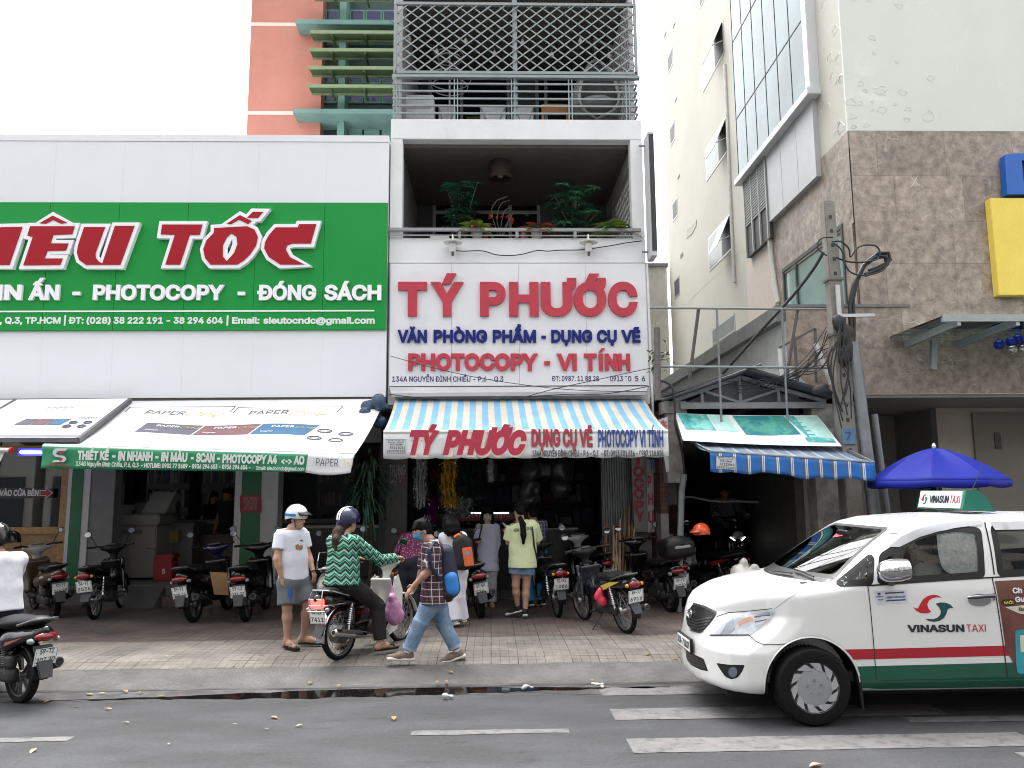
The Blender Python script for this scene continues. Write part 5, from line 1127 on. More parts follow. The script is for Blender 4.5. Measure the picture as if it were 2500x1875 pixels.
m=MB();H_=zt4-zb4;prof=[(.05,1),(.16,.93),(.34,.72),(.48,.48),(.56,.22),(.55,.10),(.42,.0),(0,-.02)]
m.lathe([(r*.98,zb4+h*H_)for r,h in prof],(cx.x,14.7,0),n=36,a0=-PI*.5+.75,a1=PI*1.5-.75)
o=m.build('wicker_shell',WICK,t);md=o.modifiers.new('s','SOLIDIFY');md.thickness=.03
m=MB()
for a_ in(-PI*.5+.75,PI*1.5-.75):m.tube([(cx.x+r*math.cos(a_),14.7+r*math.sin(a_),zb4+h*H_)for r,h in prof],.03)
m.build('rim',mat('pale_wicker',(.42,.42,.41),var=.2,vs=30),t)
m=MB();m.ell((cx.x,14.65,zb4+.2),(.42,.4,.14));m.build('cushion',mat('grey_cushion',(.35,.35,.35)),t)
m=MB();m.tube([(cx.x+.65,15.0,TZ),(cx.x+.72,15.0,TZ+1.2),(cx.x+.4,14.9,zt4+.42),(cx.x-.02,14.72,zt4+.5)],.035);m.tube([(cx.x,14.7,zt4),(cx.x,14.7,zt4+.48)],.012);m.lathe([(.5,0),(.5,.04),(0,.05)],(cx.x+.2,14.8,TZ),n=24);m.build('stand',mat('stand_grey',(.3,.3,.3),rough=.4),t)
STY=mat('stand_white',(.6,.6,.6),rough=.4)
p=pY('I',553,900,14.9);t=thing('plant_stand','white pole stand with two wire rings on the terrace','stand',(p.x,14.9,TZ),world=True)
m=MB();zt5=pY('I',553,430,14.9).z;m.tube([(p.x,14.9,TZ),(p.x,14.9,zt5)],.018)
for yy,r in((445,.27),(480,.24),(640,.42),(700,.36)):z=pY('I',553,yy,14.9).z;m.tube([(p.x+r*math.cos(k*PI/12),14.9+r*math.sin(k*PI/12),z)for k in range(25)],.012,5,cap=False)
for k in range(4):m.bar((p.x,14.9,TZ+.02),(p.x+.28*math.cos(k*PI/2+.7),14.9+.28*math.sin(k*PI/2+.7),TZ+.02),.03,.03)
m.build('stand_frame',STY,t)
p=pY('I',725,930,14.4);t=SDF(.012);t.box((p.x,14.4,TZ+.12),(.24,.12,.14),.06).cap((p.x-.14,14.4,TZ+.24),(p.x+.14,14.4,TZ+.24),.04);tag(t.build('tan_bag',mat('tan_cloth',(.30,.21,.15),rough=.8,var=.2)),'tan bag lying on the terrace floor left of the centre post','bag')
for i,(x0,x1,lab)in enumerate(((465,600,'low white slatted planter box at the foot of the pole stand'),(800,1005,'long low white box behind the tan bag on the terrace'),(1085,1230,'low white box right of the centre post on the terrace'))):
 a,c=pY('I',x0,850,15.2),pY('I',x1,955,15.2);t=thing('planter_box',lab,'planter',((a.x+c.x)/2,15.2,TZ),world=True,group='white planter boxes on the terrace')
 m=MB();m.box(a.x,c.x,15.2,15.5,TZ+.05,a.z);m.build('box',mat('cabinet_white'),t,bevel=.01)if 0 else m.build('box',MATS['cabinet_white'],t,bevel=.01)
 m=MB();m.bar((a.x,15.19,TZ+.06),(c.x,15.19,a.z-.04),.02,.03);m.bar((a.x,15.188,a.z-.04),(c.x,15.188,TZ+.06),.02,.03);m.build('cross_brace',GRM,t)
p=pY('I',1280,930,14.9);m=MB();m.hexa([(p.x-.1,14.8,TZ),(p.x+.1,14.8,TZ),(p.x+.1,15.1,TZ),(p.x-.1,15.1,TZ),(p.x-.03,14.9,TZ+.3),(p.x+.03,14.9,TZ+.3),(p.x+.03,15,TZ+.3),(p.x-.03,15,TZ+.3)]);tag(m.build('wooden_stool',ORNG),'small tapered orange wooden stool beside the chair on the terrace','stool')
bul=((228,320),(450,420),(683,335),(915,435),(1140,345),(1375,445),(1605,335),(1835,450));P_=[pY('I',x,y-45,13.9)for x,y in bul]
cable('light_string','thin dark string of hanging bulbs across the terrace',[P_[0]+Vector((-.4,0,.3))]+P_+[P_[-1]+Vector((.5,0,.3))],.006)
GB=mat('clear_bulb',(.45,.44,.40),rough=.08,spec=.8,var=0)
for i,p in enumerate(P_):
 t=thing('hanging_bulb','clear glass bulb hanging on a string across the terrace','light bulb',p,group='bulbs strung across the terrace')
 m=MB();m.lathe([(0,-.16),(.035,-.145),(.045,-.11),(.025,-.06),(.018,-.05)],n=12);m.build('glass',GB,t);m=MB();m.lathe([(.02,-.055),(.02,0),(0,.005)],n=10);m.build('socket',MATS['black_plastic'],t)
p=pY('I',945,112,14.8);t=thing('ceiling_spotlights','black bar of three spotlights under the terrace ceiling','lamp',(p.x,14.8,10.9),world=True)
m=MB();m.bar((p.x-.55,14.8,p.z),(p.x+.55,14.8,p.z),.05,.05);m.bar((p.x,14.8,p.z),(p.x,14.8,10.98),.04,.04);m.build('rail',MATS['black_plastic'],t)
for k in(-.45,0,.45):m=MB();m.tube([(p.x+k,14.8,p.z-.03),(p.x+k+.03*(k>0)-.03*(k<0),14.78,p.z-.25)],.05,12);m.build('spotlight',MATS['black_plastic'],t)
# ================================================================ the stationery shop's goods
def tinsel(name,label,v,x0,x1,y0,y1,Y,n,m_,group='tinsel garlands hung in the shop'):
 a,c=pY(v,x0,y0,Y),pY(v,x1,y1,Y);k=MB()
 for i in range(n):
  t=random.random();cx=random.choice([.25,.5,.75])+random.gauss(0,.13);p=Vector((a.x+(c.x-a.x)*(cx+.06*math.sin(t*9)),Y+random.uniform(-.07,.07),a.z+(c.z-a.z)*t));leaf(k,p,rdir(-1,1),random.uniform(.035,.075),.014,droop=0,fold=.3)
 for q in(.25,.5,.75):k.tube([(a.x+(c.x-a.x)*(q+.06*math.sin(t/6*9)),Y,a.z+(c.z-a.z)*t/6)for t in range(7)],.012,4)
 tag(k.build(name,m_,recalc=False,smooth=0),label,'tinsel',group)
TS=mat('silver_tinsel',(.62,.63,.65),rough=.25,metal=.8,var=.3,vs=30);TG=mat('gold_tinsel',(.85,.56,.09),rough=.25,metal=.8,var=.3,vs=30);TP=mat('purple_tinsel',(.16,.01,.13),rough=.3,metal=.6,var=.3,vs=30);TGR=mat('green_tinsel',(.01,.05,.03),rough=.35,metal=.5)
tinsel('tinsel_garland','silver tinsel garland hung nearest the granite pillar','K',245,350,985,1345,13.75,900,TS);tinsel('tinsel_garland','gold tinsel garland hung in the shop front','K',445,575,985,1350,13.7,1300,TG);tinsel('tinsel_garland','purple tinsel garland hung low behind the silver one','K',335,430,1280,1500,13.8,600,TP);tinsel('tinsel_garland','thin silver tinsel strand hung near the middle of the shop','K',795,850,985,1150,13.8,220,TS);tinsel('tinsel_garland','dark green tinsel garland between gold and thin silver ones','K',600,770,985,1280,13.9,500,TGR);tinsel('tinsel_garland','bunched silver tinsel drooping under the gold garland','K',460,720,1280,1420,13.85,600,TS)
def board(name,label,cat,v,q,Y,m_,t=.02,par=None):
 th=par or thing(name,label,cat,sum((pY(v,*p,Y)for p in q),Vector())/4,world=True)
 m=MB();m.slab([pY(v,*p,Y)for p in q],(0,t,0),1);m.build('board',m_,th);return th
BGRY=mat('sign_grey',(.20,.20,.21),rough=.5,var=.1);SRED=mat('sign_dark_red',(.26,.012,.03),rough=.5,var=.1)
t=board('vertical_sign','grey vertical board with stacked dark red letters by the shutter','sign','D',((1697,90),(1815,90),(1835,755),(1725,755)),13.72,BGRY)
merge([text(c,pY('D',x0,y,13.715),pY('D',x1,y,13.715),.185,SRED,parent=t,bold=.05,out=(0,-1,0),depth=.004)for c,x0,x1,y in(('T',1708,1800,195),('O',1712,1805,292),('C',1716,1806,390),('O',1718,1808,480),('P',1724,1808,582),('Y',1728,1815,672))])
t=board('narrow_sign','narrow white board with stacked red letters beside the grey vertical board','sign','D',((1828,258),(1885,258),(1893,760),(1838,760)),13.70,mat('sign_dull_white',(.40,.40,.41),rough=.5,var=.1))
merge([text(c,pY('D',x0,y,13.695),pY('D',x1,y,13.695),.20,mat('sign_red2',(.38,.02,.06),rough=.5),parent=t,bold=.03,out=(0,-1,0),depth=.004)for c,x0,x1,y in(('P',1836,1868,380),('H',1842,1882,530),('Ư',1842,1892,682))])
t=board('small_sign','grey sign with dark blue letters just under the awning end','sign','D',((1822,148),(2018,142),(2020,245),(1826,262)),13.6,BGRY);text('VI TÍNH',pY('D',1862,232,13.595),pY('D',1962,226,13.595),.16,mat('print_navy'),parent=t,bold=.03,out=(0,-1,0))if 0 else text('VI TÍNH',pY('D',1862,232,13.595),pY('D',1962,226,13.595),.16,VNVY,parent=t,bold=.03,out=(0,-1,0))
t=board('dark_poster','dark poster with small pale lines of print beside the brick wall','poster','D',((1895,262),(2075,255),(2090,525),(1935,535)),13.66,mat('poster_dark',(.035,.05,.055),rough=.4,var=.2))
for k in range(6):text(('VĂN PHÒNG','MỰC IN PHOTO','PHOTO MÀU','SCAN A3 A0','ÉP PLASTIC','ĐÓNG SÁCH')[k],pY('D',1930,418+k*17,13.655),pY('D',2030-(k%3)*12,418+k*17,13.655),.035,mat('poster_grey',(.25,.25,.25)),parent=t,bold=0,out=(0,-1,0))
t=board('small_white_sign','small white sign with red letters behind the striped awning end','sign','K',((2080,690),(2150,668),(2160,1080),(2140,1080)),12.35,MATS['sign_dull_white']);text('ước',pY('K',2092,748,12.345),pY('K',2148,742,12.345),.11,VRED,parent=t,bold=.02,out=(0,-1,0))
par=[o for o in bpy.data.objects if o.name.startswith('granite_pillar')][0]
PTX=mat('faded_print',(.22,.21,.21),rough=.5);PTR=mat('faded_red',(.20,.05,.06),rough=.5)
for s_,x0,x1,y,mm in(('DỤNG',66,186,1102,PTX),('CỤ V',66,160,1166,PTX),('Ẽ',162,186,1166,PTR)):text(s_,pY('K',x0,y,YG-.203),pY('K',x1,y,YG-.203),.17,mm,parent=par,bold=.02,out=(0,-1,0))
t=thing('counter_banner','dim red lettered band along the shop counter with a white tube above it','sign',(.4,15.0,1.6),world=True)
a,c=pY('K',560,1398,15.2),pY('K',1090,1445,15.2);m=MB();m.box(a.x,c.x,15.2,15.22,c.z,a.z);m.build('band',mat('dim_red',(.16,.02,.025),rough=.5),t)
text('PHOTOCOPY - IN ( Printing ) CAO',pY('K',500,1428,15.19),pY('K',1005,1425,15.19),.105,mat('dim_white',(.35,.33,.33)),parent=t,bold=.0,out=(0,-1,0));m=MB();m.tube([pY('K',670,1390,15.18),pY('K',960,1390,15.18)],.012);m.build('tube',mat('tube_white',(.7,.7,.7),emit=(.8,.9,1),es=.5),t)
t=thing('shop_counter','dark glass counter across the stationery shop','counter',(.4,15.4,ZP),world=True)
m=MB();m.box(-1.2,1.6,15.3,15.9,ZP,1.25);m.build('body',mat('counter_dark',(.018,.018,.019),rough=.3,var=.3),t,bevel=.01);m=MB();m.box(-1.25,1.65,15.25,15.95,1.26,1.3);m.build('top',mat('counter_top',(.12,.12,.12),rough=.2),t)
for i,(x0,x1,y0,y1,lab)in enumerate(((1060,1290,1010,1130,'wide grey plastic bundle hanging from the shop ceiling'),(1290,1425,1005,1125,'narrow clear plastic bundle hanging right of the wide one'),(1040,1200,1150,1320,'low grey plastic bundle hanging behind the girl'),(1270,1400,1140,1245,'square plastic packet hanging under the narrow bundle'))):
 p,q=pY('K',x0,y0,15.6),pY('K',x1,y1,15.6);t=SDF(.025,.08);t.box(((p.x+q.x)/2,15.6,(p.z+q.z)/2),((q.x-p.x)/2,.12,(p.z-q.z)/2),.08)
 for k in range(5):t.ell((p.x+(q.x-p.x)*random.random(),15.52,q.z+(p.z-q.z)*random.random()),(.12,.1,.12))
 tag(t.build('hanging_bundle',mat('dull_plastic',(.07,.07,.073),rough=.2,var=.3,vs=5)),lab,'bundle','goods hung in the shop')
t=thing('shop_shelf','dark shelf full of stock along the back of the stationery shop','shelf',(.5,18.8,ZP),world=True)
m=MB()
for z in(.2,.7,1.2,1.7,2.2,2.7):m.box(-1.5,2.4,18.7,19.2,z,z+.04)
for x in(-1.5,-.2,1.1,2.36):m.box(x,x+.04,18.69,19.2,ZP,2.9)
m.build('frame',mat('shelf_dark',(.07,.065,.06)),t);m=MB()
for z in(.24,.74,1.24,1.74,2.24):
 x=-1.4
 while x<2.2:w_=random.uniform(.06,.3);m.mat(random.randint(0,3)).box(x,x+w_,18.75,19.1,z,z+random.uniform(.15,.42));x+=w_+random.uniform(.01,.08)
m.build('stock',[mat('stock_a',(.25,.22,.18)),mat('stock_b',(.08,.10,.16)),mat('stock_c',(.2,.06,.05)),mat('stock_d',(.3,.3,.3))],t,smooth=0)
TIM=mat('pale_timber',(.42,.32,.20),rough=.7,var=.3,vs=10);TIM2=mat('brown_timber',(.22,.13,.07),rough=.7,var=.3,vs=10)
labs=[]
for i,(x0,y0,x1,y1,dk)in enumerate(((1450,930,1490,650,1),(1530,1040,1545,700,0),(1575,1080,1540,780,0),(1600,1080,1650,620,1),(1590,1075,1600,640,0),(1635,1085,1650,820,0),(1605,1080,1640,545,1),(1650,1090,1675,540,1),(1640,1085,1680,700,0),(1560,1080,1570,760,0),(1665,1000,1720,715,0),(1620,1080,1545,790,0),(1680,900,1700,680,1))):
 b0=pY('D',x0,y0,13.35);b0.z=min(b0.z,.25);e0=pY('D',x1,y1,13.66);m=MB();m.bar(b0,e0,random.uniform(.035,.07),.022,up=(1,.2,0));tag(m.build('wood_stick',TIM2 if dk else TIM),('brown' if dk else 'pale')+' wooden stick in the bundle leaning by the shutter','stick','sticks leaning by the shutter')
# ================================================================ inside the white shop
PAP=mat('copier_white',(.30,.30,.29),rough=.4,var=.06);PGY=mat('copier_grey',(.16,.16,.165),rough=.5)
a,c=pY('A',992,1050,14.9),pY('A',1300,1600,14.9);x0,x1=a.x,c.x
t=thing('photocopier','big off-white photocopier standing in the white shop','photocopier',((x0+x1)/2,15.2,.465),world=True)
z1_=pY('A',1000,1160,14.9).z;z2_=pY('A',1000,1060,14.9).z
m=MB();m.box(x0,x1,14.9,15.7,.5,z1_);m.build('cabinet',PAP,t,bevel=.02);m=MB();m.box(x0-.02,x1+.06,14.85,15.72,z1_+.03,z2_);m.build('scanner_top',PAP,t,bevel=.03)
m=MB();m.hexa([(x1-.35,15.0,z2_+.01),(x1+.1,15.0,z2_+.01),(x1+.1,15.5,z2_+.01),(x1-.35,15.5,z2_+.01),(x1-.2,15.15,z2_+.42),(x1+.22,15.15,z2_+.40),(x1+.22,15.25,z2_+.40),(x1-.2,15.25,z2_+.42)]);m.build('raised_lid',PAP,t,bevel=.015)
m=MB();m.box(x0+.1,x0+.45,14.885,14.9,z1_-.14,z1_-.06);m.box(x0+.55,x0+.75,14.885,14.9,1.0,1.03);m.box(x0+.02,x1,14.93,15.7,z1_,z1_+.03);m.build('panel',PGY,t)
p=pY('A',1380,1590,14.6);m=MB();m.box(p.x-.16,p.x+.16,14.55,14.85,.47,.86);m.box(p.x-.18,p.x+.18,14.53,14.87,.86,.93);t=m.build('red_crate',mat('crate_red',(.30,.02,.03),rough=.4),bevel=.02);tag(t,'red plastic box on the shop floor beside the photocopier','box')
text('S',pY('A',1366,1560,14.545),pY('A',1392,1560,14.545),.09,W_METAL,parent=t,bold=.03,out=(0,-1,0))
for i,(xa_,xb_,ya_,yb_,Y_,mm,lab)in enumerate(((1310,1620,1130,1590,15.6,PGY,'grey work table behind the photocopier in the white shop'),(1650,1960,1230,1590,16.0,mat('desk_brown',(.06,.045,.035),rough=.4),'dark brown desk near the middle pillar of the white shop'))):
 a,c=pY('A',xa_,ya_,Y_),pY('A',xb_,yb_,Y_);t=thing('work_table',lab,'table',((a.x+c.x)/2,Y_+.3,.465),world=True)
 m=MB();m.box(a.x,c.x,Y_,Y_+.7,a.z-.05,a.z);m.build('tabletop',mm,t,bevel=.01);m=MB();m.box(a.x+.04,c.x-.04,Y_+.06,Y_+.64,.47,a.z-.05);m.build('base',mm,t)
p=pY('A',1430,1250,15.55);m=MB();m.box(p.x-.18,p.x+.18,15.5,15.75,p.z-.1,p.z+.12);tag(m.build('yellow_box',mat('card_yellow',(.30,.20,.05)),bevel=.01),'dull yellow cardboard box on the grey work table','box')
for i,(xa_,ya_,yb_)in enumerate(((1080,1000,1040),(1230,960,1040),(1350,950,1050))):
 p=pY('A',xa_,(ya_+yb_)/2,16.4);m=MB();m.box(p.x-.22,p.x+.22,16.4,16.9,1.5,p.z+.1);m.box(p.x-.18,p.x+.1,16.38,16.4,1.55,p.z);tag(m.build('printer',PAP,bevel=.03),['left printer on the far shop bench','middle printer on the far shop bench','right printer on the far shop bench, tallest'][i],'printer','printers on the far bench')
t=thing('far_bench','long dark bench along the back of the white shop','bench',(-6,16.8,.465),world=True)
m=MB();m.box(-8.6,-3,16.3,17.1,1.4,1.48);m.build('bench_top',PGY,t);m=MB();m.box(-8.5,-3.1,16.4,17,.47,1.4);m.build('bench_base',mat('bench_dark',(.05,.05,.05)),t)
for i,x in enumerate((-9.1,-7.6,-6.3,-3.6)):
 t=thing('wall_shelf','tall grey shelf with dark folders against the back wall of the white shop','shelf',(x,19.2,.465),world=True,group='shelves at the back of the white shop');m=MB();m.box(x-.5,x+.5,19.2,19.7,.47,2.9);m.build('case',mat('shelf_grey',(.12,.13,.135)),t)
 m=MB()
 for z in(.6,1.15,1.7,2.25):
  q=x-.45
  while q<x+.4:w_=random.uniform(.04,.1);m.mat(random.randint(0,3)).box(q,q+w_,19.1,19.21,z,z+random.uniform(.25,.42));q+=w_+.012
 m.build('folder',[MATS['stock_a'],MATS['stock_b'],MATS['stock_d'],PGY],t,smooth=0)
# glass counter and door track in the right bay of the white shop, with the red notice
t=thing('glass_counter','dark glass display counter in the right bay of the white shop','counter',(-2.8,15,.465),world=True)
m=MB();m.box(-3.6,-1.95,14.9,15.5,.47,1.35);m.build('case',mat('counter_dark',(.018,.018,.019),rough=.3),t);m=MB();m.box(-3.62,-1.93,14.88,15.52,1.35,1.40);m.build('top',mat('counter_pale',(.28,.28,.28),rough=.2),t)
t=board('red_notice','red notice board with white print on the green pillar','sign','A',((2025,898),(2200,890),(2205,1042),(2025,1042)),YG-.03,mat('notice_red',(.26,.015,.03),rough=.5),.012)
for k in range(4):text(('QUÝ KHÁCH','KHÔNG ĐỂ XE','TRƯỚC CỬA HÀNG','XIN CẢM ƠN')[k],pY('A',2050+6*k%13,935+k*29,YG-.033),pY('A',2180-5*k%17,935+k*29,YG-.033),.055,mat('notice_pink',(.42,.25,.25)),parent=t,bold=.01,out=(0,-1,0))
# drooping long-leaved plant between the two shops
t=thing('dracaena','tall plant with long drooping strap leaves between the two shops','plant',(-2.0,13.6,ZP),world=True)
m=MB();lf=MB()
for k in range(5):
 p=pY('F',790+random.uniform(-14,18),985+k*14,13.5+random.uniform(-.1,.2));m.tube([(-2.0+random.uniform(-.05,.05),13.65,ZP),(-1.98,13.6,1.2),p],.02,6)
 for j in range(26):
  d=rdir(-.2,1.0);d.y-=.3;leaf(lf,p-Vector((0,0,random.uniform(0,.5))),d,random.uniform(.35,.7),.035,droop=1.0,fold=.1)
m.build('trunk',STEM,t);lf.mat(0);lf.build('leaves',LEAFD,t,recalc=False,smooth=0)
t=SDF(.02,.06);p=pY('F',808,890,12.7)
for k in range(9):t.ell((p.x+random.uniform(-.14,.14),12.7+random.uniform(-.1,.1),p.z+random.uniform(-.17,.17)),(random.uniform(.06,.13),.08,random.uniform(.07,.15)))
tag(t.build('blue_tarp',mat('navy_tarp',(.02,.05,.10),rough=.35,var=.4,vs=8)),'crumpled dark blue tarp stuffed at the end of the white awning','tarp')
# ================================================================ poles, pipes and cables by the alley
POLC=mat('pole_concrete',(.22,.205,.18),rough=.9,var=.2,vs=5,bump=.3,bs=50,dirt=(.2,.19,.17),dscale=2)
t=thing('utility_pole','square weathered concrete utility pole with step holes','utility pole',(5.55,12.35,ZP),world=True)
Y_=12.35;tp=pY('F',1786,437,Y_);bt=pY('F',1842,1130,Y_);bt=bt+(bt-tp)*((bt.z-ZP)/(tp.z-bt.z))
def plerp(z):return tp+(bt-tp)*((tp.z-z)/(tp.z-bt.z))
m=MB();w0,w1=.085,.15
m.hexa([bt+Vector((-w1,-w1,0)),bt+Vector((w1,-w1,0)),bt+Vector((w1,w1,0)),bt+Vector((-w1,w1,0)),tp+Vector((-w0,-w0,0)),tp+Vector((w0,-w0,0)),tp+Vector((w0,w0,0)),tp+Vector((-w0,w0,0))]);m.build('pole',POLC,t,bevel=.012)
m=MB();hl=mat('pole_hole',(.03,.03,.03),var=0)
for k in range(17):
 z=tp.z-.28-k*.235;p=plerp(z);ww=w0+(w1-w0)*(tp.z-z)/(tp.z-bt.z);m.box(p.x-.025,p.x+.025,p.y-ww-.003,p.y-ww+.01,z-.03,z+.03)
m.build('step_hole',hl,t)
m=MB()
for z in(5.3,4.4,3.3):p=plerp(z);m.box(p.x-.125,p.x+.125,p.y-.125,p.y+.125,z-.02,z+.02)
m.build('strap',mat('pole_strap',(.16,.16,.16),metal=.4,rough=.5),t)
p=plerp(2.78);m=MB();m.box(p.x-.12,p.x+.08,p.y-.155,p.y-.145,2.66,2.9);m.build('number_patch',mat('patch_blue',(.08,.17,.26)),t);text('7',(p.x-.07,p.y-.158,2.72),(p.x+.02,p.y-.158,2.72),.13,VNVY,parent=t,bold=.02,out=(0,-1,0))
p=pY('M',1140,320,Y_-.16);m=MB();m.bar(p,(p.x,p.y,p.z-.5),.06,.04);m.bar((p.x,p.y,p.z-.5),(p.x+.55,p.y,p.z-.49),.06,.05);m.build('bracket',mat('galv_white',(.5,.5,.5),rough=.4),t)
STL=mat('galvanised',(.20,.215,.225),rough=.45,metal=.35,var=.15,vs=8)
Y2=12.2;a,c=pY('M',1232,650,Y2),pY('M',1335,1480,Y2);d=(c-a)*((a.z-ZP)/(a.z-c.z))
t=thing('steel_conduit','tall galvanised steel pipe carrying black cables beside the utility pole','pipe',(a+d),world=True)
m=MB();m.tube([a,a+d],.088,16);m.build('pipe',STL,t)
m=MB();P_=[a+Vector((0,0,-.1)),pY('M',1228,560,Y2),pY('M',1222,430,Y2),pY('M',1245,320,Y2),pY('M',1300,210,Y2),pY('M',1365,160,Y2),pY('M',1425,158,Y2),pY('M',1436,200,Y2),pY('M',1390,230,Y2),pY('M',1310,262,Y2)]
for k in range(3):o_=Vector((.03*(k-1),.03*(k%2),.035*k));m.tube([q+o_*(1 if i else 0)for i,q in enumerate(P_)],.035 if k==0 else .026,8)
m.build('cable_loop',BLK,t)
Y3=12.3;a,c=pY('M',1205,1022,Y3),pY('M',1232,1300,Y3)
t=thing('orange_conduit','orange plastic pipe in a grey sleeve between pole and steel pipe','pipe',(c.x,Y3,ZP),world=True)
m=MB();m.tube([a,c,(c.x+.1,Y3,ZP)],.07,12);m.build('orange_pipe',mat('orange_pipe',(.55,.20,.08),rough=.5),t);m=MB();m.tube([a+Vector((.12,.05,0)),(c.x+.2,Y3+.05,ZP)],.075,12);m.tube([a+Vector((.45,.1,-.1)),(c.x+.6,Y3+.1,ZP)],.05,12);m.build('grey_pipe',STL,t)
Yc=12.15
cable('pole_loop_cable','thin black cable looping right from the pole top',[pY('M',x,y,Yc)for x,y in((1110,72),(1160,70),(1205,110),(1215,160),(1250,110),(1300,90),(1360,95),(1384,130),(1370,170),(1290,188),(1200,185),(1130,160))],.014)
cable('pole_loop_cable','thin black cable hanging below the upper loop at the pole',[pY('M',x,y,Yc-.02)for x,y in((1120,80),(1165,120),(1180,190),(1215,245),(1280,265),(1340,258),(1400,235),(1430,195),(1425,160),(1380,150))],.013)
cable('pole_loop_cable','small black cable loop left of the pole top',[pY('M',x,y,Yc)for x,y in((1115,45),(1060,48),(1030,70),(1030,110),(1060,140),(1080,150))],.012)
cable('service_cable','thick black twisted cable running down left from the pole',[pY('M',1060,130,12.2),pY('M',1000,230,12.35),pY('M',880,385,12.6),pY('M',720,560,12.9),pY('M',560,740,13.2),pY('M',480,830,13.4)],.026)
bt_=SDF(.02,.05)
for k in range(16):p=pY('M',1165+random.uniform(-30,35)+k*2,520+k*16,12.2);bt_.ell(p,(.06+.03*random.random(),.06,.09))
tag(bt_.build('cable_bundle',BLK),'thick dark bundle of tangled black cables strapped to the pole','cables')
for k in range(9):
 x0=1150+random.uniform(-20,40);cable('tangled_cable','loose black cable tangled around the pole and sign frame',[pY('M',x0,500+random.uniform(0,120),12.12),pY('M',x0+random.uniform(-60,20),680+random.uniform(-60,60),12.1),pY('M',x0+random.uniform(-90,60),820+random.uniform(-60,60),12.1),pY('M',1190+random.uniform(-40,40),1000+random.uniform(-60,200),12.12)],.011)
for k in range(12):
 cable('tangled_cable','loose black cable tangled around the pole and sign frame',[pY('M',1085+random.uniform(-10,20),560+20*k,12.3),pY('M',1000+random.uniform(-30,30),700+10*k+random.uniform(-40,40),12.4),pY('M',870+random.uniform(-60,60),840+random.uniform(-30,60),12.45),pY('M',620+random.uniform(-180,180),905+random.uniform(-40,70),12.6)],.007)
t=SDF(.02,.05)
for k in range(14):p=pY('M',1075+random.uniform(-50,25),925+random.uniform(-30,35),12.35);t.ell(p,(.07,.06,.035))
tag(t.build('cable_coil',BLK),'black cable coil lying on the right eave of the shed','cables')
for nm,pts,r in(('thin cable crossing the front of the white sign from its left edge',[('K',65,210),('K',350,290),('K',700,370),('K',1100,432),('K',1500,470),('K',1990,480)],.006),('thin cable rising right in front of the white sign',[('K',1080,520),('K',1300,460),('K',1600,395),('K',1850,340),('K',2040,300)],.007),('black cable sagging along the top of the striped awning',[('K',60,500),('K',300,525),('K',700,545),('K',1050,520),('K',1400,500),('K',1700,495),('K',2010,440)],.008)):
 cable('front_cable',nm,[pY(v,x,y,12.85)for v,x,y in pts],r)
cable('eave_cable','black cable curling down from the frame to the brick wall',[pY('M',x,y,12.5)for x,y in((110,870),(160,880),(195,920),(205,1000),(210,1120),(235,1220),(255,1330),(260,1400))],.02)
m=MB();m.tube([pY('E',382,890,12.45),pY('E',360,1030,12.45),(pY('E',300,1340,12.45).x,12.4,ZP)],.05,10);o=m.build('grey_pipe',STL);tag(o,'slanting grey pipe with white print standing by the brick wall','pipe')
text('BÌNH MINH',pY('E',338,1112,12.39),pY('E',358,1010,12.39),.035,W_METAL,parent=o,bold=.01,up=(-1,0,.2),out=(0,-1,0))if 0 else None
cable('wall_hose','pale hose strung across the brick wall in the alley',[pY('E',x,y,15)for x,y in((370,1095),(420,1082),(500,1095),(600,1115),(720,1122),(820,1120),(1010,1128))],.02,mat('pale_hose',(.3,.29,.27)))
t=thing('sprouting_weed','small green weed sprouting beside the white sign','plant',(2.8,12.6,4),world=True);m=MB()
for k in range(70):p=pY('M',115+random.gauss(0,30),740+random.gauss(20,45),12.6);leaf(m,p,rdir(-.5,1),.1,.045)
m.build('leaves',mat('weed_leaf',(.12,.17,.04),rough=.5,var=.3),t,recalc=False,smooth=0);m=MB();m.tube([pY('M',108,900,12.6),pY('M',115,740,12.6)],.012);m.build('stem',STEM,t)
# ================================================================ blue parasol and the things under it
Yu=11.3;tpu=pY('M',1672,1258,Yu);r=(pY('M',2112,1440,Yu).x-pY('M',1305,1440,Yu).x)/2*.9;cx=(pY('M',2112,1440,Yu).x+pY('M',1305,1440,Yu).x)/2;zb6=pY('M',1700,1445,Yu).z
t=thing('parasol','big violet blue parasol behind the taxi','parasol',(cx,Yu,ZP),world=True)
def para(u,v):
 a=2*PI*u;k=(u*8)%1;sag=(1-.07*math.sin(PI*k)*v);rr=r*v*sag;z=tpu.z-(tpu.z-zb6)*(v**1.55)-.05*math.sin(PI*k)*math.sin(PI*v)
 return Vector((cx+rr*math.cos(a+.2),Yu+rr*math.sin(a+.2),z))
PB=mat('parasol_blue',(.010,.018,.23),rough=.6,spec=.15,var=.08,vs=2)
m=MB();m.grid(para,96,14);m.grid(lambda u,v:para(u,1)+Vector((0,0,-.11*v*(.75+.25*abs(math.sin(PI*8*u))))),96,2);o=m.build('canopy',PB,t,smooth=25,recalc=False);md=o.modifiers.new('s','SOLIDIFY');md.thickness=.004
m=MB();m.tube([(cx,Yu,ZP),(cx,Yu,tpu.z+.02)],.02);m.build('pole',STL,t)
m=MB()
for k in range(8):a=2*PI*k/8+.2;m.tube([(cx,Yu,tpu.z-.03)]+[para(k/8,v)-Vector((0,0,.02))for v in(.3,.6,1)],.008,5)
m.build('rib',STL,t);m=MB();m.lathe([(.02,0),(.03,.03),(.015,.07),(0,.075)],(cx,Yu,tpu.z),n=10);m.build('finial',mat('lamp_white'),t)if 0 else m.build('finial',MATS['lamp_white'],t)
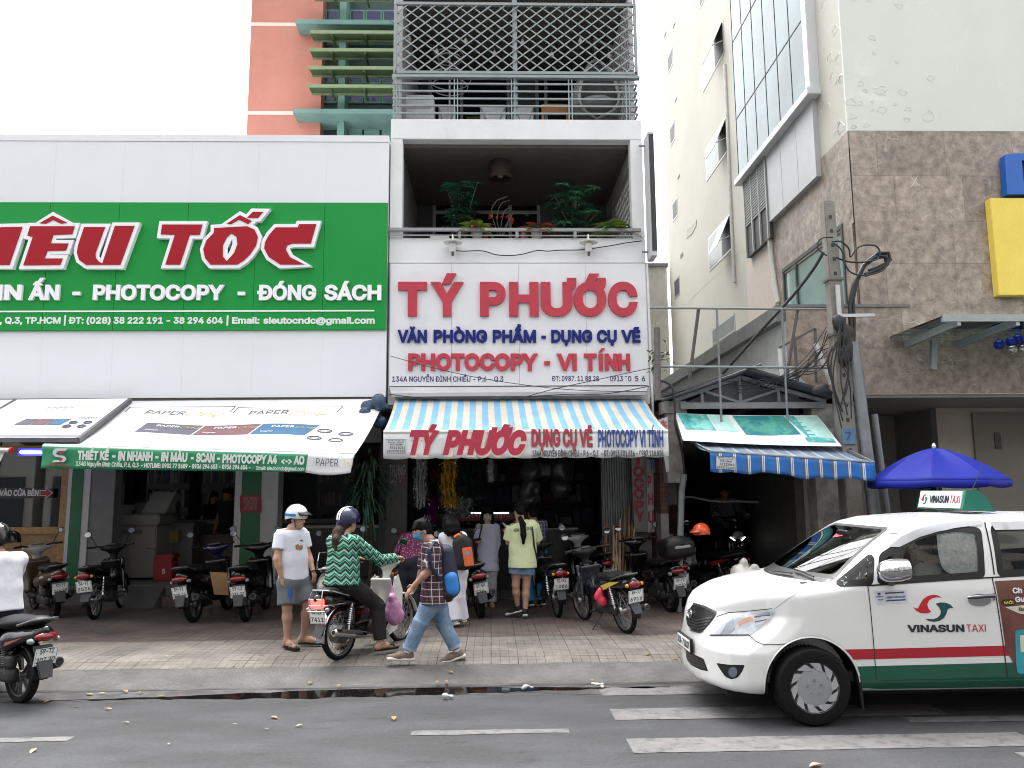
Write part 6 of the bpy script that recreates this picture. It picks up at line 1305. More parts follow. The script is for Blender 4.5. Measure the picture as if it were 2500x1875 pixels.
# ================================================================ leaves and litter on the street
LFY=mat('dead_leaf_yellow',(.27,.17,.045),rough=.7,var=.35,vs=25);LFB=mat('dead_leaf_pale',(.30,.24,.16),rough=.7,var=.3,vs=25);LFD=mat('dead_leaf_dark',(.07,.05,.035),rough=.8)
spots=[('O',378,440,.006,0,.13),('O',540,424,.006,0,.11),('O',622,433,.006,1,.1),('O',685,452,.008,0,.11),('O',212,470,.006,0,.1),('O',460,440,.006,1,.11),('O',455,505,.006,0,.1),('O',540,566,.006,1,.07),('O',1205,547,.006,0,.12),('O',1290,583,.006,1,.09),('O',1165,594,.006,1,.06),('O',1715,556,.006,0,.13),('O',155,680,.006,1,.12),('O',318,495,.006,2,.08),('O',1360,388,.08,0,.1),('O',1470,407,.05,0,.1),('O',1950,342,.152,0,.11),('O',1900,392,.06,0,.09),('O',1945,390,.06,0,.1),('O',522,272,.155,2,.08),('O',732,278,.155,1,.07),('O',1020,314,.155,0,.07),('O',1143,268,.155,2,.07),('O',1195,142,.155,0,.07),('O',835,171,.155,1,.05),('O',575,163,.155,2,.06),('O',1902,203,.155,1,.07),('O',1870,156,.155,2,.09),('Q',590,268,.155,0,.1),('Q',732,284,.155,0,.09),('Q',370,372,.06,0,.07),('Q',428,280,.155,0,.06),('Q',640,175,.155,2,.1),('Q',1342,737,.006,1,.14),('O',740,658,.006,1,.06),('O',1015,573,.006,1,.05),('O',1445,700,.006,2,.05)]
for i,(v,x,y,z,k,L)in enumerate(spots):
 m=MB();p=pG(v,x,y)+Vector((0,0,.006));a=random.uniform(0,2*PI)
 L*=.72;leaf(m,(0,0,.008),(math.cos(a),math.sin(a),random.uniform(.0,.15)),L,L*.5,droop=random.uniform(0,.2),fold=random.uniform(.05,.22));m.tube([(0,0,.012),(-math.cos(a)*L*.3,-math.sin(a)*L*.3,.006)],.002,4)
 o=m.build('fallen_leaf',(LFY,LFB,LFD)[k],recalc=False,smooth=0);o.location=p;tag(o,('yellow','pale brown','dark brown')[k]+' dead leaf lying on the '+('asphalt' if z<.03 else('kerb' if z<.14 else 'paving')),'leaf','dead leaves on the street')
for i,(v,x,y,lab)in enumerate((('Q',385,402,'crumpled white plastic scrap in the gutter near the crosswalk'),('Q',85,412,'grey plastic scrap lying in the gutter water'),('O',1952,455,'small white paper scrap on the asphalt edge'))):
 p=pZ(v,x,y,.01);s=SDF(.008,.02)
 for k in range(6):s.ell((p.x+random.uniform(-.05,.05),p.y+random.uniform(-.03,.03),.02+random.uniform(0,.03)),(.02,.017,.012))
 tag(s.build('plastic_scrap',MATS['sign_box_white']if i!=1 else MATS['grey_cushion']),lab,'litter')
# ================================================================ motorbikes
RUB=mat('tyre_rubber',(.007,.007,.007),spec=.2,rough=.85,var=.25,vs=30,bump=.3,bs=80);CHR=mat('chrome',(.55,.55,.56),rough=.12,metal=1,var=.1);ALM=mat('cast_alloy',(.12,.12,.122),rough=.4,metal=.7,var=.2,vs=12);ENG=mat('engine_grey',(.03,.03,.031),rough=.55,metal=.4,var=.35,vs=14);PLB=mat('black_trim',(.005,.005,.0055),rough=.5,spec=.35,var=.25,vs=9);SEATM=mat('seat_vinyl',(.005,.005,.0055),rough=.5,spec=.35,var=.2,bump=.2,bs=60);MUD=mat('grey_mudflap',(.04,.043,.047),rough=.6,var=.2)
TLR=mat('tail_light',(.20,.006,.01),rough=.15,var=.1,spec=.8);TLON=mat('tail_light_lit',(.5,.01,.012),rough=.15,var=0,emit=(1,.05,.04),es=1.6);AMB=mat('amber_lens',(.55,.22,.03),rough=.15,var=0);CLR=mat('clear_lens',(.22,.23,.24),rough=.08,var=.1,spec=.9);MIR=mat('mirror_glass',(.42,.44,.46),rough=.03,metal=1,var=0);PLT=mat('plate_white',(.76,.77,.76),rough=.5,var=.05,vs=20);PTXT=mat('plate_text',(.03,.03,.03),rough=.6);SPK=mat('spoke_steel',(.32,.32,.32),rough=.35,metal=.8,var=.1);GRIP=mat('grip_rubber',(.005,.005,.005),rough=.7)
def paint(name,c,**k):return mat('paint_'+name,c,rough=.22,var=.08,vs=4,coat=.5,**k)
def wheel(p,x,R_,tw,spokes,name='wheel',disc=None):
 rr=R_-tw*1.05;rim=MB()
 for s_ in(-1,1):rim.lathe([(rr-.012,s_*tw*.55),(rr+.012,s_*tw*.6),(rr+.012,s_*tw*.4),(rr-.012,s_*tw*.4)],(x,0,R_),'Y',40)
 rim.lathe([(rr-.004,-tw*.5),(rr-.016,0),(rr-.004,tw*.5)],(x,0,R_),'Y',40);rim.lathe([(0,-.075),(.05,-.075),(.065,-.05),(.03,-.03),(.03,.03),(.065,.05),(.05,.075),(0,.075)],(x,0,R_),'Y',20)
 if spokes:
  for k in range(32):
   a=2*PI*k/32;s_=1 if k%2 else-1;a2=a+(.55 if(k//2)%2 else-.55)
   rim.bar((x+.05*math.cos(a2),s_*.045,R_+.05*math.sin(a2)),(x+(rr-.01)*math.cos(a),s_*.008,R_+(rr-.01)*math.sin(a)),.004,.004)
 else:
  for k in range(5):
   a=2*PI*k/5
   for d in(-.16,.16):rim.bar((x+.045*math.cos(a),0,R_+.045*math.sin(a)),(x+(rr-.008)*math.cos(a+d),0,R_+(rr-.008)*math.sin(a+d)),.022,.03,up=(0,1,0))
 o=rim.build(name,SPK if spokes else ALM,p,smooth=40)
 ty=MB();ty.lathe([(rr,-tw*.62),(rr+tw*.45,-tw*.80),(R_-tw*.22,-tw*.68),(R_-.006,-tw*.35),(R_,0),(R_-.006,tw*.35),(R_-tw*.22,tw*.68),(rr+tw*.45,tw*.80),(rr,tw*.62)],(x,0,R_),'Y',48)
 for k in range(44):
  a=2*PI*k/44;c_,s_=math.cos(a),math.sin(a);q=(x+(R_-.003)*c_,0,R_+(R_-.003)*s_);t_=(-s_*.014,0,c_*.014)
  ty.bar((q[0]-t_[0],-tw*.45,q[2]-t_[2]),(q[0]+t_[0],-tw*.06,q[2]+t_[2]),.008,.010);ty.bar((q[0]-t_[0],tw*.45,q[2]-t_[2]),(q[0]+t_[0],tw*.06,q[2]+t_[2]),.008,.010)
 ty.build('tyre',RUB,o,smooth=50);return o
def plate(p,x,z,tilt,lines,wd=.21,ht=.163,hide=False):
 """number plate facing backwards, leaning by tilt"""
 n=Vector((-math.cos(tilt),0,-math.sin(tilt)))if tilt<0 else Vector((-math.cos(tilt),0,math.sin(tilt)));upv=Vector((n.z*-1,0,n.x*-1));upv=upv if upv.z>0 else-upv
 c=Vector((x,0,z));m=MB();yv=Vector((0,-1,0))
 m.slab([c-yv*wd/2-upv*ht/2,c+yv*wd/2-upv*ht/2,c+yv*wd/2+upv*ht/2,c-yv*wd/2+upv*ht/2],-n*.006,1);o=m.build('number_plate',PLT,p,smooth=0)
 obs=[]
 for s_,k,w_ in((lines[0],.16,.62),(lines[1],-.36,.82)):
  if s_:a=c-yv*wd*w_/2+upv*ht*k+n*.002;b_=c+yv*wd*w_/2+upv*ht*k+n*.002;obs.append(text(s_,a,b_,ht*.30,PTXT,parent=o,bold=.012,up=upv,out=n,depth=.0015))
 m=MB();q=[c+n*.0015+yv*(sx*wd*.46)+upv*(sz*ht*.45)for sx,sz in((-1,-1),(1,-1),(1,1),(-1,1))]
 for i in range(4):m.bar(q[i],q[(i+1)%4],.003,.0015)
 obs.append(m.build('border',PTXT,o,smooth=0));merge(obs,'lettering')
def mirrors(p,x,z,h=.20,w=.30,r=.045,oval=1.25,glassy=True,sides=(-1,1)):
 for s_ in sides:
  m=MB();m.tube([(x,s_*.22,z),(x-.03,s_*.25,z+h*.5),(x-.05,s_*w,z+h)],.006,6);m.ell((x-.045,s_*(w+.03),z+h+.02),(.022,r*oval,r));o=m.build('mirror',PLB,p)
  m=MB();m.lathe([(0,-.001),(r*.88,-.001),(r*.88,.001),(0,.001)],(0,0,0),'X',20)
  m.v=[(x-.066+v[0],s_*(w+.03)+v[1]*oval,z+h+.02+v[2])for v in m.v];m.build('mirror_glass',MIR,o)
def handlebar(p,x,z,w=.34,rise=.03):
 m=MB();m.tube([(x-.10,-w,z+rise),(x-.03,-.2,z+rise),(x,-.08,z),(x,.08,z),(x-.03,.2,z+rise),(x-.10,w,z+rise)],.012,8);o=m.build('handlebar',PLB,p)
 for s_ in(-1,1):
  m=MB();m.tube([(x-.055,s_*.24,z+rise),(x-.105,s_*(w+.01),z+rise)],.018,10);m.build('grip',GRIP,o)
  m=MB();m.tube([(x+.0,s_*.19,z+rise),(x+.02,s_*.25,z+rise-.005),(x-.03,s_*(w-.02),z+rise-.01)],.006,6);m.build('lever',ALM,o)
def spring(m,a,b_,r=.028,n=9):
 a,b_=Vector(a),Vector(b_);d=b_-a;u=d.cross(Vector((0,1,0))).normalized();v=Vector((0,1,0))
 m.tube([a+d*(t/(n*8))+u*(r*math.cos(2*PI*t/8))+v*(r*math.sin(2*PI*t/8))for t in range(n*8+1)],.006,5)
def place(p,rear,heading,lean):
 p.location=rear;p.rotation_euler=(0,0,0)
 p.rotation_mode='QUATERNION';p.rotation_quaternion=(Matrix.Rotation(heading,3,'Z')@Matrix.Rotation(lean,3,'X')).to_quaternion()
GRP='motorbikes parked before the shops'
def underbone(label,rear,head,body,plate_lines,lean=-.10,accent=None,seat_rack=False,lit=False,shield=None,cls=False,group=GRP,stand=True,steer=0):
 """step-through motorbike on spoked wheels"""
 p=thing('motorbike',label,'motorbike',(0,0,0),group=group);R_=.285;wb=1.21
 wheel(p,0,R_,.042,True,'rear_wheel');shield=shield or body
# front end
 wheel(p,wb,R_,.036,True,'front_wheel')
 m=MB()
 for s_ in(-1,1):m.tube([(.93,s_*.075,.84),(1.05,s_*.078,.62),(wb,s_*.08,R_)],[.02,.022,.016],8)
 m.build('fork',ALM,p);m=MB();m.grid(lambda u,v:(wb+(R_+.03)*math.cos(.15+2.15*u),(v-.5)*.10,R_+(R_+.03)*math.sin(.15+2.15*u)-.02*abs(v-.5)*2),18,4);o=m.build('front_mudguard',shield,p,recalc=False);md=o.modifiers.new('s','SOLIDIFY');md.thickness=.006
 s=SDF(.011,.05)
 s.box((.86,0,.60),(.02,.15,.22),.02,rotm(0,-.28,0));s.cap((.93,-.14,.80),(.80,-.17,.36),.03,.022);s.cap((.93,.14,.80),(.80,.17,.36),.03,.022);s.cap((.94,0,.80),(.80,0,.42),.06,.05);s.build('leg_shield',shield,p)
 s=SDF(.011,.045);s.ell((.96,0,.985),(.11,.13,.085));s.cap((.93,-.16,1.0),(.93,.16,1.0),.038);s.cap((.95,0,.95),(.93,0,.80),.06,.05);s.build('headset',PLB if not cls else shield,p)
 m=MB();m.ell((1.05,0,.975),(.035,.085,.065));m.build('headlight',CLR,p);m=MB();m.box(.86,.95,-.07,.07,1.045,1.062);m.build('speedometer',MAT_SPD,p,bevel=.01)
 if cls:
  m=MB()
  for s_ in(-1,1):m.prism([(.93,.84),(1.0,.66),(.97,.44),(.84,.22),(.68,.17),(.64,.24),(.74,.38),(.83,.60),(.86,.80)],lambda u,v,d:(u,s_*(.165+.04*(.84-v)+d),v),.010)
  m.build('leg_shield_wing',shield,p,bevel=.003);s=SDF(.012,.04);s.box((.27,0,.46),(.16,.115,.11),.03);s.build('side_cover',body,p);m=MB();m.slab([(.36,-.117,.50),(.20,-.117,.50),(.20,-.117,.47),(.36,-.117,.47)],(0,-.004,0),1);m.build('side_badge',TLR,p)
  m=MB();m.lathe([(0,-.085),(.09,-.085),(.11,-.06),(.11,.06),(.09,.085),(0,.085)],(0,0,R_),'Y',28);m.build('hub_drum',ALM,p)
 handlebar(p,.92,1.0);mirrors(p,.88,1.02)
# body, seat, tail
 s=SDF(.011,.06);s.cap((.78,0,.46),(.50,0,.50),.075,.085);s.cap((.50,0,.54),(.18,0,.62),.085,.09);s.cap((.30,-.07,.60),(-.22,-.055,.66),.07,.045);s.cap((.30,.07,.60),(-.22,.055,.66),.07,.045);s.cap((-.1,0,.66),(-.36,0,.70),.085,.05);s.box((.25,0,.52),(.16,.10,.10),.04);s.build('body',body,p)
 if accent:
  m=MB()
  for s_ in(-1,1):m.slab([(.30,s_*.135,.60),(.05,s_*.125,.67),(-.18,s_*.105,.69),(.02,s_*.13,.62),(.22,s_*.138,.55)],(0,s_*.006,0),1)
  m.build('side_decal',accent,p,smooth=0)
 s=SDF(.011,.06);s.cap((.42,0,.70),(.10,0,.715),.10,.115,sq=((0,0,1),.5));s.cap((.10,0,.715),(-.24,0,.765),.115,.09,sq=((0,0,1),.5));s.build('seat',SEATM,p)
 m=MB();tube=[(.02,-.125,.70),(-.25,-.12,.77),(-.36,-.06,.79),(-.36,.06,.79),(-.25,.12,.77),(.02,.125,.70)];m.tube(tube,.011,8)
 if cls:
  m.tube([(-.05,-.13,.62),(-.33,-.12,.63),(-.40,-.09,.63),(-.40,.09,.63),(-.33,.12,.63),(-.05,.13,.62)],.008,8);m.tube([(-.40,-.09,.70),(-.40,.09,.70)],.007,6);m.tube([(-.38,-.12,.57),(-.40,0,.57),(-.38,.12,.57)],.007,6)
  for s_ in(-1,1):m.tube([(-.36,s_*.07,.79),(-.40,s_*.09,.70),(-.40,s_*.09,.62)],.007,6)
 m.build('grab_rail',CHR if cls else ALM,p)
 m=MB();(m.ell((-.385,0,.665),(.035,.085,.05))if not cls else m.box(-.40,-.33,-.075,.075,.60,.70));m.build('tail_light',TLON if lit else TLR,p,bevel=.01 if cls else 0)
 for s_ in(-1,1):m=MB();m.ell((-.36,s_*.105,.655)if not cls else(-.36,s_*.13,.585),(.03,.025,.025));m.build('indicator',AMB if not cls else CLR,p)
 m=MB();m.grid(lambda u,v:(-(R_+.035)*math.cos(-.05+1.5*u)if 0 else(R_+.035)*math.cos(1.75+1.55*u),(v-.5)*.115,R_+(R_+.035)*math.sin(1.75+1.55*u)-.03*abs(v-.5)),14,4);o=m.build('rear_mudguard',PLB if not cls else CHR,p,recalc=False);md=o.modifiers.new('s','SOLIDIFY');md.thickness=.006
 m=MB();m.hexa([(-.30,-.07,.44),(-.30,.07,.44),(-.28,.07,.44),(-.28,-.07,.44),(-.385,-.055,.30),(-.385,.055,.30),(-.37,.055,.30),(-.37,-.055,.30)]);m.build('mudflap',MUD,p)
 plate(p,-.372,.515,.22,plate_lines)
# engine, exhaust, suspension, stand
 s=SDF(.012,.03);s.ell((.52,0,.30),(.14,.11,.11));s.cap((.55,0,.34),(.74,0,.37),.07,.062);s.ell((.48,-.10,.29),(.10,.05,.09));s.ell((.48,.10,.29),(.10,.05,.09));s.build('engine',ENG,p)
 m=MB();m.tube([(.74,-.06,.32),(.66,-.12,.20),(.45,-.15,.20),(.20,-.165,.25),(-.02,-.17,.28),(-.30,-.175,.34)],[.018,.018,.022,.042,.045,.043],14);m.tube([(-.30,-.175,.34),(-.315,-.175,.343)],[.043,.030],14);o=m.build('exhaust',CHR if cls else ALM,p);m=MB();m.tube([(-.316,-.175,.343),(-.318,-.175,.3435)],.024,12);m.build('exhaust_mouth',DARK,o);m=MB();m.tube([(.15,-.185,.27),(-.18,-.19,.33)],.03,10);m.build('heat_shield',ALM,o)
 m=MB();m.tube([(.40,.06,.30),(0,.085,R_)],.022,8);m.tube([(.40,-.06,.30),(0,-.085,R_)],.022,8);m.box(-.02,.42,.10,.125,.245,.335);m.build('swing_arm',ENG,p,bevel=.01)
 for s_ in(-1,1):
  m=MB();m.tube([(.02,s_*.115,R_+.02),(.10,s_*.115,.60)],.013,8);spring(m,(.035,s_*.115,.36),(.09,s_*.115,.56));m.build('shock_absorber',CHR,p)
 m=MB();m.tube([(.45,.10,.2),(.40,.30,.02),(.40,.33,.005)],.009,6)if stand else None
 m.tube([(.50,-.24,.25),(.50,.24,.25)],.011,8);m.tube([(.20,-.2,.27),(.20,.2,.27)],.009,8);m.build('stand',ENG,p);place(p,rear,head,lean);return p
MAT_SPD=mat('speedo_glass',(.10,.10,.11),rough=.1,var=.2,spec=.8)
def scooter(label,rear,head,body,plate_lines,lean=-.09,trim=None,lit=False,classic=False,rack=True,group=GRP,topbox=False,white_cowl=None,seatm=None,mirr=(-1,1),stand=True):
 """small-wheeled automatic scooter"""
 p=thing('scooter',label,'scooter',(0,0,0),group=group);R_=.255;wb=1.25;trim=trim or PLB
 wheel(p,0,R_,.058,False,'rear_wheel');wheel(p,wb,R_,.05,False,'front_wheel')
 m=MB()
 for s_ in(-1,1):m.tube([(.98,s_*.085,.80),(wb-.03,s_*.088,R_+.02)],[.022,.02],8)
 m.build('fork',ENG,p);s=SDF(.012,.04);s.cap((wb-.16,0,R_+.24),(wb+.12,0,R_+.25),.075,.06,sq=((0,0,1),.6));s.build('front_mudguard',body,p)
 s=SDF(.012,.06)
 s.box((.98,0,.60),(.05,.17,.25),.05,rotm(0,-.30,0));s.cap((.93,-.15,.36),(1.05,-.13,.80),.06,.05);s.cap((.93,.15,.36),(1.05,.13,.80),.06,.05);s.ell((1.10,0,.70),(.12,.13,.15));s.build('front_cowl',body,p)
 s=SDF(.012,.05);s.ell((.99,0,.99),(.11,.14,.09));s.cap((.97,-.17,1.01),(.97,.17,1.01),.04);s.cap((1.0,0,.95),(1.02,0,.80),.07,.06);s.build('headset',white_cowl or body,p)
 m=MB();m.ell((1.19,0,.72),(.045,.10,.075))if not classic else m.ell((1.075,0,.98),(.04,.075,.07));m.build('headlight',CLR,p)
 m=MB();m.box(.885,.96,-.10,.10,1.055,1.075);m.build('speedometer',MAT_SPD,p,bevel=.012);handlebar(p,.95,1.02,.33);mirrors(p,.92,1.04,.19,.31,.046,1.2 if not classic else 1.0,sides=mirr)
 s=SDF(.012,.05);s.box((.72,0,.30),(.22,.17,.035),.03);s.cap((.55,-.10,.27),(.93,-.10,.27),.05);s.cap((.55,.10,.27),(.93,.10,.27),.05);s.build('floorboard',trim,p)
 s=SDF(.012,.07)
 if classic:
  s.ell((.10,-.10,.52),(.42,.13,.20));s.ell((.10,.10,.52),(.42,.13,.20));s.box((.20,0,.56),(.30,.12,.14),.08);s.cap((.45,0,.40),(.52,0,.62),.12,.09);s.ell((-.22,0,.55),(.13,.15,.16))
 else:
  s.cap((.46,0,.36),(.50,0,.64),.11,.085);s.cap((.44,-.08,.52),(.05,-.10,.58),.10,.085);s.cap((.44,.08,.52),(.05,.10,.58),.10,.085);s.cap((.05,-.09,.59),(-.30,-.06,.66),.085,.045);s.cap((.05,.09,.59),(-.30,.06,.66),.085,.045);s.cap((0,0,.66),(-.36,0,.70),.09,.045)
 s.build('body',body,p)
 s=SDF(.012,.06);s.cap((.45,0,.72),(.12,0,.74),.11,.14,sq=((0,0,1),.45));s.cap((.12,0,.74),(-.26,0,.785),.14,.10,sq=((0,0,1),.45));s.build('seat',seatm or SEATM,p)
 if rack:
  m=MB();m.tube([(-.10,-.13,.74),(-.33,-.12,.80),(-.40,-.05,.81),(-.40,.05,.81),(-.33,.12,.80),(-.10,.13,.74)],.013,8)
  if classic:m.tube([(-.30,-.12,.80),(-.46,-.12,.80),(-.50,-.09,.92),(-.42,-.08,1.02),(-.42,.08,1.02),(-.50,.09,.92),(-.46,.12,.80),(-.30,.12,.80)],.012,8);m.tube([(-.46,-.1,.80),(-.46,.1,.80)],.010,8)
  m.build('grab_rail',ALM if not classic else CHR,p)
 m=MB();m.ell((-.375,0,.645)if not classic else(-.345,0,.60),(.04,.115 if not classic else .085,.042));m.build('tail_light',TLON if lit else TLR,p)
 for s_ in(-1,1):m=MB();m.ell((-.33,s_*.12,.61)if not classic else(-.28,s_*.16,.46),(.05,.03,.028)if not classic else(.04,.035,.035));m.build('indicator',CLR,p)
 m=MB();m.grid(lambda u,v:((R_+.05)*math.cos(1.5+1.7*u),(v-.5)*.15,R_+(R_+.05)*math.sin(1.5+1.7*u)),14,4);o=m.build('rear_mudguard',PLB,p,recalc=False);md=o.modifiers.new('s','SOLIDIFY');md.thickness=.008
 m=MB();m.hexa([(-.34,-.09,.56),(-.34,.09,.56),(-.30,.09,.56),(-.30,-.09,.56),(-.43,-.06,.27),(-.43,.06,.27),(-.41,.06,.27),(-.41,-.06,.27)]);m.build('mudflap',MUD,p,bevel=.008)
 plate(p,-.392,.465,.26,plate_lines)
 s=SDF(.012,.03);s.box((.18,.10,.27),(.26,.05,.075),.05);s.ell((.38,.02,.26),(.14,.10,.10));s.box((.05,.13,.40),(.13,.035,.06),.03);s.build('engine',ENG,p)
 m=MB();m.tube([(.42,-.08,.2),(.30,-.15,.2),(.12,-.17,.26),(-.05,-.175,.31),(-.28,-.18,.37)],[.016,.018,.052,.058,.052],16);m.tube([(-.28,-.18,.37),(-.30,-.18,.374)],[.052,.036],16);o=m.build('exhaust',ENG,p);m=MB();m.tube([(-.301,-.18,.374),(-.303,-.18,.3745)],.028,12);m.build('exhaust_mouth',DARK,o);m=MB();m.lathe([(.034,0),(.046,0),(.046,.006),(.034,.006)],(0,0,0),'X',16);m.v=[(-.306+v[0],-.18+v[1],.375+v[2])for v in m.v];m.build('exhaust_tip',ALM,o)
 m=MB();m.tube([(.03,.145,R_+.03),(.10,.14,.58)],.013,8);spring(m,(.04,.145,.36),(.09,.14,.54));m.build('shock_absorber',ALM,p)
 if stand:m=MB();m.tube([(.45,.10,.22),(.40,.29,.03),(.40,.33,.01)],.010,6);m.tube([(.30,-.13,.15),(.28,-.13,.04)],.012,6);m.build('stand',ENG,p)
 if topbox:
  s=SDF(.012,.03);s.box((-.38,0,.98),(.20,.24,.14),.09);s.ell((-.38,0,1.06),(.20,.23,.10));o=s.build('top_box',PLB,p)
  m=MB();m.box(-.595,-.57,-.13,.13,.985,1.03);m.build('reflector',CLR,o,bevel=.012);m=MB();m.box(-.36,-.1,-.1,.1,.80,.85);m.build('carrier',ALM,o)
 place(p,rear,head,lean);return p
def G3(v,x,y,z=.15):return pZ(v,x,y,z)
BKP=paint('black',(.004,.004,.0045));DBL=paint('dark_blue',(.005,.008,.045));BRN=paint('brown',(.06,.042,.024));CRM=paint('cream',(.60,.59,.55));REDB=paint('red',(.22,.01,.015));SIL=paint('silver',(.42,.42,.43));WHP=paint('white',(.82,.82,.82));NAV=paint('navy',(.005,.008,.013))
DEC=mat('yellow_decal',(.48,.36,.06),rough=.4,var=.2);DEC2=mat('pale_decal',(.42,.48,.48),rough=.4,var=.3,vs=20)
b1=scooter('brown scooter with red tail light, nearest the wooden shopfront',G3('B',460,890),R(131),BRN,('70-F1','346.25'),white_cowl=SIL)
b2=underbone('small black motorbike parked before the photocopier',G3('B',800,905),R(97),BKP,('54-Y2','2535'),shield=BKP)
b3=scooter('black and dark blue scooter with bright red tail light, plate ending 23',G3('B',1640,930),R(86),BKP,('59-P1','929.23'),lean=-.13,white_cowl=DBL)
b4=scooter('black scooter with a blank white plate, beside the blue-black scooter',G3('B',2080,925),R(93),BKP,('59-L2','071.27'))
MAROON=mat('maroon_seat',(.05,.018,.018),rough=.45,var=.2)
b5=scooter('cream white rounded scooter with chrome rear rack behind the rider',(-2.2,11.75,.15),R(90),CRM,('59-C1','318.06'),classic=True,seatm=MAROON,trim=CRM)
b6=underbone('black motorbike with chrome rails and cream leg shield, ridden by the woman',pG('C',790,1487),R(62),BKP,('51-Z9','7411'),lean=-.04,cls=True,lit=True,shield=CRM,group='motorbikes with a rider',stand=False)
b7=scooter('black and red scooter standing behind the girl with the backpack',G3('D',430,1480),R(102),BKP,('59-MA','024..'),lean=-.16)
b8=underbone('black motorbike with round mirror parked beside the girl in yellow-green',G3('D',1080,1475),R(98),BKP,('51-R1','1086'),lean=-.05)
b9=scooter('black scooter with a white handlebar cowl, behind two other bikes',G3('D',1465,1330),R(104),BKP,('59-K1','552.10'),white_cowl=WHP)
b10=underbone('dark motorbike with yellow decal standing rearmost towards the street, plate 6916',G3('D',1660,1610),R(110),NAV,('49-T7','6916'),lean=-.12,accent=DEC)
b11=scooter('black scooter carrying a black top box, near the brick wall',G3('D',2030,1430),R(106),BKP,('59-F2','047.30'),topbox=True,lean=-.08)
b12=underbone('black and red motorbike with an orange helmet hung on it, beside the taxi',G3('G',455,690),R(124),BKP,('70-M7','5501'),lean=-.10,accent=REDB,shield=SIL)
b13=scooter('dark scooter with lit white strips facing out of the alley',(4.72,16.3,.42),R(-94),BKP,('59-H2','140.77'),lean=0,group='motorbikes with a rider',stand=False)
b14=scooter('black scooter at the brick wall behind the top box scooter',(3.05,13.0,.15),R(84),BKP,('59-D2','663.51'))
b15=scooter('black and red scooter cut off at the left edge on the road',G3('B',170,1606,0),R(147),BKP,('59-T2','207.20'),lean=0,group='motorbikes with a rider',stand=False)
b16=underbone('black motorbike with a round chrome mirror against the granite pillar',(-1.25,12.35,.15),R(84),BKP,('59-X1','8834'),lean=-.06)
m=MB();
for s_ in(-1,1):m.bar((1.20,s_*.06,.62),(1.16,s_*.14,.68),.012,.012)
m.build('light_strip',mat('white_led',(.9,.9,.9),emit=(1,1,1),es=2.5,var=0),b13)
for b_,acc in((b3,DBL),(b7,REDB),(b15,REDB)):
 m=MB()
 for s_ in(-1,1):m.slab([(.40,s_*.176,.50),(.02,s_*.18,.58),(-.22,s_*.13,.64),(-.02,s_*.178,.555),(.34,s_*.178,.455)],(0,s_*.008,0),1)
 m.build('side_decal',acc,b_,smooth=0)
# odds and ends on the bikes
def local(b_,q):
 bpy.context.view_layer.update();return b_.matrix_world@Vector(q)
def helmet_mesh(name,m,parent,c,rot,r=.13,peak=True,brim=None,stripe=None):
 """half-shell helmet: c centre, rot 3x3 (x forward)"""
 M=Matrix(rot.tolist()if hasattr(rot,'tolist')else rot);c=Vector(c);o_=ORG.get(parent.name,Vector((0,0,0)))if parent else Vector((0,0,0))
 k=MB();prof=[]
 for i in range(15):
  t=PI/2-(PI/2+.30)*i/14;prof.append((r*math.cos(t),r*1.02*math.sin(t)))
 k.lathe(prof,n=32);k.lathe([(x-.012,z)for x,z in prof],n=32);k.lathe([prof[-1],(prof[-1][0]-.012,prof[-1][1])],n=32)
 k.v=[tuple(c+M@Vector((v[0]*1.12-.0,v[1]*.96,v[2]-(.035 if v[0]<0 and v[2]<.02 else 0)*min(1,-v[0]/r))))for v in k.v]
 o=k.build(name,m,parent,smooth=60)
 if peak:
  k=MB();k.grid(lambda u,v:tuple(c+M@Vector((r*1.10*math.cos((u-.5)*1.9)+v*.075*math.cos((u-.5)*2.2),r*.95*math.sin((u-.5)*1.9),.045-.035*v-.02*abs(u-.5)))),16,3);q=k.build('peak',brim or PLB,o,recalc=False);md=q.modifiers.new('s','SOLIDIFY');md.thickness=.006
 if stripe:
  for nm,y0,y1,mm in stripe:
   k=MB();k.grid(lambda u,v:tuple(c+M@Vector((1.155*r*math.cos(-.1+u*(PI+.2)),(y0+(y1-y0)*v),r*1.05*math.sin(-.1+u*(PI+.2))*math.sqrt(max(.2,1-((y0+(y1-y0)*v)/(r*.96))**2))+.001))),24,2);k.build(nm,mm,o,recalc=False)
 return o
hc=pY('E',525,1362,12.0);t=thing('helmet','orange helmet hung on the black and red motorbike beside the taxi','helmet',hc,world=True)
helmet_mesh('shell',mat('helmet_orange',(.72,.09,.02),rough=.25,coat=.5,var=.05),t,hc+Vector((0,0,-.02)),rotm(0,.1,R(-150)),.125,True,mat('helmet_orange_brim',(.5,.07,.02),rough=.3))
k=MB();k.lathe([(0,-.004),(.03,-.004),(.03,.004),(0,.004)],hc+Vector((-.075,-.115,-.03)),'Y',16);k.build('ear_badge',mat('badge_dark',(.08,.03,.02)),t)
hc=pY('A',95,1268,12.9);t=thing('helmet','black helmet hung at the brown scooter by the wooden shopfront','helmet',hc,world=True);helmet_mesh('shell',mat('helmet_black',(.004,.004,.0045),rough=.2,coat=.5),t,hc,rotm(0,.2,R(160)),.135,True)
t=SDF(.012,.03);p=local(b10,(.30,.16,.50));t.ell(p,(.05,.05,.08)).ell(p+Vector((.03,-.02,-.1)),(.06,.05,.07)).ell(p+Vector((-.03,0,-.04)),(.05,.04,.06));tag(t.build('red_bag',mat('red_plastic',(.55,.03,.06),rough=.35,var=.2)),'small red plastic bag hung on the plate 6916 motorbike','bag')
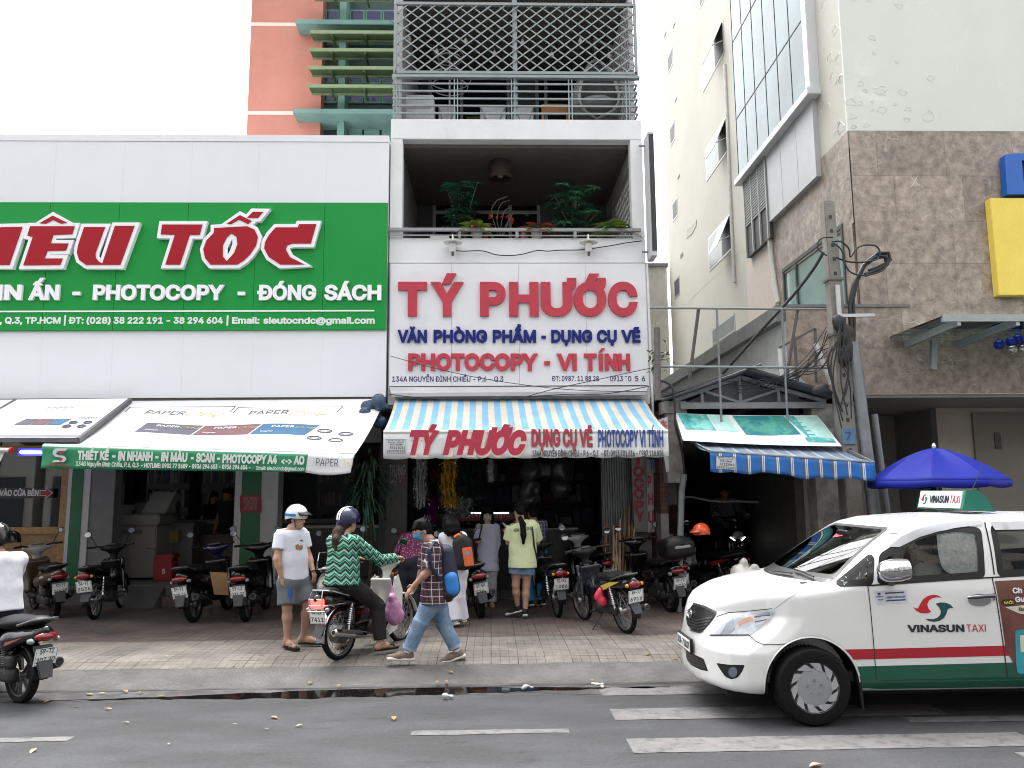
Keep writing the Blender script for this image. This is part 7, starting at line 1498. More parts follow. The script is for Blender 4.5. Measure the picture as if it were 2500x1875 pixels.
p=local(b3,(.25,-.22,.55));m=MB();m.slab([p+Vector((-.02,-.1,.12)),p+Vector((.22,-.06,.10)),p+Vector((.26,-.08,-.22)),p+Vector((.06,-.12,-.20))],(0,.012,0),1);tag(m.build('cardboard_sheet',mat('cardboard',(.33,.19,.09),rough=.8,var=.15)),'brown cardboard sheet propped on the side of the blue-black scooter','cardboard')
t=SDF(.014,.04);p=pY('G',555,530,11.3)
for k in range(9):t.ell((p.x+random.uniform(-.16,.16),11.3+random.uniform(-.08,.08),p.z+random.uniform(-.13,.10)),(.08,.07,random.uniform(.05,.13)))
t.ell((p.x-.05,11.3,p.z+.10),(.06,.06,.09));t.ell((p.x+.09,11.28,p.z+.03),(.07,.06,.08));t.cap((p.x-.08,11.3,p.z-.1),(p.x,11.3,.25),.17,.19);tag(t.build('refuse_bag',mat('grey_film',(.40,.39,.36),rough=.3,var=.3,vs=12)),'grey plastic refuse bag standing beside the taxi bonnet','bag')
# ================================================================ people
SKIN=mat('skin',(.40,.235,.165),rough=.55,var=.08,vs=12);SKIN2=mat('skin_tan',(.33,.185,.125),rough=.55,var=.08,vs=12);HAIR=mat('black_hair',(.004,.0036,.0036),rough=.6,spec=.12,var=.4,vs=40,bump=.4,bs=120);HAIRB=mat('brown_hair',(.035,.014,.008),rough=.5,spec=.3,var=.5,vs=40,bump=.4,bs=120)
EYE=mat('eye_dark',(.015,.012,.01),rough=.2,var=0);LIP=mat('lips',(.30,.11,.10),rough=.5,var=0)
def A3(p):return np.array(p,float)
def J(v,x,y,Y,dy=0):return A3(pY(v,x,y,Y+dy))
def nrm(v):v=A3(v);return v/np.linalg.norm(v)
def frame(f,up=(0,0,1)):
 f=nrm(f);l=nrm(np.cross(up,f));u=np.cross(f,l);return np.stack([f,l,u],1)
def hand(s,wr,d,n,side,curl=.35,sc=1.0,grip=None):
 """palm, four unequal bent fingers and a thumb; d along the hand, n out of the back of the hand, side +1 = thumb on the w side"""
 d=nrm(d);n=nrm(A3(n)-d*np.dot(n,d));w=np.cross(n,d)*side
 M=np.stack([d,w,n],1);wr=A3(wr);s.ell(wr+d*.048*sc,(.052*sc,.040*sc,.018*sc),rot=M,k=.012)
 for i,(o,L)in enumerate(((.029,.070),(.010,.080),(-.010,.074),(-.028,.058))):
  p=wr+d*.085*sc+w*o*sc;c=curl*(1+.12*i);d1=nrm(d*math.cos(c)-n*math.sin(c)+w*o*1.2);d2=nrm(d*math.cos(2.0*c)-n*math.sin(2.0*c));d3=nrm(d*math.cos(2.8*c)-n*math.sin(2.8*c))
  q=p+d1*L*.45*sc;r_=q+d2*L*.33*sc;t=r_+d3*L*.26*sc;s.chain([p-d*.02*sc,q,r_,t],[.0098*sc,.0090*sc,.0082*sc,.0070*sc],k=.006)
 p=wr+d*.030*sc+w*.030*sc;q=p+nrm(d*.65+w*.75-n*.25)*.040*sc;s.chain([p,q,q+nrm(d*.9+w*.2-n*.4)*.034*sc],[.014*sc,.0115*sc,.009*sc],k=.008)
def head(s,c,f,sc=1.0,up=(0,0,1)):
 M=frame(f,up);P=lambda x,y,z:A3(c)+M@np.array([x,y,z])*sc;k=.025*sc
 s.ell(P(-.012,0,.035),np.array([.098,.077,.092])*sc,M,k);s.ell(P(.022,0,-.030),np.array([.070,.064,.085])*sc,M,k);s.ell(P(.040,0,-.082),np.array([.046,.046,.036])*sc,M,k)
 s.cap(P(.088,0,.010),P(.104,0,-.026),.009*sc,.015*sc,k=.014*sc);s.ell(P(.086,0,-.058),np.array([.012,.024,.010])*sc,M,.01*sc)
 for y in(-1,1):s.ell(P(-.005,.077*y,-.012),np.array([.020,.011,.031])*sc,M,.008*sc);s.ell(P(.078,.030*y,.005),np.array([.014,.018,.012])*sc,M,.01*sc,sub=False)
 return M,P
def face(p,P,M,sc,mouth=True):
 m=MB();o=A3(P(0,0,0))
 for y in(-1,1):c=P(.0895,.031*y,.006);m.ell(c,.0085*sc)
 m.build('eye',EYE,p)
 m=MB()
 for y in(-1,1):m.tube([P(.092,.016*y,.026),P(.092,.032*y,.031),P(.083,.048*y,.026)],.0038*sc,6)
 m.build('eyebrow',HAIR,p)
 if mouth:m=MB();m.tube([P(.088,-.020,-.056),P(.097,-.007,-.054),P(.097,.007,-.054),P(.088,.020,-.056)],.0048*sc,6);m.build('mouth',LIP,p)
SLIM=.86
def body(p,j,m_,sc=1.0,f=(0,-1,0),feet=True,h=.0085,hands=None,torso=True,name='body'):
 """continuous figure through the joints j; hands = {'l': (dir, back normal, side, curl)}"""
 s=SDF(h,.035*sc);M,P=head(s,j['head'],j.get('face',f),sc)
 sl,sr,hl,hr=j['sl'],j['sr'],j['hl'],j['hr'];sm,hm=(sl+sr)/2,(hl+hr)/2;nk=j['neck']
 s.cap(P(-.02,0,-.06),nk,.050*sc,.058*sc);s.cap(nk,sm-(nk-sm)*.3,.06*sc,.075*sc)
 s.cap(sl+(sr-sl)*.06,sr+(sl-sr)*.06,.058*sc)
 for a,b_ in((sl,hl),(sr,hr)):s.cap(a+(sm-a)*.45+(hm-sm)*.12,b_+(hm-b_)*.2+(sm-hm)*.12,.105*sc*SLIM,.098*sc*SLIM)
 s.cap(hl,hr,.098*sc*(SLIM+.06))
 for q in 'lr':
  S,E,W,H,K_,A_,T_=(j.get(k+q)for k in 'sewhkat')
  if E is not None:s.chain([S,S+(E-S)*.4,E],[.054*sc,.046*sc,.039*sc]);s.chain([E,E+(W-E)*.3,W],[.040*sc,.039*sc,.026*sc])
  if hands and q in hands:hand(s,W,*hands[q],sc=sc*.98)
  if K_ is not None:
   s.chain([H,H+(K_-H)*.5,K_],[.092*sc,.076*sc,.056*sc]);s.chain([K_,K_+(A_-K_)*.32,A_],[.055*sc,.056*sc,.035*sc])
   if feet and T_ is not None:
    d=nrm(T_-A_);heel=A_+np.array([0,0,-.045])*sc-nrm([d[0],d[1],0.001])*.035*sc;s.chain([heel,A_+(T_-A_)*.5+np.array([0,0,-.01]),T_],[.032*sc,.038*sc,.026*sc]);s.cap(A_,heel,.035*sc,.034*sc)
 o=s.build(name,m_,p);return o,M,P
def top(p,j,m_,sc=1.0,loose=.018,sleeve=.5,hem=None,flare=.0,name='shirt',h=.010,collar=True,hemw=None):
 """shirt: flat-ended sleeves to the given fraction of the arm (1 = elbow, 2 = wrist), flat hem"""
 s=SDF(h,.045*sc);sl,sr,hl,hr=j['sl'],j['sr'],j['hl'],j['hr'];sm,hm=(sl+sr)/2,(hl+hr)/2
 s.cap(sl+(sr-sl)*.05,sr+(sl-sr)*.05,(.060+loose)*sc);ax=nrm(hm-sm);hemp=hm if hem is None else A3(hem)
 L=np.dot(hemp-sm,ax)
 for a,b_ in((sl,hl),(sr,hr)):
  st=a+(sm-a)*.45+(hm-sm)*.10;en=b_+(hm-b_)*.2;en=en+ax*(np.dot(hemp-en,ax));mid=st+(en-st)*.5
  s.cap(st,mid,(.108+loose)*sc*SLIM,(.098+loose+flare*.4)*sc*SLIM);s.cap(mid,en,(.098+loose+flare*.4)*sc*SLIM,(.104+loose+flare)*sc*(SLIM+.05))
 s.cap(sm+(hm-sm)*.05,hemp,(.105+loose)*sc*SLIM,(.105+loose+flare)*sc*(SLIM+.03))
 nk=j['neck'];s.cap(sm+(nk-sm)*.15,sm+(nk-sm)*.62,(.075+loose)*sc,(.06+loose*.4)*sc)
 s.cut(hemp,ax);s.cut(nk+(nk-sm)*.02,nk-sm)if collar else None
 F=None;o=s.build(name,m_,p)
 for q in 'lr':
  S,E,W=j['s'+q],j.get('e'+q),j.get('w'+q)
  if E is None:continue
  t=SDF(h,.02*sc);r0=(.062+loose)*sc;k=sleeve
  if k<=1:t.cap(S-(E-S)*.02,S+(E-S)*k,r0,(.050+loose*1.25)*sc,flat=True)
  else:e2=E+(W-E)*(k-1);t.chain([S,S+(E-S)*.5,E],[r0,(.050+loose)*sc,(.043+loose)*sc]);t.cap(E,e2,(.043+loose)*sc,(.032+loose*.9)*sc,flat=True);t.cut(e2,e2-E)
  t.build('sleeve',m_,o)
 return o
def bottoms(p,j,m_,sc=1.0,loose=.016,end=1.0,flare=0,name='trousers',h=.010,rise=.02,knee=0):
 """trousers: end 1 = knee, 2 = ankle; flat leg openings"""
 s=SDF(h,.035*sc);hl,hr=j['hl'],j['hr'];hm=(hl+hr)/2;sm=(j['sl']+j['sr'])/2;ax=nrm(sm-hm)
 s.cap(hl,hr,(.098+loose)*sc);s.cap(hm,hm+ax*.08*sc,(.105+loose)*sc,(.10+loose)*sc)
 for q in 'lr':
  H,K_,A_=j['h'+q],j.get('k'+q),j.get('a'+q)
  if K_ is None:continue
  if end<=1:e=H+(K_-H)*end;s.cap(H,e,(.096+loose)*sc,(.074+loose*1.5+flare)*sc,flat=True);s.ell(H,np.array([1,1,1])*(.097+loose)*sc)
  else:e=K_+(A_-K_)*(end-1);s.chain([H,H+(K_-H)*.5,K_],[(.094+loose)*sc,(.080+loose)*sc,(.060+loose+knee)*sc]);s.cap(K_,e,(.060+loose+knee)*sc,(.044+loose+flare)*sc,flat=True)
 s.cut(hm+ax*.11*sc,ax);return s.build(name,m_,p)
def shoe(p,A_,T_,sc,upper,sole,high=False,name='shoe',laces=None):
 d=T_-A_;g=nrm([d[0],d[1],d[2]*.6]);up=nrm(np.cross(np.cross(g,[0,0,1]),g));w=np.cross(up,g);hb=A_-up*.055*sc-g*.035*sc
 M=np.stack([g,w,up],1);c=hb+g*.125*sc
 s=SDF(.007,.025);s.cap(hb+up*.03*sc+g*.01,c+up*.03*sc,.040*sc,.043*sc);s.cap(c+up*.025*sc,hb+g*.235*sc+up*.012*sc,.042*sc,.030*sc);s.cap(hb+up*.04*sc+g*.02,A_+up*(.06 if high else .012)*sc,.042*sc,.045*sc)
 s.cut(hb-up*.0,-up);s.cut(A_+up*(.07 if high else .018)*sc,up);o=s.build(name,upper,p)
 s=SDF(.007,.02);s.box(hb+g*.105*sc-up*.004,(.150*sc,.043*sc,.016*sc),.014,M);s.ell(hb+g*.22*sc+up*.006*sc,(.045*sc,.040*sc,.020*sc),M);s.build('sole',sole,o)
 if laces:
  m=MB()
  for k in range(4):q=A_+g*(.05+.028*k)*sc+up*(.0-.012*k)*sc;m.tube([q-w*.03*sc-up*.012,q+up*.012*sc,q+w*.03*sc-up*.012],.004,5)
  m.build('lace',laces,o)
 return o
def flipflop(p,A_,T_,sc,m_):
 d=T_-A_;g=nrm([d[0],d[1],0]);w=np.cross([0,0,1],g);b0=A_-g*.055*sc;zb=min(A_[2]-.088*sc,T_[2]-.03);zb=max(zb,ZP)
 m=MB();out=[]
 for t,k in((0,.028),(.06,.038),(.15,.036),(.22,.046),(.27,.040),(.30,.02)):out.append((t,k))
 pts=[(t,-k)for t,k in out]+[(t,k)for t,k in reversed(out)]
 m.prism(pts,lambda u,v,d_:tuple(A3([b0[0],b0[1],zb])+g*u*sc+w*v*sc+np.array([0,0,d_])),.018);o=m.build('flip_flop',m_,p,bevel=.004)
 m=MB();e=A3([b0[0],b0[1],zb])
 for s_ in(-1,1):m.tube([e+g*.12*sc+w*s_*.038*sc+[0,0,.015],e+g*.17*sc+w*s_*.028*sc+[0,0,.062*sc],e+g*.245*sc+[0,0,.035]],.009,8)
 m.build('strap',m_,o);return o
def cap_hair(p,P,M,sc,long=None,m_=HAIR,fringe=True,part='hair',base=True):
 s=SDF(.008,.03);q=.012
 s.ell(P(-.022,0,.045),(np.array([.100,.083,.092])+q*.4)*sc,M,.02);s.ell(P(-.05,0,-.005),np.array([.070,.080,.075])*sc,M,.02)
 if fringe:
  for y in(-.05,-.02,.015,.045):s.cap(P(.035,y,.105),P(.085,y*1.1,.055),.022*sc,.010*sc)
 for k_ in range(30 if base else 0):
  a_=random.uniform(0,2*PI);e_=random.uniform(.15,1.35);d_=np.array([math.cos(a_)*math.cos(e_),math.sin(a_)*math.cos(e_),math.sin(e_)]);p0_=np.array([-.024,0,.04])+d_*np.array([.100,.083,.094]);q0_=p0_+np.array([.02,0,-.028])*(1 if d_[0]>-.2 else-1)+d_*.020;s.cap(P(*p0_),P(*q0_),.016*sc,.006*sc,k=.008)
 for pts,rs in(long or[]):s.chain([P(*q_)for q_ in pts],[r_*sc for r_ in rs],k=.03)
 s.ell(P(.085,0,-.03),np.array([.06,.060,.065])*sc,M,.01,sub=True);return s.build(part,m_,p)
def mask_(p,P,M,sc,m_):
 m=MB();m.grid(lambda u,v:tuple(P((.098-.022*abs(v-.45)*2+.012*(1-abs(v-.5)*2))*math.cos((u-.5)*2.3)+.008,.074*math.sin((u-.5)*2.3),.0-.088*v+.012*abs(u-.5)*2*(1 if v<.5 else-0))),16,8);o=m.build('face_mask',m_,p,recalc=False);md=o.modifiers.new('s','SOLIDIFY');md.thickness=.004*sc
 m=MB()
 for y in(-1,1):m.tube([P(.035,.070*y,-.006),P(-.01,.086*y,.012),P(-.02,.084*y,-.02),P(.032,.068*y,-.075)],.0025,5)
 m.build('ear_loop',m_,o)
def pattern(name,base,kind,cols,sc,rough=.75):
 """woven cloth patterns laid along the cloth: zigzag, plaid or flowers"""
 if name in MATS:return MATS[name]
 m=bpy.data.materials.new(name);m.use_nodes=True;N,L=nodes(m);bb=N['Principled BSDF'];bb.inputs['Roughness'].default_value=rough;tc=N.new('ShaderNodeTexCoord');sp=N.new('ShaderNodeSeparateXYZ');L.new(tc.outputs['Object'],sp.inputs[0])
 def op(o,a,b_=None,c=None):
  q=N.new('ShaderNodeMath');q.operation=o
  for i,x in enumerate((a,b_,c)):
   if x is None:continue
   if isinstance(x,(int,float)):q.inputs[i].default_value=x
   else:L.new(x,q.inputs[i])
  return q.outputs[0]
 hx_=op('ADD',op('MULTIPLY',sp.outputs[0],.85),op('MULTIPLY',sp.outputs[1],.55));z=sp.outputs[2]
 def ramp(f,stops):
  r=N.new('ShaderNodeValToRGB');r.color_ramp.interpolation='CONSTANT';e=r.color_ramp.elements
  for i,(p_,c)in enumerate(stops):x=e[i]if i<len(e)else e.new(p_);x.position=p_;x.color=(*c,1)
  L.new(f,r.inputs[0]);return r.outputs[0]
 if kind=='zigzag':
  zz=op('PINGPONG',hx_,sc*.5);nz=N.new('ShaderNodeTexNoise');nz.inputs['Scale'].default_value=14;L.new(tc.outputs['Object'],nz.inputs['Vector'])
  t=op('FRACT',op('MULTIPLY',op('ADD',op('ADD',z,op('MULTIPLY',zz,1.15)),op('MULTIPLY',nz.outputs[0],.02)),1/(sc*.95)));out=ramp(t,[(0,cols[0]),(.33,cols[1]),(.46,cols[0]),(.58,cols[2]),(.66,cols[1]),(.78,cols[3]),(.88,cols[1])])
 elif kind=='plaid':
  out=None;a=op('FRACT',op('MULTIPLY',hx_,1/sc));b_=op('FRACT',op('MULTIPLY',z,1/sc))
  st=[(0,(1,1,1)),(.42,(.45,.45,.5)),(.60,(1,1,1)),(.80,(.4,.3,.35)),(.94,(1,1,1))];ra,rb=ramp(a,st),ramp(b_,st);x=N.new('ShaderNodeMix');x.data_type='RGBA';x.blend_type='MULTIPLY';x.inputs['Factor'].default_value=1;L.new(ra,x.inputs['A']);L.new(rb,x.inputs['B'])
  y=N.new('ShaderNodeMix');y.data_type='RGBA';y.blend_type='MULTIPLY';y.inputs['Factor'].default_value=1;y.inputs['B'].default_value=(*cols[0],1);L.new(x.outputs['Result'],y.inputs['A']);out=y.outputs['Result']
  for f in(a,b_):
   ln=op('LESS_THAN',op('ABSOLUTE',op('SUBTRACT',f,.25)),.045);w_=N.new('ShaderNodeMix');w_.data_type='RGBA';w_.inputs['B'].default_value=(*cols[1],1);L.new(out,w_.inputs['A']);L.new(op('MULTIPLY',ln,.8),w_.inputs['Factor']);out=w_.outputs['Result']
 else:
  v=N.new('ShaderNodeTexVoronoi');v.inputs['Scale'].default_value=1/sc;L.new(tc.outputs['Object'],v.inputs['Vector']);out=ramp(v.outputs['Distance'],[(0,cols[1]),(.28,cols[2]),(.42,cols[0])])
 L.new(out,bb.inputs['Base Color']);nb=N.new('ShaderNodeTexNoise');nb.inputs['Scale'].default_value=9;nb.inputs['Detail'].default_value=4;L.new(tc.outputs['Object'],nb.inputs['Vector']);bp=N.new('ShaderNodeBump');bp.inputs['Strength'].default_value=.5;bp.inputs['Distance'].default_value=.03;L.new(nb.outputs[0],bp.inputs['Height']);L.new(bp.outputs[0],bb.inputs['Normal'])
 MATS[name]=m;return m
def fab(name,c,var=.07,**k):return mat('cloth_'+name,c,rough=.85,var=var,vs=9,bump=.55,bs=8,**k)
BAGN=mat('bag_navy',(.009,.011,.035),rough=.7,var=.2,bump=.3,bs=30);BAGK=mat('bag_black',(.005,.005,.0055),rough=.7,var=.2,bump=.3,bs=30);BAGB=mat('bag_blue',(.02,.19,.55),rough=.6,var=.1);BAGO=mat('bag_orange',(.62,.13,.03),rough=.6,var=.1)
# ---- young man in a white helmet, white T-shirt and grey shorts
Y_=9.9
j=dict(head=J('C',432,302,Y_),neck=J('C',392,385,Y_),sl=J('C',478,425,Y_,.12),sr=J('C',297,432,Y_,-.10),el=J('C',528,615,Y_,.14),wl=J('C',568,738,Y_,.06),er=J('C',262,640,Y_,-.18),wr=J('C',303,800,Y_,-.16),hl=J('C',462,830,Y_,.07),hr=J('C',352,840,Y_,-.05),kl=J('C',520,1010,Y_,.02),kr=J('C',350,1040,Y_,-.10),al=J('C',487,1290,Y_,.13),ar=J('C',350,1318,Y_,-.06),face=(.93,-.36,-.08))
j['tl']=j['al']+np.array([.19,-.04,-.062]);j['tr']=j['ar']+np.array([.12,-.12,-.062])
p=thing('person','young man in a white helmet, white T-shirt, grey shorts and black flip-flops','person',(j['ar'][0],Y_,ZP),world=True)
o,M,P=body(p,j,SKIN,1.0,hands={'l':((.25,-.1,-.95),(.9,-.3,.1),1,.35),'r':((.12,.0,-.98),(-.8,-.6,0),-1,.4)})
face(p,P,M,1);TW=fab('white_tee',(.64,.645,.73),var=.04);sh=top(p,j,TW,1,.022,.62,hem=(j['hl']+j['hr'])/2+np.array([0,0,.03]),flare=.012)
cc=A3(pY('C',452,540,9.72));s=MB()
for k_,(dx,dz,r_)in enumerate(((-.035,0,.03),(.0,.012,.028),(.035,-.004,.03),(.0,-.02,.02))):s.mat(k_%3).lathe([(0,0),(r_,0)],(0,0,0),'Y',12);n_=24;s.v[-n_:]=[tuple(cc+np.array([v[0]+dx,0,v[2]*.75+dz]))for v in s.v[-n_:]]
chest=s;b0=bottoms(p,j,fab('grey_shorts',(.105,.115,.125)),1,.022,.93,.012,'shorts');m=MB();q=A3(pY('C',372,950,9.72));m.box(q[0]-.02,q[0]+.018,q[1]-.012,q[1]+.03,q[2]-.085,q[2]+.085);m.build('blue_stripe',mat('stripe_blue',(.02,.08,.35)),b0)
cap_hair(p,P,M,1.0,fringe=False)
hm_=helmet_mesh('helmet',mat('helmet_white',(.66,.66,.66),rough=.25,coat=.5,var=.03),p,P(-.012,0,.052),M,.127,True,PLB);mat('band_blue',(.02,.16,.50),rough=.4)
m=MB()
for y in(-1,1):m.grid(lambda u,v:tuple(P(-.012+.146*math.cos(1.1+1.8*u),y*.128*math.sin(1.1+1.8*u),.066-.03*v)),14,2)
m.build('side_band',MATS['band_blue'],hm_,recalc=False)
m=MB();m.tube([P(.03,.088,.0),P(.03,.07,-.08),P(.04,0,-.122),P(.03,-.07,-.08),P(.03,-.088,.0)],.006,6);m.build('chin_strap',PLB,hm_)
flipflop(p,j['al'],j['tl'],1,PLB);flipflop(p,j['ar'],j['tr'],1,PLB);w_=j['wl'];m=MB();m.tube([w_+np.array([.03*math.cos(a*PI/6),.03*math.sin(a*PI/6),.012*math.cos(a*PI/6)-.0])for a in range(13)],.008,6);m.build('wrist_watch',PLB,p)
# ---- chest print of the T-shirt sits on the cloth
def on_cloth(sh,v,x,y,ang=0):
 """nearest point of the cloth along the view through a pixel"""
 d=ray(v,x,y).normalized();bpy.context.view_layer.update();og=sh.matrix_world.inverted()@CAMP;ok,loc,n,i=sh.ray_cast(og,d);return(A3(sh.matrix_world@loc),A3(n))if ok else(A3(pY(v,x,y,Y_)),A3((0,-1,0)))
def decal(sh,v,pts,m_,name,off=.003,fan=True):
 """a small patch wrapped on the cloth: outline pixels and a middle"""
 q=[on_cloth(sh,v,x,y)for x,y in pts];c=on_cloth(sh,v,sum(x for x,y in pts)/len(pts),sum(y for x,y in pts)/len(pts));o=ORG[sh.name];k=MB();vs=[c[0]+c[1]*off]+[a+n*off for a,n in q];k.add(vs,[(0,i+1,(i+1)%len(q)+1)for i in range(len(q))]);return k.build(name,m_,sh,recalc=False,smooth=0)
decal(sh,'C',[(418,520),(445,512),(452,540),(440,560),(420,556)],mat('print_leaf_green',(.05,.25,.08)),'print');decal(sh,'C',[(420,532),(470,520),(482,528),(478,548),(425,560)],mat('print_orange',(.55,.09,.04)),'print',.004);decal(sh,'C',[(440,548),(478,536),(474,556),(450,566)],MATS['print_leaf_green'],'print',.005);decal(sh,'C',[(458,478),(480,476),(480,488),(458,490)],mat('logo_dark',(.05,.05,.12)),'print')
# ---- woman on the motorbike
Y_=9.45
bp_=lambda q:A3(local(b6,q))
j=dict(head=bp_((.20,.0,1.50)),neck=bp_((.12,0,1.36)),sl=bp_((.10,.145,1.29)),sr=bp_((.10,-.15,1.28)),el=bp_((.42,.27,1.06)),er=bp_((.38,-.30,1.05)),wl=bp_((.74,.31,1.06)),wr=bp_((.72,-.32,1.06)),hl=bp_((.06,.10,.82)),hr=bp_((.06,-.11,.82)),kl=bp_((.50,.24,.62)),kr=bp_((.36,-.27,.55)),al=bp_((.40,.30,.13)),ar=bp_((.32,-.33,.14)),face=(.62,.78,-.03))
f_=nrm(bp_((1,0,0))-bp_((0,0,0)));f_[2]=0;j['tr']=j['ar']+f_*.13+np.array([.05,-.03,-.055]);j['tl']=j['al']+f_*.15+np.array([0,0,-.055])
p=thing('person','woman in a striped navy helmet and green zigzag blouse riding the motorbike','person',(j['hr'][0],j['hr'][1],ZP),world=True)
o,M,P=body(p,j,SKIN,.95,hands={'l':(f_,(0,0,1),-1,.75),'r':(f_,(0,0,1),1,.75)})
ZIG=pattern('zigzag_cloth',None,'zigzag',[(.007,.007,.007),(.075,.37,.25),(.02,.14,.09),(.38,.40,.38)],.085)
top(p,j,ZIG,.97,.03,1.85,hem=(j['hl']+j['hr'])/2-np.array([0,0,.02]),flare=.03,name='blouse');bottoms(p,j,fab('black_trousers',(.006,.0055,.005)),.95,.018,1.93,.016,knee=.01)
cap_hair(p,P,M,.95,m_=HAIRB,fringe=False,long=[([(-.09,-.01,-.02),(-.15,-.01,-.10),(-.20,-.02,-.20),(-.215,-.04,-.32)],[.05,.055,.055,.025]),([(-.09,.04,-.02),(-.16,.03,-.12),(-.20,.01,-.26)],[.045,.05,.03])])
HN=mat('helmet_navy',(.008,.01,.055),rough=.25,coat=.5,var=.05);helmet_mesh('helmet',HN,p,P(-.012,0,.05),M,.134,False,stripe=(('stripe',-.030,-.006,W_METAL),('stripe',.006,.030,W_METAL)))
flipflop(p,j['ar'],j['tr'],.95,PLB);flipflop(p,j['al'],j['tl'],.95,PLB)
# ---- boy walking left
Y_=9.16
j=dict(head=J('C',1487,402,Y_),neck=J('C',1545,478,Y_),sl=J('C',1598,540,Y_,-.15),sr=J('C',1545,535,Y_,.16),el=J('C',1545,735,Y_,-.20),wl=J('C',1405,878,Y_,-.20),er=J('C',1500,720,Y_,.22),wr=J('C',1440,850,Y_,.22),hl=J('C',1592,950,Y_,-.07),hr=J('C',1600,945,Y_,.09),kl=J('C',1478,1165,Y_,-.09),al=J('C',1368,1425,Y_,-.08),kr=J('C',1668,1180,Y_,.09),ar=J('C',1785,1415,Y_,.06),face=(-.9,-.40,-.22))
j['tl']=j['al']+np.array([-.20,-.02,.0]);j['tr']=j['ar']+np.array([-.14,-.01,-.085])
p=thing('person','boy in a plaid shirt, light jeans and blue face mask walking left','person',(j['hl'][0],Y_,ZP),world=True)
o,M,P=body(p,j,SKIN2,.98,hands={'l':((-.65,-.05,-.75),(-.6,-.4,.6),-1,.35),'r':((-.5,0,-.8),(.2,.9,0),1,.4)},feet=False)
face(p,P,M,.98,False);cap_hair(p,P,M,.98);mask_(p,P,M,.98,mat('mask_blue',(.03,.22,.42),rough=.8,var=.1))
m=MB()
for y in(-1,1):m.tube([P(.100,.031*y+.020*math.cos(a*PI/6),.004+.019*math.sin(a*PI/6))for a in range(13)],.0022,5);m.tube([P(.098,.05*y,.008),P(.0,.080*y,.008)],.002,5)
m.build('glasses',mat('gold_wire',(.5,.35,.12),metal=.8,rough=.3),p)
PLD=pattern('plaid_cloth',None,'plaid',[(.085,.035,.05),(.55,.5,.5)],.075)
top(p,j,PLD,.99,.026,.97,hem=(j['hl']+j['hr'])/2-np.array([-.03,0,.07]),flare=.06);JEAN=mat('light_jeans',(.13,.20,.31),rough=.85,var=.3,vs=5,bump=.4,bs=14,dirt=(.27,.36,.46),dscale=4,dlo=.45,dhi=.7)
tr_=bottoms(p,j,JEAN,.98,.020,1.86,.012,'jeans',knee=.006);m=MB()
for q in 'lr':
 K_,A_=j['k'+q],j['a'+q];e0,e1=K_+(A_-K_)*.82,K_+(A_-K_)*.90;m.tube([e0,e1],.079,16)
m.build('cuff',mat('jeans_cuff',(.22,.30,.41),rough=.85),tr_)
KHA=mat('khaki_canvas',(.16,.12,.095),rough=.8,var=.12);RUBW=mat('rubber_white',(.55,.53,.47),rough=.7,var=.1);WSK=mat('white_sock',(.6,.6,.6),rough=.9)
for q in 'lr':shoe(p,j['a'+q]-np.array([0,0,.012]),j['t'+q],1.0,KHA,RUBW,laces=RUBW);m=MB();m.tube([j['a'+q]-np.array([0,0,.02]),j['a'+q]+(j['k'+q]-j['a'+q])*.06],.046,14);m.build('sock',WSK,p)
t=thing('backpack','navy backpack with a bright blue pocket on the walking boy','backpack',J('C',1700,720,Y_),world=True);c0,c1=J('C',1660,560,Y_,.0),J('C',1715,900,Y_,-.02)
s=SDF(.012,.05);s.cap(J('C',1668,590,Y_),J('C',1712,880,Y_),.10,.125);s.cap(J('C',1690,590,Y_,-.07),J('C',1722,880,Y_,-.08),.09,.11);s.cap(J('C',1690,590,Y_,.09),J('C',1722,880,Y_,.09),.09,.11);s.build('bag_body',BAGN,t)
s=SDF(.012,.04);s.cap(J('C',1728,800,Y_,-.13),J('C',1738,885,Y_,-.12),.08,.085);s.cap(J('C',1728,800,Y_,.05),J('C',1740,885,Y_,.05),.08,.085);s.build('pocket',BAGB,t);s=SDF(.012,.04);s.cap(J('C',1700,935,Y_,-.1),J('C',1700,935,Y_,.1),.085);s.build('base',BAGK,t)
m=MB();m.tube([J('C',1660,540,Y_,-.17),J('C',1592,490,Y_,-.19),J('C',1545,560,Y_,-.27),J('C',1560,700,Y_,-.29),J('C',1640,820,Y_,-.22)],.022,8,flat=.5);m.build('strap',BAGN,t)
# ---- girl with the black and orange backpack, white tunic, seen from behind
Y_=11.25
j=dict(head=J('D',165,665,Y_),neck=J('D',185,755,Y_),sl=J('D',112,800,Y_,.05),sr=J('D',272,795,Y_,.0),el=J('D',95,915,Y_,.18),wl=J('D',150,985,Y_,.36),er=J('D',290,930,Y_,.2),wr=J('D',250,985,Y_,.38),hl=J('D',178,1095,Y_,.02),hr=J('D',256,1095,Y_,.0),kl=J('D',185,1300,Y_,.02),kr=J('D',250,1295,Y_,.02),al=J('D',200,1500,Y_,-.02),ar=J('D',262,1480,Y_,.10),face=(-.45,.88,-.25))
j['tl']=j['al']+np.array([-.11,.10,-.06]);j['tr']=j['ar']+np.array([-.1,.1,-.06])
p=thing('person','girl in a white tunic and wide white trousers, seen from behind with a backpack','person',(j['hl'][0],Y_,ZP),world=True)
o,M,P=body(p,j,SKIN,.93,hands={'l':((0,1,0),(0,0,1),-1,.4),'r':((0,1,0),(0,0,1),1,.4)},feet=False)
WSILK=fab('white_silk',(.62,.61,.66),var=.05);top(p,j,WSILK,.93,.014,1.9,hem=(j['hl']+j['hr'])/2,name='tunic');bottoms(p,j,WSILK,.93,.016,2.0,.055,knee=.012)
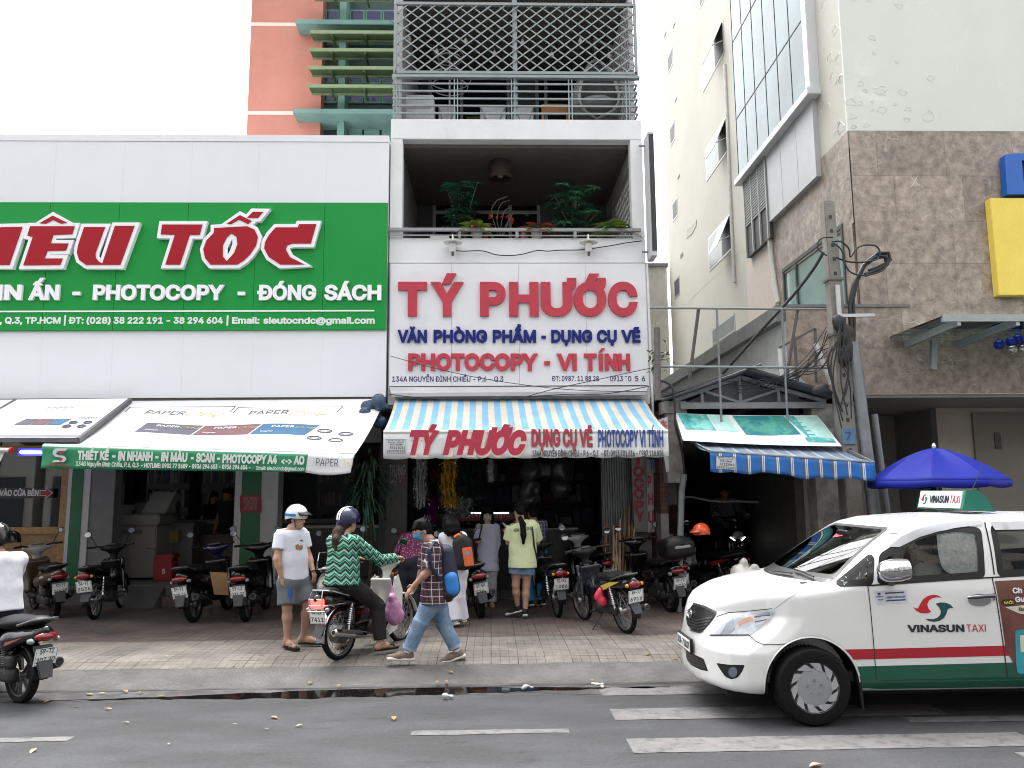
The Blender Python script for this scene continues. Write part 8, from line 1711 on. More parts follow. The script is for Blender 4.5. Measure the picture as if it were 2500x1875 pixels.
cap_hair(p,P,M,.95,fringe=False,long=[([(-.06,y,.0),(-.085,y*1.15,-.08),(-.08,y*1.2,-.16),(-.07,y*1.3,-.22)],[.05,.05,.045,.025])for y in(-.055,0,.055)]+[([(.0,y,.03),(.01,y*1.02,-.08),(.0,y*1.05,-.18)],[.03,.03,.015])for y in(-.085,.085)])
for q in 'lr':shoe(p,j['a'+q],j['t'+q],.95,mat('white_trainer',(.5,.5,.5)),RUBW)
t=thing('backpack','black backpack with an orange panel on the girl in white','backpack',J('D',275,920,Y_),world=True)
s=SDF(.012,.05);f_=A3((.35,-.94,0));
for x0,y0,x1,y1 in((232,850,240,1020),(315,850,325,1010)):s.cap(J('D',x0,y0,Y_,-.18),J('D',x1,y1,Y_,-.18),.07,.085)
s.cap(J('D',272,820,Y_,-.19),J('D',282,1015,Y_,-.18),.075,.10);s.build('bag_body',BAGK,t)
m=MB();q=[J('D',x,y,Y_,-.325)for x,y in((268,893),(352,880),(372,1040),(292,1050))];m.slab(q,(0,.03,0),1);op_=m.build('orange_panel',BAGO,t,bevel=.01);m=MB();cc=J('D',320,935,Y_,-.332);m.lathe([(0,-.002),(.028,-.002),(.028,.002),(0,.002)],cc,'Y',18);m.build('badge',mat('badge_blue',(.10,.30,.55)),op_)
m=MB();m.tube([J('D',205,800,Y_,-.20),J('D',240,778,Y_,-.20),J('D',285,800,Y_,-.20)],.022,8);m.build('handle',BAGO,t);m=MB()
for x,x2 in((205,150),(285,262)):m.tube([J('D',x,815,Y_,-.15),J('D',x2,765,Y_,-.10),J('D',x2-8,800,Y_,.05)],.022,8,flat=.5)
m.build('strap',BAGK,t)
# ---- girl in a pale tunic and patterned mask facing the street
Y_=13.3
j=dict(head=J('D',483,612,Y_),neck=J('D',485,690,Y_),sl=J('D',555,718,Y_),sr=J('D',415,718,Y_),el=J('D',572,850,Y_,.04),wl=J('D',545,950,Y_,-.05),er=J('D',395,810,Y_,-.02),wr=J('D',403,830,Y_,-.24),hl=J('D',525,1000,Y_),hr=J('D',455,1000,Y_),kl=J('D',522,1180,Y_,-.02),kr=J('D',465,1180,Y_),al=J('D',518,1345,Y_,-.03),ar=J('D',470,1345,Y_,.05),face=(.05,-1,-.05))
j['tl']=j['al']+np.array([.02,-.14,-.06]);j['tr']=j['ar']+np.array([-.02,-.14,-.06])
p=thing('person','girl in a pale lavender tunic and patterned face mask facing the street','person',(j['hl'][0],Y_,ZP),world=True)
o,M,P=body(p,j,SKIN,.92,hands={'l':((-.1,-.1,-1),(0,-1,0),1,.5),'r':((.2,-.9,.1),(0,0,1),-1,.9)})
face(p,P,M,.92,False);mask_(p,P,M,.95,pattern('mask_print',None,'flowers',[(.4,.42,.36),(.12,.16,.12),(.55,.55,.5)],.02));LAV=fab('lavender_silk',(.47,.47,.58),var=.05)
top(p,j,LAV,.92,.014,1.9,hem=(j['hl']+j['hr'])/2-np.array([0,0,.16]),flare=.03,name='tunic');bottoms(p,j,fab('pale_trousers',(.36,.36,.40)),.92,.016,2.0,.03,knee=.01)
cap_hair(p,P,M,.95,long=[([(.0,y,.05),(.015,y*1.08,-.05),(.02,y*1.1,-.14),(.0,y*1.25,-.20)],[.03,.032,.032,.02])for y in(-.080,.080)]+[([(-.06,y,0),(-.08,y,-.12),(-.08,y,-.2)],[.05,.045,.03])for y in(-.04,.04)])
m=MB();m.tube([J('D',440,700,Y_,-.10),J('D',425,760,Y_,-.14),J('D',410,830,Y_,-.20)],.012,6);m.build('bag_strap',BAGK,p)
# ---- girl in the yellow-green T-shirt, seen from behind with a phone
Y_=11.95
j=dict(head=J('D',752,582,Y_),neck=J('D',765,668,Y_),sl=J('D',695,715,Y_,.02),sr=J('D',868,705,Y_,-.02),el=J('D',662,845,Y_,.06),wl=J('D',650,790,Y_,.26),er=J('D',905,840,Y_,.10),wr=J('D',860,900,Y_,.30),hl=J('D',735,1020,Y_),hr=J('D',825,1020,Y_),kl=J('D',722,1205,Y_,.0),kr=J('D',812,1210,Y_,.02),al=J('D',738,1395,Y_,.06),ar=J('D',802,1432,Y_,-.03),face=(-.5,.82,-.28))
j['tl']=j['al']+np.array([-.15,.05,-.07]);j['tr']=j['ar']+np.array([-.0,.13,-.075])
p=thing('person','girl in a pale yellow-green T-shirt and denim shorts, ponytail, holding a phone','person',(j['hl'][0],Y_,ZP),world=True)
o,M,P=body(p,j,SKIN,.94,hands={'l':((-.25,.1,.95),(.3,-.9,.2),-1,.55),'r':((-.3,.6,.4),(.5,-.5,.5),1,.6)},feet=False)
LIME=fab('lime_tee',(.56,.62,.36),var=.05);sh=top(p,j,LIME,.97,.038,.86,hem=(j['hl']+j['hr'])/2-np.array([0,0,.06]),flare=.03)
bottoms(p,j,fab('denim_shorts',(.12,.20,.32),var=.25),.94,.02,.48,.02,'shorts');obs=[]
cap_hair(p,P,M,.97,fringe=False);s=SDF(.009,.02);s.chain([J('D',760,640,Y_,-.12),J('D',782,690,Y_,-.17),J('D',788,780,Y_,-.20),J('D',788,850,Y_,-.19)],[.035,.042,.042,.022]);s.build('ponytail',HAIR,p)
for i,(s_,x0,x1,y)in enumerate((('LEA',707,752,752),('OLEI',812,865,737))):
 a,n1=on_cloth(sh,'D',x0+3,y);b_,n2=on_cloth(sh,'D',x1,y-3);nn=nrm(n1+n2);text(s_,a+nn*.006,b_+nn*.006,.042,PTXT,parent=sh,bold=.02,out=nn,depth=.002)
CV=mat('black_canvas',(.005,.005,.006),rough=.8)
for q in 'lr':shoe(p,j['a'+q],j['t'+q],.92,CV,RUBW,high=True,laces=RUBW)
m=MB();m.tube([J('D',858,690,Y_,-.10),J('D',868,770,Y_,-.16),J('D',880,880,Y_,-.12),J('D',905,1010,Y_,-.02)],.012,6,flat=.6);m.build('bag_strap',BAGK,p)
c=J('D',638,715,Y_,.24);m=MB();M_=frame((-.55,-.2,.8));m.slab([A3(c)+M_@np.array(q)for q in((-.075,-.037,0),(.075,-.037,0),(.075,.037,0),(-.075,.037,0))],M_[:,2]*.009,1);o=m.build('phone',mat('phone_white',(.66,.67,.68),rough=.25),bevel=.002);tag(o,'white phone held up by the girl in the yellow-green T-shirt','phone')
# ---- standing figures farther back
def standing(label,base,f,H,skin,hairlong,tee,trou,sleeve=.6,lean=0,arms='down',shoes=True,hem=-.02,h=.011,kw=None):
 b_=A3(base);f=nrm((f[0],f[1],0));l=np.cross([0,0,1],f);k=H/1.70;q=lambda x,y,z:b_+(f*(x+lean*max(0,z-.9))+l*y+np.array([0,0,z-abs(lean)*.25*max(0,z-.9)]))*k
 j=dict(head=q(.03,0,1.575),neck=q(.0,0,1.44),sl=q(0,.175,1.38),sr=q(0,-.175,1.38),hl=q(0,.085,.92),hr=q(0,-.085,.92),kl=q(.03,.10,.50),kr=q(.03,-.10,.50),al=q(-.01,.11,.085),ar=q(-.01,-.11,.085),tl=q(.15,.13,.03),tr=q(.15,-.13,.03),face=f)
 if arms=='down':j.update(el=q(-.02,.25,1.08),wl=q(.06,.26,.84),er=q(-.02,-.25,1.08),wr=q(.06,-.26,.84));hd=(f*.2+np.array([0,0,-1]))
 elif arms=='up':j.update(el=q(.22,.28,1.28),wl=q(.34,.16,1.46),er=q(.20,-.30,1.26),wr=q(.30,-.16,1.46));hd=np.array([0,0,1])+f*.3
 else:j.update(el=q(.06,.26,1.10),wl=q(.32,.18,1.08),er=q(.06,-.26,1.10),wr=q(.32,-.18,1.08));hd=f
 if kw:j.update(kw(q))
 p=thing('person',label,'person',b_,world=True);o,M,P=body(p,j,skin,k,hands={'l':(hd,l,1,.5),'r':(hd,-l,-1,.5)},feet=not shoes,h=h)
 face(p,P,M,k);top(p,j,tee,k,.022,sleeve,hem=q(0,0,.92+hem),flare=.01);bottoms(p,j,trou,k,.018,1.95,.012)
 cap_hair(p,P,M,k,long=[([(-.06,y,0),(-.08,y,-.1),(-.08,y,-.2)],[.05,.045,.025])for y in(-.045,0,.045)]if hairlong else None)
 if shoes:
  for s_ in 'lr':shoe(p,j['a'+s_],j['t'+s_],k,CV,RUBW)
 return p,j
DKC=fab('dark_clothes',(.008,.008,.009));DKJ=fab('dark_jeans',(.009,.011,.02));BLP=fab('bright_blue_trousers',(.02,.22,.48));PLD2=pattern('blue_plaid_cloth',None,'plaid',[(.10,.11,.19),(.42,.44,.5)],.06);FLO=pattern('purple_floral_cloth',None,'flowers',[(.10,.008,.05),(.45,.22,.32),(.20,.02,.10)],.03)
q=pY('D',905,1100,13.1);standing('person in a blue plaid shirt with raised arms, behind the girl with the phone',(q.x-.03,13.1,ZP+.01),(-.35,.9),1.60,SKIN2,False,PLD2,BLP,1.7,.1,'up')
q=pY('C',1395,700,12.15);standing('person in a purple floral shirt bent forward behind the walking boy',(q.x,11.9,ZP),(.15,1),1.52,SKIN2,True,FLO,DKJ,1.8,.75,'fwd',kw=lambda q_:dict(head=q_(.22,0,1.36)))
q=pY('A',1925,1000,16.2);standing('dark figure standing tall in the white shop beside the middle pillar',(q.x,16.2,.47),(-.3,-1),1.62,SKIN2,False,DKC,DKJ)
q=pY('A',1800,1000,16.7);standing('dark figure with long hair standing left of another in the white shop',(q.x,16.7,.47),(.6,-.8),1.55,SKIN2,True,DKC,DKJ)
q=pY('M',1700,1500,11.9);standing('person standing under the blue parasol behind the taxi',(q.x,11.9,ZP),(0,1),1.80,SKIN2,False,fab('grey_shirt',(.2,.2,.2)),DKJ)
# ---- riders: white shirt at the left edge, dark rider in the alley
def rider(label,bk,skin,tee,trou,helmet=None,dx=0,hairlong=False,k=1.0,sleeve=1.9,h=.009,foot=True):
 q=lambda x,y,z:A3(local(bk,(x+(dx if z>.8 else 0),y,z)));f=nrm(q(1,0,0)-q(0,0,0));f[2]=0;l=np.cross([0,0,1],f)
 j=dict(head=q(.22,0,1.52),neck=q(.13,0,1.38),sl=q(.10,.185,1.31),sr=q(.10,-.185,1.31),el=q(.36,.29,1.10),er=q(.36,-.29,1.10),wl=q(.74,.31,1.08),wr=q(.74,-.31,1.08),hl=q(.04,.10,.84),hr=q(.04,-.10,.84),kl=q(.50,.20,.66),kr=q(.50,-.20,.66),al=q(.62,.17,.33),ar=q(.62,-.17,.33),tl=q(.80,.17,.32),tr=q(.80,-.17,.32),face=f)
 p=thing('person',label,'person',q(.1,0,0),world=True);o,M,P=body(p,j,skin,k,hands={'l':(f,(0,0,1),-1,.75),'r':(f,(0,0,1),1,.75)},feet=False,h=h);face(p,P,M,k)
 top(p,j,tee,k,.03,sleeve,hem=(j['hl']+j['hr'])/2-np.array([0,0,.03]),flare=.03);bottoms(p,j,trou,k,.02,1.9,.012);cap_hair(p,P,M,k)
 for s_ in 'lr':shoe(p,j['a'+s_],j['t'+s_],k,CV,RUBW)
 if helmet:helmet_mesh('helmet',helmet,p,P(-.012,0,.05),M,.134,True)
 return p
rider('rider in a loose white shirt cut off at the left edge',b15,SKIN2,fab('white_shirt',(.60,.60,.65),var=.05),DKJ,MATS['helmet_black'],.47,k=.96)
rider('man in a dim shirt on the scooter inside the dark alley',b13,SKIN2,fab('dim_shirt',(.10,.10,.12)),DKJ)
# ---- pink bag on the woman's bike
t=SDF(.010,.04);q=A3(local(b6,(.66,-.26,.50)))
for dx,dz,r_ in((0,.10,.05),(.02,.0,.085),(.05,-.10,.10),(-.03,-.09,.085),(.03,-.16,.07)):t.ell(q+np.array([dx,0,dz]),(r_,.06,r_*.95))
t.cap(q+np.array([0,0,.12]),q+np.array([-.02,.02,.30]),.02,.010);tag(t.build('plastic_bag',mat('pink_film',(.45,.20,.36),rough=.3,var=.25,vs=14,bump=.5,bs=18)),'pink plastic bag hanging from the ridden motorbike','bag')
# ================================================================ the taxi
CX,CY=1.79,7.78
def poly_sdf(px,py,P):
 P=np.array(P,float);d=np.full(np.broadcast(px,py).shape,9e9);sgn=np.ones(d.shape)
 for i in range(len(P)):
  a,b_=P[i],P[i-1];e=b_-a;wx,wy=px-a[0],py-a[1];t=np.clip((wx*e[0]+wy*e[1])/(e@e),0,1);d=np.minimum(d,(wx-e[0]*t)**2+(wy-e[1]*t)**2)
  c1=py>=a[1];c2=py<b_[1];c3=e[0]*wy>e[1]*wx;fl=(c1&c2&c3)|(~c1&~c2&~c3);sgn=np.where(fl,-sgn,sgn)
 return sgn*np.sqrt(d)
SIDEP=[(.07,.235),(.03,.33),(.02,.44),(.03,.56),(.045,.70),(.075,.83),(.13,.925),(.22,.985),(.45,1.065),(.75,1.13),(.93,1.165),(1.25,1.335),(1.60,1.515),(1.86,1.645),(2.05,1.70),(2.45,1.745),(3.1,1.765),(3.8,1.74),(4.25,1.66),(4.42,1.52),(4.53,1.10),(4.585,.92),(4.585,.45),(4.5,.28),(3.3,.25),(1.2,.25),(.5,.225)]
PLANP=[(.045,.0),(.06,.2),(.09,.36),(.13,.5),(.18,.63),(.26,.74),(.38,.82),(.58,.872),(.85,.882),(2.2,.884),(3.8,.87),(4.35,.82),(4.55,.70),(4.585,.5),(4.585,0)]
PLANP=PLANP+[(x,-y)for x,y in reversed(PLANP)if y>0]
FRP=[(.80,.20),(.868,.34),(.884,.55),(.884,.75),(.876,.95),(.862,1.10),(.842,1.18),(.79,1.42),(.738,1.60),(.69,1.685),(.60,1.735),(.3,1.764),(0,1.772)]
FRP=FRP+[(-y,z)for y,z in reversed(FRP)if y>0]
def smax(a,b_,k):h_=np.maximum(k-np.abs(a-b_),0)/k;return np.maximum(a,b_)+h_*h_*k*.25
ARX=(.915,3.665);ARZ=.318
def car_f(x,y,z,arch=True):
 t=np.clip((z-1.14)/.46,0,1);s_=.25*(1-t)*np.clip((z-1.0)/.15,0,1)*np.clip(np.abs(y)/.78,0,1.1)**2
 a=poly_sdf(x-s_*np.where(x<2.4,1,0)*np.clip((2.4-x)/.6,0,1),z-.03*(1-np.clip(np.abs(y)/.8,0,1)**2)*0,SIDEP)
 f=smax(smax(a,poly_sdf(x-.46*np.clip((z-.58)/.30,0,1)*np.clip(np.abs(y)/.8,0,1.1)**2*np.clip((1.3-x)/.7,0,1),y,PLANP),.10),poly_sdf(y,z,FRP),.11)
 if arch:
  for ax in ARX:
   r_=np.sqrt((x-ax)**2+(z-ARZ)**2)-.395;c=np.maximum(r_,.60-np.abs(y));f=np.maximum(f,-c)
 return f
def car_n(p):
 e=2e-3;g=np.stack([car_f(*(p+np.eye(3)[i]*e).T,False)-car_f(*(p-np.eye(3)[i]*e).T,False)for i in range(3)],1);return g/np.linalg.norm(g,axis=1,keepdims=True)
OFF=np.array([CX,CY,0])
def hit_ray(pts_px,v):
 """camera rays through pixels -> points on the car's skin (car coordinates)"""
 D=np.array([tuple(ray(v,x,y).normalized())for x,y in pts_px]);o=np.array(CAMP)-OFF;t=np.full(len(D),5.0);best=t.copy();bf=np.full(len(D),9.)
 for i in range(70):
  f=car_f(*(o+D*t[:,None]).T,False);up=(f<bf);best=np.where(up,t,best);bf=np.where(up,f,bf);t=t+np.where(f>1e-4,np.maximum(f*.8,2e-4),f*.8)
  t=np.minimum(t,12)
 f=car_f(*(o+D*t[:,None]).T,False);t=np.where(np.abs(f)<.02,t,best);return o+D*t[:,None]
def hit_y(pts,sgn=-1):
 """(x, z) on the car's side -> skin points"""
 p=np.array(pts,float);lo,hi=np.full(len(p),0.0),np.full(len(p),1.2)
 for i in range(40):m_=(lo+hi)/2;f=car_f(p[:,0],sgn*m_,p[:,1],False);lo=np.where(f<0,m_,lo);hi=np.where(f<0,hi,m_)
 return np.stack([p[:,0],sgn*lo,p[:,1]],1)
def tri_poly(loops,step):
 """triangulate outline loops (first outer, others holes) with points inside"""
 V,Ed=[],[]
 for l in loops:
  q=[]
  for i in range(len(l)):
   a,b_=np.array(l[i],float),np.array(l[(i+1)%len(l)],float);n_=max(1,int(np.linalg.norm(b_-a)/step));q+=[tuple(a+(b_-a)*k/n_)for k in range(n_)]
  k0=len(V);V+=q;Ed+=[(k0+i,k0+(i+1)%len(q))for i in range(len(q))]
 A_=np.array(loops[0],float);lo,hi=A_.min(0),A_.max(0);gx,gy=np.meshgrid(np.arange(lo[0],hi[0],step),np.arange(lo[1],hi[1],step));g=np.stack([gx.ravel(),gy.ravel()],1)
 ins=poly_sdf(g[:,0],g[:,1],loops[0])<-step*.4
 for l in loops[1:]:ins&=poly_sdf(g[:,0],g[:,1],l)>step*.4
 V+=[tuple(q)for q in g[ins]]
 r=geometry.delaunay_2d_cdt([Vector(q)for q in V],Ed,[],0,1e-6);vs=np.array([q[:]for q in r[0]]);F=np.array([f for f in r[2]if len(f)==3]);c=vs[F].mean(1)
 ok=poly_sdf(c[:,0],c[:,1],loops[0])<0
 for l in loops[1:]:ok&=poly_sdf(c[:,0],c[:,1],l)>0
 return vs,F[ok]
taxi=thing('taxi','white taxi with red and green stripes in the crosswalk at the right','taxi',(CX+2.3,CY,0),world=True)
TO=np.array(ORG[taxi.name])
CARW=mat('taxi_white',(.70,.70,.69),rough=.22,var=.02,vs=2,coat=.6)
N,L=nodes(CARW);bb=N['Principled BSDF'];ge=N.new('ShaderNodeNewGeometry');src_=bb.inputs['Base Color'].links[0].from_socket;mx=N.new('ShaderNodeMix');mx.data_type='RGBA';mx.inputs['B'].default_value=(.02,.02,.02,1);L.new(src_,mx.inputs['A']);L.new(ge.outputs['Backfacing'],mx.inputs['Factor']);L.new(mx.outputs['Result'],bb.inputs['Base Color'])
CARG=mat('taxi_green',(.008,.085,.05),rough=.25,coat=.5,var=.03);CARR=mat('taxi_red',(.36,.012,.025),rough=.25,coat=.4,var=.03);CBLK=mat('taxi_black_trim',(.006,.006,.0065),rough=.4,var=.1);GAP=mat('panel_gap',(.012,.012,.012),rough=.9,var=0)
CGL=glass('car_glass',(.9,.95,.93),.9,.01);WSG=glass('windscreen_glass',(.62,.72,.68),.72,.01)
def patch(name,loops,m_,parent,off=.003,step=.03,v=None,sgn=-1,both=False,smooth=40):
 """thin panel lying on the car's skin: outline in pixels of view v, or (x, z) on its side"""
 if both:patch(name,loops,m_,parent,off,step,v,-sgn,False,smooth)
 loops=loops if hasattr(loops[0][0],'__len__')else[loops];vs,F=tri_poly(loops,step);allv,allf=[],[]
 for s_ in(sgn,):
  p=hit_ray(vs,v)if v else hit_y(vs,s_)
  if v and s_!=sgn:p=p*np.array([1,-1,1])
  n=car_n(p);P=p+n*off+OFF-TO
  f=F.copy();a=P[f[:,0]];g=np.cross(P[f[:,1]]-a,P[f[:,2]]-a);fl=(g*n[f[:,0]]).sum(1)<0;f[fl]=f[fl][:,::-1];allf.append(f+sum(len(q)for q in allv));allv.append(P)
 return np_mesh(name,np.concatenate(allv),np.concatenate(allf),m_,parent,smooth)
def strip(name,pts,w_,m_,parent,off=.0025,v=None,both=False,sgn=-1):
 """thin line on the skin along pts"""
 k=MB()
 q=[]
 for i in range(len(pts)-1):
  a,b_=np.array(pts[i],float),np.array(pts[i+1],float);n_=max(1,int(np.linalg.norm(b_-a)/(18 if v else .04)));q+=[tuple(a+(b_-a)*t/n_)for t in range(n_)]
 q.append(pts[-1]);p=hit_ray(q,v)if v else hit_y(q,sgn);n=car_n(p)
 for s_ in((1,-1)if both else(1,)):
  pp,nn=p*np.array([1,s_,1]),n*np.array([1,s_,1]);L_=len(pp);vs=[]
  for i in range(L_):
   d=nrm(pp[min(i+1,L_-1)]-pp[max(i-1,0)]);x=np.cross(d,nn[i]);c=pp[i]+nn[i]*off+OFF;vs+=[c-x*w_/2,c+x*w_/2]
  k.add(vs,[(2*i,2*i+1,2*i+3,2*i+2)for i in range(L_-1)])
 return k.build(name,m_,parent,recalc=False,smooth=0)
# ---- shell: windows cut out, arches cut out
XW=lambda X:X-CX
WQ=[(XW(2.985),1.150),(XW(3.262),1.158),(XW(3.315),1.385)]
WF=[(XW(3.335),1.165),(XW(4.25),1.210),(XW(4.305),1.60),(XW(4.10),1.617),(XW(3.86),1.588),(XW(3.62),1.51),(XW(3.395),1.385)]
WR=[(XW(4.40),1.218),(XW(5.20),1.255),(XW(5.25),1.60),(XW(4.9),1.625),(XW(4.43),1.615)]
WB=[(XW(5.36),1.265),(XW(5.95),1.31),(XW(5.80),1.56),(XW(5.40),1.60)]
def smooth_loop(l,r=.03,n=4):
 out=[]
 for i in range(len(l)):
  a,b_,c=np.array(l[i-1]),np.array(l[i]),np.array(l[(i+1)%len(l)]);d1,d2=np.linalg.norm(a-b_),np.linalg.norm(c-b_);p,q=b_+(a-b_)*min(r/d1,.4),b_+(c-b_)*min(r/d2,.4)
  for k in range(n+1):t=k/n;out.append(tuple((1-t)**2*p+2*t*(1-t)*b_+t*t*q))
 return out
WQ,WF,WR,WB=[smooth_loop(w_,.035)for w_ in(WQ,WF,WR,WB)]
WSP=[(.60,.0),(.655,.30),(.70,.0)]
hh=.02;xs_=np.arange(-.08,4.70,hh);ys_=np.arange(-1.0,1.001,hh);zs_=np.arange(.12,1.86,hh)
Xg,Yg_,Zg=np.meshgrid(xs_,ys_,zs_,indexing='ij');Fc=car_f(Xg,Yg_,Zg).astype(np.float32);del Xg,Yg_,Zg
V_,Q_=surface_nets(Fc,(xs_[0],ys_[0],zs_[0]),hh)
for _ in range(2):
 f=car_f(*V_.T,True);n=car_n(V_);far=np.abs(f)<.015
 onskin=np.abs(car_f(*V_.T,False)-f)<1e-6;V_=V_-n*(f*far*onskin)[:,None]
C_=V_[Q_].mean(1);cut=np.zeros(len(C_),bool)
for w_ in(WQ,WF,WR,WB):cut|=(poly_sdf(C_[:,0],C_[:,2],w_)<-.012)&(np.abs(C_[:,1])>.55)
# windscreen: area of the sloping front, in (y, z)
zlo=lambda y:1.172+.02*abs(y);WZ0,WZ1=1.185,1.615
def ws_half(z):return .775-.185*(z-1.17)/.45
inws=(C_[:,2]>WZ0+.012)&(C_[:,2]<WZ1-.012)&(np.abs(C_[:,1])<ws_half(C_[:,2])-.022)&(C_[:,0]<2.0);cut|=inws
np_mesh('body',V_+OFF-TO,Q_[~cut],CARW,taxi,45)
def hit_x(pts):
 p=np.array(pts,float);lo,hi=np.full(len(p),-.3),np.full(len(p),2.4)
 for i in range(40):m_=(lo+hi)/2;f=car_f(m_,p[:,0],p[:,1],False);hi=np.where(f<0,m_,hi);lo=np.where(f<0,lo,m_)
 return np.stack([hi,p[:,0],p[:,1]],1)
def fpatch(name,loops,m_,parent,off,step=.03):
 loops=loops if hasattr(loops[0][0],'__len__')else[loops];vs,F=tri_poly(loops,step);p=hit_x(vs);n=car_n(p);P=p+n*off+OFF-TO;a=P[F[:,0]];g=np.cross(P[F[:,1]]-a,P[F[:,2]]-a);fl=(g*n[F[:,0]]).sum(1)<0;F[fl]=F[fl][:,::-1];return np_mesh(name,P,F,m_,parent,40)
wso=smooth_loop([(-ws_half(WZ0)-.0,WZ0),(ws_half(WZ0),WZ0),(ws_half(WZ1),WZ1),(-ws_half(WZ1),WZ1)],.05);wsi=smooth_loop([(-ws_half(WZ0)+.045,WZ0+.035),(ws_half(WZ0)-.045,WZ0+.035),(ws_half(WZ1)-.04,WZ1-.02),(-ws_half(WZ1)+.04,WZ1-.02)],.05)
fpatch('windscreen_seal',[wso,wsi],CBLK,taxi,.004);ws=fpatch('windscreen',wso,WSG,taxi,.002,.04)
fpatch('cowl',smooth_loop([(-.74,1.160),(.74,1.160),(.77,1.195),(-.77,1.195)],.02),CBLK,taxi,.003)
def grow(l,d):return offset_poly(l,d)
for nm,w_ in(('quarter_window',WQ),('front_window',WF),('rear_window',WR),('rear_quarter_window',WB)):
 patch('window_trim',[grow(w_,.020),grow(w_,-.016)],CBLK,taxi,.003,.03,both=True);patch(nm,w_,CGL,taxi,.0015,.04,both=True)
# ---- inside: floor, dashboard, seats, steering wheel, sunshade
INT=mat('car_interior',(.02,.02,.021),rough=.8,var=.15);SEA=mat('seat_cloth',(.04,.04,.042),rough=.9,var=.15,vs=14)
def cb(m,x0,x1,y0,y1,z0,z1):return m.box(CX+x0,CX+x1,CY+y0,CY+y1,z0,z1)
m=MB();cb(m,.95,4.4,-.78,.78,.34,.42);m.build('cabin_floor',INT,taxi);s=SDF(.02,.05);s.box((CX+1.12,CY,1.02),(.22,.70,.13),.08);s.build('dashboard',INT,taxi)
for sy in(-.37,.37):
 s=SDF(.018,.05);s.box((CX+2.02,CY+sy,.72),(.26,.25,.10),.07);s.cap((CX+2.26,CY+sy-.12,.80),(CX+2.42,CY+sy-.12,1.28),.10,.085);s.cap((CX+2.26,CY+sy+.12,.80),(CX+2.42,CY+sy+.12,1.28),.10,.085);s.cap((CX+2.42,CY+sy-.07,1.42),(CX+2.42,CY+sy+.07,1.42),.065);s.cap((CX+2.41,CY+sy,1.28),(CX+2.42,CY+sy,1.40),.025);s.build('front_seat',SEA,taxi)
s=SDF(.02,.05);s.box((CX+3.0,CY,.72),(.26,.66,.10),.07);s.box((CX+3.35,CY,1.03),(.10,.66,.30),.09,rotm(0,.25,0));s.build('rear_seat',SEA,taxi)
m=MB();M_=frame((-.9,0,.45));c=np.array([CX+1.48,CY-.37,1.10]);m.tube([c+M_@np.array([0,.19*math.cos(a*PI/12),.19*math.sin(a*PI/12)])for a in range(25)],.014,8);m.bar(c+M_@np.array([0,-.18,0]),c+M_@np.array([0,.18,0]),.04,.02);m.tube([c,(CX+1.2,CY-.37,.98)],.03);m.build('steering_wheel',CBLK,taxi)
s=SDF(.012,.02);s.box((CX+1.62,CY,1.545),(.015,.11,.03),.012);s.build('inner_mirror',CBLK,taxi)
SHD=mat('silver_sunshade',(.97,.99,.98),rough=.35,metal=.0,var=.4,vs=30,bump=1.0,bs=55);gsh=smooth_loop([(1690,295),(1905,270),(1930,300),(1955,545),(1890,560),(1760,540),(1720,500),(1700,410)],30)
patch('sunshade',gsh,SHD,taxi,-.012,18,v='G')
# ---- stripes, door, gaps
RZ0,RZ1,GZ1=.535,.618,.478
def archx(z,r_=.415):return ARX[0]+math.sqrt(max(0,r_*r_-(z-ARZ)**2))
edge=lambda z:(archx(z),z)
sl=.014/1.3
st=lambda x,z:(x,z+(x-1.3)*sl)
patch('red_stripe',[edge(RZ0)]+[st(x,RZ0)for x in(1.6,2.4,3.15)]+[st(3.15,RZ1)]+[st(x,RZ1)for x in(2.4,1.6)]+[edge(RZ1),edge((RZ0+RZ1)/2)],CARR,taxi,.0045,.05,both=True)
patch('green_skirt',[edge(.30)]+[(x,.285)for x in(1.5,2.4,3.2)]+[st(3.15,GZ1)]+[st(x,GZ1)for x in(2.4,1.6)]+[edge(GZ1),edge(.40)],CARG,taxi,.0045,.05,both=True)
patch('sill_ledge',[(1.50,.348),(3.2,.352),(3.2,.36),(1.50,.355)],CARG,taxi,.018,.05,both=True)
xd=lambda z:XW(3.236)+(.011*(1.14-z)/.66);xr=lambda z:XW(4.322)+.04*(1.2-z)/.74
door=smooth_loop([(xd(1.13),1.130),(xr(1.18),1.182),(xr(.9),.9),(xr(.37),.37),(xd(.37),.37),(xd(.9),.9)],.02)
d_=patch('front_door',door,CARW,taxi,.0020,.045)
d2=patch('rear_door',smooth_loop([(xr(1.19)+.008,1.187),(3.36,1.235),(3.22,.78),(3.05,.50),(3.05,.37),(xr(.37)+.008,.37)],.02),CARW,taxi,.0020,.05)
strip('panel_gap',[(xd(1.15)-.004,1.145),(xd(.9)-.004,.9),(xd(.37)-.004,.37)],.007,GAP,taxi,.0052);strip('panel_gap',[(xr(1.19)+.004,1.20),(xr(.9)+.004,.9),(xr(.37)+.004,.37)],.009,GAP,taxi,.0052)
strip('panel_gap',[(xd(1.15),1.140),(XW(4.0),1.182),(XW(4.4),1.198),(XW(5.2),1.235)],.012,CBLK,taxi,.005);strip('door_gap',[(XW(4.352),1.22),(XW(4.372),1.62),(XW(4.385),1.66)],.012,GAP,taxi,.0045)
strip('bumper_gap',[(565,912),(605,950),(650,968),(730,968),(800,962)],.006,GAP,taxi,.003,v='G');strip('bonnet_gap',[(368,800),(440,775),(545,768),(700,752)],.006,GAP,taxi,.003,v='G')
strip('bonnet_gap',[(713,755),(800,690),(960,600),(1090,545)],.004,mat('soft_gap',(.30,.30,.30),var=0),taxi,.002,v='G')
